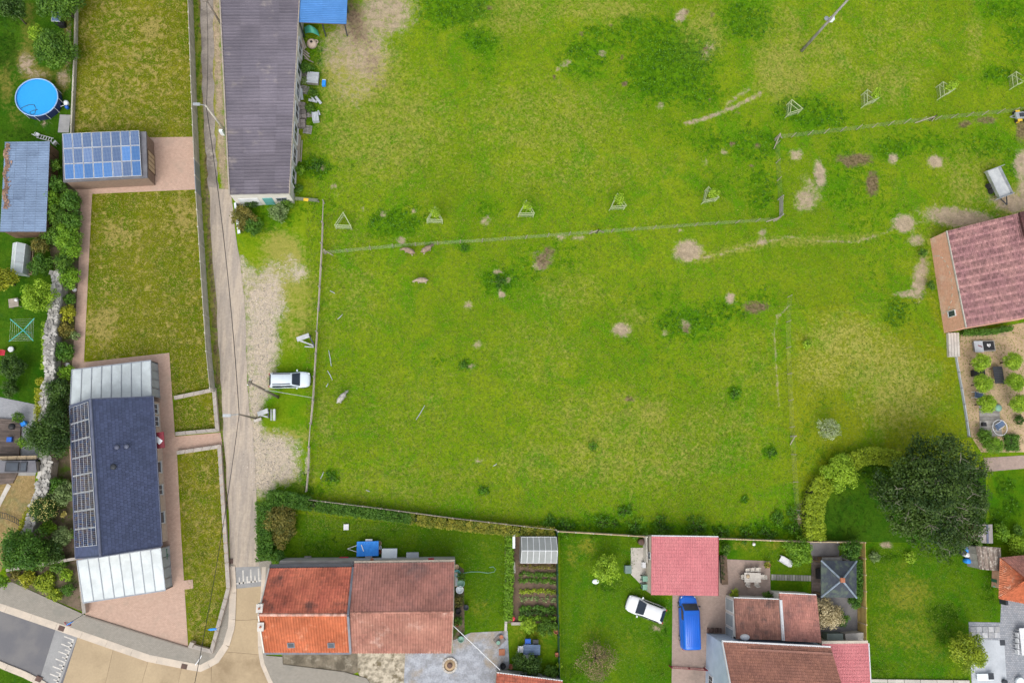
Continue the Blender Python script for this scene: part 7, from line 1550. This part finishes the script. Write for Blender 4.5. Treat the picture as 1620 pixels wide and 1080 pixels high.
# -- trees
T = lambda *a, **k: plant('tree', *a, **k)
T('bushy green tree cut by the frame top beside the mossy lawn', 'tree', 96, 2, 36, 3.0, 'leaf_mid', .26)
T('dark tree in the top corner of the pool garden', 'tree', 18, 14, 22, 3.0, 'leaf_dark', .26)
T('bushy green tree above the round pool', 'tree', 86, 80, 34, 2.4, 'leaf_mid', .24)
plant('shrub', 'lime green shrub tip beside the tree above the pool', 'shrub', 57, 53, 13, 1.6, 'leaf_lime', .2, trunk=False)
T('bright lime tree with rounded clumps by the stone wall', 'tree', 62, 471, 30, 2.2, 'leaf_lime', .2, n=18, rough=.4, lo=.0)
T('yellow green tree at the west frame edge', 'tree', 3, 442, 22, 2.5, 'leaf_yellow', .22)
T('dark dense tree leaning over the stone wall by the slate house', 'tree', 80, 688, 36, 2.6, 'leaf_dark', .22)
T('deep green round tree above the front flower bed', 'tree', 38, 868, 34, 2.6, 'leaf_hedge', .22)
T('small light green tree on the side lawn', 'tree', 957, 900, 23, 2.0, 'leaf_lime', .2, n=22)
T('silvery olive tree in the mown plot', 'tree', 1311, 679, 19, 1.8, 'leaf_olive', .17, dens=5)
T('green and yellow bushy tree overhanging the stone patio', 'tree', 1532, 1028, 30, 2.2, 'leaf_privet', .2)
plant('shrub', 'bare twiggy brown shrub on the side lawn', 'shrub', 945, 1044, 31, 1.5, 'leaf_twig', .16, trunk=False, dens=2.2, squash=.7)
# the big dark tree
def big_tree():
    c0 = G(1472, 780, 5.5); t = thing('tree', 'huge dark spreading tree beside the curved hedge', 'tree', (c0.x, c0.y, 0)); cl = []; tips = []
    for px, py, r, z in ((1470, 770, 60, 7.5), (1425, 775, 50, 6), (1500, 735, 52, 6.5), (1525, 785, 46, 6), (1480, 830, 52, 6), (1440, 820, 44, 5), (1530, 830, 38, 5), (1450, 725, 40, 5.5), (1395, 775, 30, 4), (1505, 850, 30, 4.5), (1540, 745, 30, 5), (1500, 700, 18, 5)):
        c = G(px, py, z); rr = r/PXM*.92
        cs = crown_clumps(c, rr, rr*.62, int(16+rr*8), 5.6, .27, -.2, .4, .28); cl += cs; tips += [cs[k] for k in range(0, len(cs)-1, 10)]
    leaf_obj('crown', cl, .27, 'leaf_deep', t, origin=(c0.x, c0.y, 0), up=.6, shell=.6)
    tb = MB(); tb.tube([(0, 0, -.1), (.1, .1, 1.8), (0, 0, 4.0), (.1, 0, 6.2)], [.6, .45, .36, .15], 9); [tb.tube([(0, 0, 3), (2.6*math.cos(k*1.05), 2.6*math.sin(k*1.05), 5.2)], [.3, .12], 6) for k in range(6)]; tb.build('trunk', 'bark', t, smooth=True)
    for k, q in enumerate(tips):
        e = Vector((q[0]-c0.x, q[1]-c0.y, q[2]+q[3]*.85)); s = Vector((e.x*.45+U(-1.2, 1.2), e.y*.45+U(-1.2, 1.2), U(4.0, 6.0))); m = s.lerp(e, .55)+Vector((U(-.7, .7), U(-.7, .7), .3)); f = s.lerp(e, .85)+Vector((U(-.3, .3), U(-.3, .3), .15))
        lb = MB(); lb.tube([s, m, f, e], [.13, .07, .045, .018], 5)
        for _ in range(2): lb.tube([f, f+Vector((U(-.7, .7), U(-.7, .7), U(.3, .6)))], [.032, .014], 4)
        lb.build('limb', 'limb_bark', t, smooth=True)
big_tree()
# saplings inside the guards
for x, y, rz, lb, s in GUARDS:
    if s:
        p = G(x, y); t = thing('sapling', lb.replace('triangular guard round the sapling', 'thin young sapling with pale leaves'), 'sapling', p, 0, 'saplings in guards')
        MB().tube([(0, 0, -.05), (.05, .03, 1.2), (0, 0, 2.4)], [.035, .03, .012], 6).build('trunk', 'pale_bark', t, smooth=True)
        leaf_obj('crown', [(p.x+U(-.35, .35), p.y+U(-.35, .35), U(1.7, 3.0), U(.3, .5), 1.1, 48, U(.4, .9)) for _ in range(12)], .19, 'leaf_lime', t, origin=p)
# ball trees on the gravel terrace
for k, (x, y, lb) in enumerate(((1552, 573, 'clipped ball tree nearest the black covered box'), (1555.5, 607, 'clipped ball tree, middle of the west row'), (1561, 638.5, 'clipped ball tree of the west row nearest the white hoop'), (1602, 570.5, 'clipped ball tree of the east row nearest the barn'), (1606.5, 603.5, 'clipped ball tree, middle of the east row'), (1613.5, 638, 'clipped ball tree of the east row farthest from the barn'))):
    plant('ball_tree', lb, 'tree', x, y, 17.5, 2.0, 'leaf_lime' if k != 9 else 'leaf_fresh', .15, .9, n=30, dens=13, group='clipped ball trees', rough=.08, lo=-.6)
# -- shrubs
S = lambda *a, **k: plant('shrub', *a, trunk=False, **k)
for x, y, r, z, m, lb in ((85, 262, 12, 1.3, 'leaf_mid', 'shrub touching the upper corner of the blue grey shed'), (88, 292, 16, 1.5, 'leaf_hedge', 'shrub between shed and solar garage'), (82, 316, 17, 1.5, 'leaf_fresh', 'fresh green shrub overhanging the shed roof'), (112, 320, 19, 1.5, 'leaf_hedge', 'shrub at the bend of the brick path'), (88, 340, 18, 1.5, 'leaf_mid', 'shrub beside the lower half of the shed'), (116, 350, 16, 1.5, 'leaf_hedge', 'shrub hugging the brick path below the bend'), (84, 372, 18, 1.4, 'leaf_mid', 'shrub below the shed corner'), (106, 372, 20, 1.5, 'leaf_fresh', 'large fresh shrub halfway along the bed'), (112, 395, 18, 1.4, 'leaf_fresh', 'shrub above the last one by the stone wall head'), (62, 388, 15, 1.1, 'leaf_bronze', 'low bronze shrub near the little greenhouse'), (103, 416, 17, 1.3, 'leaf_mid', 'shrub beside the head of the stone wall'), (112, 440, 17, 1.3, 'leaf_fresh', 'bright shrub nearest the white lantern ball'),
                      (65, 420, 18, 1.1, 'leaf_hedge', 'ferny dark shrub between planter and stone wall'), (111, 474, 11, .8, 'leaf_hedge', 'small dark shrub below the lantern ball'), (108, 496, 13, .8, 'leaf_yellow', 'yellow leaved shrub beside the brick path'), (103, 522, 14, .7, 'leaf_bronze', 'bronze shrub beside the brick path'), (118, 530, 8, .5, 'leaf_sage', 'sage green clump at the path edge'), (103, 556, 16, .9, 'leaf_hedge', 'dark shrub above the pale stone ring'), (106, 590, 13, .8, 'leaf_fresh', 'light shrub beside the upper veranda'), (94, 614, 20, 1.4, 'leaf_dark', 'dark shrub left of the upper veranda'), (92, 645, 18, 1.4, 'leaf_dark', 'dark shrub between wall and solar roof'), (108, 633, 8, .8, 'leaf_sage', 'grey green clump at the solar roof corner'),
                      (22, 580, 20, 1.6, 'leaf_dark', 'feathery cypress shrub at the courtyard edge'), (17, 613, 14, 1.2, 'leaf_dark', 'smaller cypress shrub in the courtyard'), (28, 660, 9, 1.0, 'leaf_mid', 'small bush beside the dark deck'), (35, 700, 9, 1.0, 'leaf_fresh', 'green climber at the deck edge'),
                      (102, 780, 20, .9, 'leaf_sage', 'pale grassy shrub beside the solar roof'), (90, 768, 14, 1.0, 'leaf_hedge', 'green shrub behind the grassy one'), (77, 834, 13, .8, 'leaf_fresh', 'fresh round shrub below the yellow flowering bush'), (99, 848, 15, .9, 'leaf_sage', 'grey green round shrub near the lower wall'), (78, 872, 20, 1.3, 'leaf_dark', 'dark shrub right of the deep green tree'), (100, 814, 5, .4, 'petal_yellow', 'tiny yellow flower clump'), (116, 845, 7, .7, 'leaf_fresh', 'narrow shrub at the lower house corner'),
                      (3, 920, 10, 1.2, 'leaf_fresh', 'bright shrub at the pavement end by the frame edge'), (45, 915, 13, .6, 'leaf_yellow', 'yellow groundcover shrub in the front bed'), (72, 920, 17, .5, 'leaf_privet', 'low yellow green mound filling the front bed'), (105, 908, 10, .7, 'leaf_lime', 'lime hosta like shrub by the lower veranda'), (108, 932, 10, .7, 'leaf_hedge', 'round dark shrub in the front bed corner'), (88, 940, 11, .4, 'leaf_privet', 'low groundcover along the pavement'), (25, 908, 9, .5, 'leaf_bronze', 'reddish groundcover at the front bed start'), (92, 893, 12, .6, 'leaf_mid', 'green shrub at the thin brick wall'), (65, 892, 9, .4, 'leaf_sage', 'sage clump at the thin brick wall'),
                      (385, 345, 20, 1.0, 'leaf_bronze', 'bronze weedy shrub before the barn front'), (402, 358, 16, .9, 'leaf_hedge', 'dark weedy shrub near the lane before the barn'), (440, 336, 16, 1.0, 'leaf_sage', 'grey flowering shrub before the barn door'), (452, 322, 12, .8, 'leaf_mid', 'green shrub at the barn front corner'), (475, 270, 9, .8, 'leaf_fresh', 'fresh weed clump at the barn side wall'), (470, 300, 9, .6, 'leaf_mid', 'weed clump at the barn corner'), (398, 320, 12, .8, 'leaf_dark', 'dark weed heap under the barn front'), (484, 108, 12, .6, 'leaf_hedge', 'dark weeds between clay oven and pallet crate'), (494, 147, 9, .5, 'leaf_mid', 'weeds between pallet crate and plank heap'), (490, 172, 9, .5, 'leaf_mid', 'weeds between plank heap and stone stacks'), (482, 128, 7, .5, 'leaf_sage', 'grey weeds behind the pallet crate'),
                      (1262, 872, 23, 1.4, 'leaf_fresh', 'round fresh bush by the grey slab'), (1346, 870, 19, 1.4, 'leaf_hedge', 'round bush behind the pavilion'), (1307, 969, 25, 1.5, 'leaf_blond', 'straw blond bush beside the tiled annex'), (1330, 978, 14, 1.0, 'leaf_hedge', 'green bush beside the blond one'), (1352, 950, 14, 1.1, 'leaf_hedge', 'bush under the pavilion corner'), (1148, 868, 10, .8, 'leaf_mid', 'shrub at the salmon garage wall'), (1277, 545, 9, .5, 'leaf_lime', 'little lime shrub in the mown plot'),
                      (842, 1052, 16, 1.2, 'leaf_dark', 'dark shrub behind the cottage wall, wider one'), (822, 1046, 13, 1.2, 'leaf_dark', 'dark shrub near the clay pots'), (862, 992, 14, .8, 'leaf_mid', 'shrub at the end of the vegetable plot'), (835, 989, 12, .6, 'leaf_lime', 'lime leafy plant below the vegetable plot'), (878, 990, 8, .6, 'leaf_mid', 'small shrub in the corner by the green fence'), (871, 1062, 12, .7, 'leaf_mid', 'shrub at the cottage end of the green fence'), (884, 1052, 5, .4, 'leaf_lime', 'tiny lime plant at the green fence'), (724, 950, 9, .7, 'leaf_bronze', 'bronze plant in the end wall border'), (724, 982, 8, .6, 'leaf_mid', 'green plant in the end wall border'), (730, 912, 7, .6, 'leaf_mid', 'leafy plant between tubs at the end wall'),
                      (1557, 690, 15, .9, 'leaf_mid', 'spiky bush at the terrace corner'), (1585, 842, 14, 1.2, 'leaf_fresh', 'fresh bush beside the grey shed'), (1610, 862, 18, 1.0, 'leaf_lime', 'lime bush right of the weathered shed'), (1610, 838, 10, .8, 'leaf_mid', 'green bush above the lime one at the frame edge'), (1552, 800, 16, 2.0, 'leaf_dark', 'dark bush under the big tree edge'), (1383, 880, 10, .5, 'leaf_sage', 'pale weed clump near the pavilion fence'), (1440, 882, 10, .4, 'leaf_lime', 'pale green weed on the east lawn'), (1612, 663, 10, .6, 'leaf_dark', 'dark little bush at the terrace frame edge'),
                      (1162, 939, 9, .9, 'leaf_privet', 'green crown growing in the terrace corner pot'), (1213, 893, 6, .7, 'leaf_ochre', 'ochre grass growing in the terrace edge pot'), (1214, 941, 8, .8, 'leaf_mid', 'green crown growing in the annex door pot'), (1460, 400, 9, .8, 'leaf_mid', 'shrub at the upper brick barn corner'), (1473, 452, 9, .8, 'leaf_mid', 'shrub at the lower brick barn corner')):
    S(lb, 'shrub', x, y, r, z, m, .17 if r < 16 else .2, squash=.75, dens=12)
S('clipped bush dotted with yellow flowers against the stone wall', 'shrub', 71, 804, 22, 1.3, 'leaf_dark', .17, squash=.8, n=30, rough=.06, extra=.16, emat='petal_yellow')
S('oval clipped bush at the end of the gravel terrace', 'shrub', 1570, 704, 17, .9, 'leaf_fresh', .15, squash=.8, n=30, rough=.06, sx=1.35)
S('lime shrub forming the bend of the curved hedge', 'shrub', 1331, 746, 31, 1.6, 'leaf_lime', .22, squash=.6, n=30)
# -- weeds standing in the pasture, each clump on its own
for x, y, r, lb in ((735, 393, 7, 'single dark nettle clump below the second sapling'), (733, 578, 8, 'small nettle clump beside a molehill in mid pasture'), (1162, 622, 9, 'dark thistle clump in the east half of the pasture'), (1219, 716, 9, 'dark thistle clump near the faint wire fence'), (987, 807, 11, 'round nettle clump nearest the pasture foot'), (953, 824, 12, 'nettle clump beside the boundary fence, left of the round one'), (972, 827, 8, 'small nettle clump beside the boundary fence'), (765, 776, 8, 'low weed clump above the patchy hedge'), (525, 755, 10, 'weed clump near the hedge corner'), (938, 705, 7, 'tiny weed clump in the lower pasture'), (1178, 789, 6, 'tiny thistle clump above the salmon garage'), (1230, 818, 14, 'broad nettle clump near the curved hedge'), (1256, 812, 12, 'nettle clump against the curved hedge foot'), (1255, 836, 15, 'nettle clump at the fence corner by the curved hedge'), (1005, 836, 18, 'nettle thicket behind the pale fence, left of the garage'), (1045, 836, 17, 'nettle thicket behind the salmon garage gutter'), (1100, 834, 18, 'nettle thicket behind the salmon garage corner'), (1140, 842, 13, 'nettle thicket right behind the salmon garage'), (1180, 846, 14, 'nettle thicket behind the terrace lawn'), (1215, 845, 15, 'nettle thicket behind the white ball ornament'), (895, 833, 14, 'nettle thicket behind the vegetable greenhouse'), (870, 826, 12, 'nettle thicket at the end of the patchy hedge'), (790, 446, 12, 'round nettle clump between molehills'), (500, 262, 13, 'dark nettle clump beside the barn wall')):
    plant('nettle_clump', lb, 'weeds', x, y, r*1.1, .28, 'nettle_leaf', .17, .45, dens=7, trunk=False, n=12, rough=.5)
# -- hedges
def hedge(label, pts, w, h, mat, size=.17, dens=56, gaps=0.0, wob_=.07, tone=None):
    P = [Vector((p.x, p.y, 0)) for p in GP(pts, h)]; A = along(P, .34, False); o = A[0][0]; t = thing('hedge', label, 'hedge', o); cl = []
    for k, (p, a) in enumerate(A):
        if gaps and math.sin(k*1.3)+math.sin(k*.57+1)+U(-.6, .6) > 2-gaps*2: continue
        s = Vector((-math.sin(a), math.cos(a), 0)); tn = U(.3, .7)
        for u in np.linspace(-.5, .5, max(3, int(w/.36)+1)):
            q = p+s*(u*(w-.3)); edge = abs(u) > .4
            cl.append((q.x+U(-.1, .1), q.y+U(-.1, .1), h-.22+U(-wob_, wob_), .32, .8, dens, min(1, tn+U(-.15, .15))))
            if edge: cl.append((q.x, q.y, h*.45, .3, h*1.1/.6, int(dens*1.1), tn*.9))
    leaf_obj('foliage', cl, size, mat, t, origin=o)
    mb = MB()
    for (p, a), (q, b) in zip(A[:-1], A[1:]): mb.beam(p+Vector((0, 0, h*.36)), q+Vector((0, 0, h*.36)), max(.15, w-.6), h*.7)
    mb.build('branches', pm('hedge_wood', (.045, .06, .02), (.035, .045, .018), amp=.3, rough=1), t, world=True)
hedge('tall clipped hedge along the lane beside the row house', [(417, 884), (417, 840), (417, 792)], 1.6, 2.0, 'leaf_hedge'); hedge('dark hedge arm along the pasture at the lane corner', [(424, 788), (450, 789), (486, 797)], 1.5, 1.8, 'leaf_hedge')
hedge('patchy low hedge above the back lawn, lane half', [(490, 799), (560, 808), (650, 820)], 1.1, 1.2, 'leaf_hedge', gaps=.12); hedge('patchy yellowing hedge above the back lawn, greenhouse half', [(653, 821), (720, 830), (800, 838), (878, 843)], 1.1, 1.2, 'leaf_ochre', gaps=.1)
S('bronze green shrub inside the lane corner hedge', 'shrub', 446, 822, 27, 1.2, 'leaf_bronze', .2, squash=.6); S('bronze green shrub below the first inside the hedge corner', 'shrub', 444, 848, 20, 1.0, 'leaf_bronze', .2, squash=.6); S('rounded end of the lane hedge beside the house gable', 'shrub', 440, 880, 12, 1.2, 'leaf_hedge', .18)
hedge('narrow bright hedge beside the vegetable plot', [(807, 848), (806, 900), (805, 950), (804, 982)], .8, .9, 'leaf_fresh', gaps=.15)
hedge('curved yellow green hedge below the lime shrub', [(1293, 852), (1290, 815), (1295, 785), (1310, 760)], 2.2, 1.8, 'leaf_clipped'); hedge('curved clipped hedge running into the big tree', [(1345, 733), (1370, 722), (1400, 720), (1428, 727)], 1.8, 1.8, 'leaf_clipped')
hedge('low hedge between pavilion and screen fence', [(1361, 888), (1361, 920), (1360, 948)], .9, 1.5, 'leaf_hedge'); hedge('ivy hedge along the foot of the brick barn', [(1530, 525), (1565, 524), (1604, 518)], .6, 1.3, 'leaf_hedge')
hedge('yellow ivy spilling over the old stone wall', [(62, 600), (60, 640), (62, 700)], .8, 1.55, 'leaf_yellow', gaps=.15); hedge('lime ivy on the old stone wall beside the clothes dryer', [(69, 512), (70, 545), (68, 580)], .5, 1.4, 'leaf_lime', gaps=.3); hedge('lime ivy at the lower end of the old stone wall', [(52, 795), (42, 815), (28, 845)], .6, 1.0, 'leaf_yellow', gaps=.25)
hedge('clipped dark hedge block beside the oval bush', [(1596, 700), (1614, 700)], 1.8, .8, 'leaf_hedge')
# -- vegetable rows
for y, m, h, dn, lb in ((896, 'leaf_bronze', .25, 12, 'sparse seedling row nearest the greenhouse'), (907, 'leaf_mid', .35, 22, 'leafy vegetable row second from the greenhouse'), (918, 'leaf_mid', .3, 18, 'vegetable row third from the greenhouse'), (934, 'leaf_privet', .35, 20, 'yellowish vegetable row in the middle of the plot'), (947, 'leaf_sage', .25, 13, 'sparse grey green vegetable row'), (961, 'leaf_hedge', .45, 30, 'dense dark leek row'), (968, 'leaf_dark', .45, 30, 'darkest vegetable row beside the leeks'), (977, 'leaf_fresh', .5, 30, 'bright bean row at the plot end')):
    a, b = G(822, y), G(878, y+.5); t = thing('vegetable_row', lb, 'vegetables', a, 0, 'rows in the vegetable plot'); n = 16
    leaf_obj('leaves', [(*(a.lerp(b, (k+.5)/n)+Vector((U(-.05, .05), U(-.15, .15), 0)))[:2], h*.6, .3, h*1.6, int(dn*2*U(.4, 1.6)), U(.3, .8)) for k in range(n) if U(0, 1) < dn/24+.3], .19, m, t, origin=a)
    mb = MB(); mb.hexa([a+Vector((0, -.28, .02)), b+Vector((0, -.28, .02)), b+Vector((0, .28, .02)), a+Vector((0, .28, .02))], [a+Vector((0, -.14, .1)), b+Vector((0, -.14, .1)), b+Vector((0, .14, .1)), a+Vector((0, .14, .1))]); mb.build('ridge', 'soil', t, world=True)
# herbs in the long trough
p = [G(1143, y, .55) for y in (882, 890, 898, 906, 914)]
o = leaf_obj('herbs', [(q.x, q.y, .6, .3, .6, 40, U(.2, .5)) for q in p], .14, 'leaf_dark', None); tag(o, 'dark herbs growing in the long planter trough', 'herbs')

# -- ground cover nobody could count
def scatter(n, x0, y0, x1, y1, keep):
    xy = np.stack([RNG.uniform(x0, x1, n), RNG.uniform(y0, y1, n)], 1); L = layers(xy); k = keep(L, xy); xy = xy[k]
    A, B, C_ = [np.array(G(*p)) for p in ((0, 0), (1, 0), (0, 1))]
    d = np.stack([xy[:, 0]-W0/2, -(xy[:, 1]-H0/2), np.full(len(xy), -FPX)], 1) @ np.array(CAMROT).T; t_ = -ALT/d[:, 2]; return np.array(CAMPOS)+d*t_[:, None], L[k]
pts, L = scatter(70000, 480, 0, 1620, 835, lambda L, xy: (L[:, 0]*RNG.uniform(.55, 1.1, len(xy)) > .62) & (L[:, 2] < .5) & (L[:, 3] < .5))
z = RNG.uniform(.05, .28, len(pts))*L[:, 0]
o = leaf_obj('nettles', np.column_stack([pts[:, 0], pts[:, 1], z+.05, np.full(len(pts), .16), np.full(len(pts), .7), np.full(len(pts), 3), RNG.uniform(.0, .9, len(pts))]), .2, 'nettle_leaf', None); tag(o, 'dark green nettles and docks growing in patches over the pasture', 'weeds', kind='stuff')
def in_poly(xy, P):
    x, y = xy[:, 0], xy[:, 1]; c = np.zeros(len(xy), bool)
    for (x0, y0), (x1, y1) in zip(P, P[1:]+P[:1]): c ^= ((y0 > y) != (y1 > y)) & (x < (x1-x0)*(y-y0)/(y1-y0+1e-9)+x0)
    return c
def tufts(name, label, n, box, mat, keep, size):
    pts, L = scatter(n, *box, keep)
    o = leaf_obj(name, np.column_stack([pts[:, 0], pts[:, 1], np.full(len(pts), .05), np.full(len(pts), .05), np.full(len(pts), .6), np.full(len(pts), 1), RNG.uniform(.1, .95, len(pts))]), size, mat, None, up=.9, out=.2, aspect=.3); tag(o, label, 'grass', kind='stuff')
tufts('grass_tufts', 'short grass tufts all over the pasture', 150000, (484, 0, 1620, 838), 'blade', lambda L, xy: (L[:, 2] < .45) & (L[:, 3] < .45) & (L[:, 4] < .4) & (L[:, 0] < RNG.uniform(.3, .8, len(xy))) & ~in_poly(xy, [(1300, 860), (1300, 800), (1328, 750), (1370, 730), (1565, 735), (1620, 700), (1620, 862)]), .24)
LA = [[(121, 0), (295, 0), (302, 165), (304, 216), (225, 220), (115, 222)], [(148, 310), (308, 302), (316, 440), (329, 612), (274, 625), (270, 555), (137, 568)], [(278, 636), (334, 622), (339, 677), (279, 681)], [(284, 720), (342, 712), (355, 890), (357, 930), (330, 1024), (301, 1018), (294, 910)]]
def any_poly(xy, PP):
    m = np.zeros(len(xy), bool)
    for P in PP: m |= in_poly(xy, P)
    return m
tufts('moss_tufts', 'short dry grass tufts in the mossy lawns', 60000, (115, 0, 360, 1028), 'moss_blade', lambda L, xy: any_poly(xy, LA), .24)
GA = [[(480, 818), (796, 850), (798, 994), (740, 996), (738, 892), (468, 880)], [(888, 846), (1020, 852), (996, 915), (1020, 938), (1060, 948), (1060, 1080), (890, 1080)], [(1374, 864), (1510, 864), (1580, 905), (1580, 980), (1530, 980), (1534, 1075), (1378, 1075)], [(1150, 858), (1282, 862), (1282, 905), (1222, 904), (1216, 884)]]
tufts('lawn_tufts', 'short green blades in the garden lawns', 40000, (468, 818, 1585, 1080), 'garden_blade', lambda L, xy: any_poly(xy, GA), .2)
# stones on the lane shoulder
pts, L = scatter(6000, 380, 400, 500, 780, lambda L, xy: L[:, 4] > RNG.uniform(.35, 1.3, len(xy))); mb = MB()
for p in pts: s = U(.03, .085); mb.box((p[0], p[1], .02), (s*U(.7, 1.4), s, .07), U(0, 3), U(0, 1), U(-.3, .3), U(-.3, .3))
o = mb.build('gravel_stones', pm('gravel_stone', (.50, .44, .37), (.33, .30, .27), amp=.3, tone=.5, rough=.95)); tag(o, 'loose pale stones scattered on the gravelly lane shoulder', 'gravel', kind='stuff')
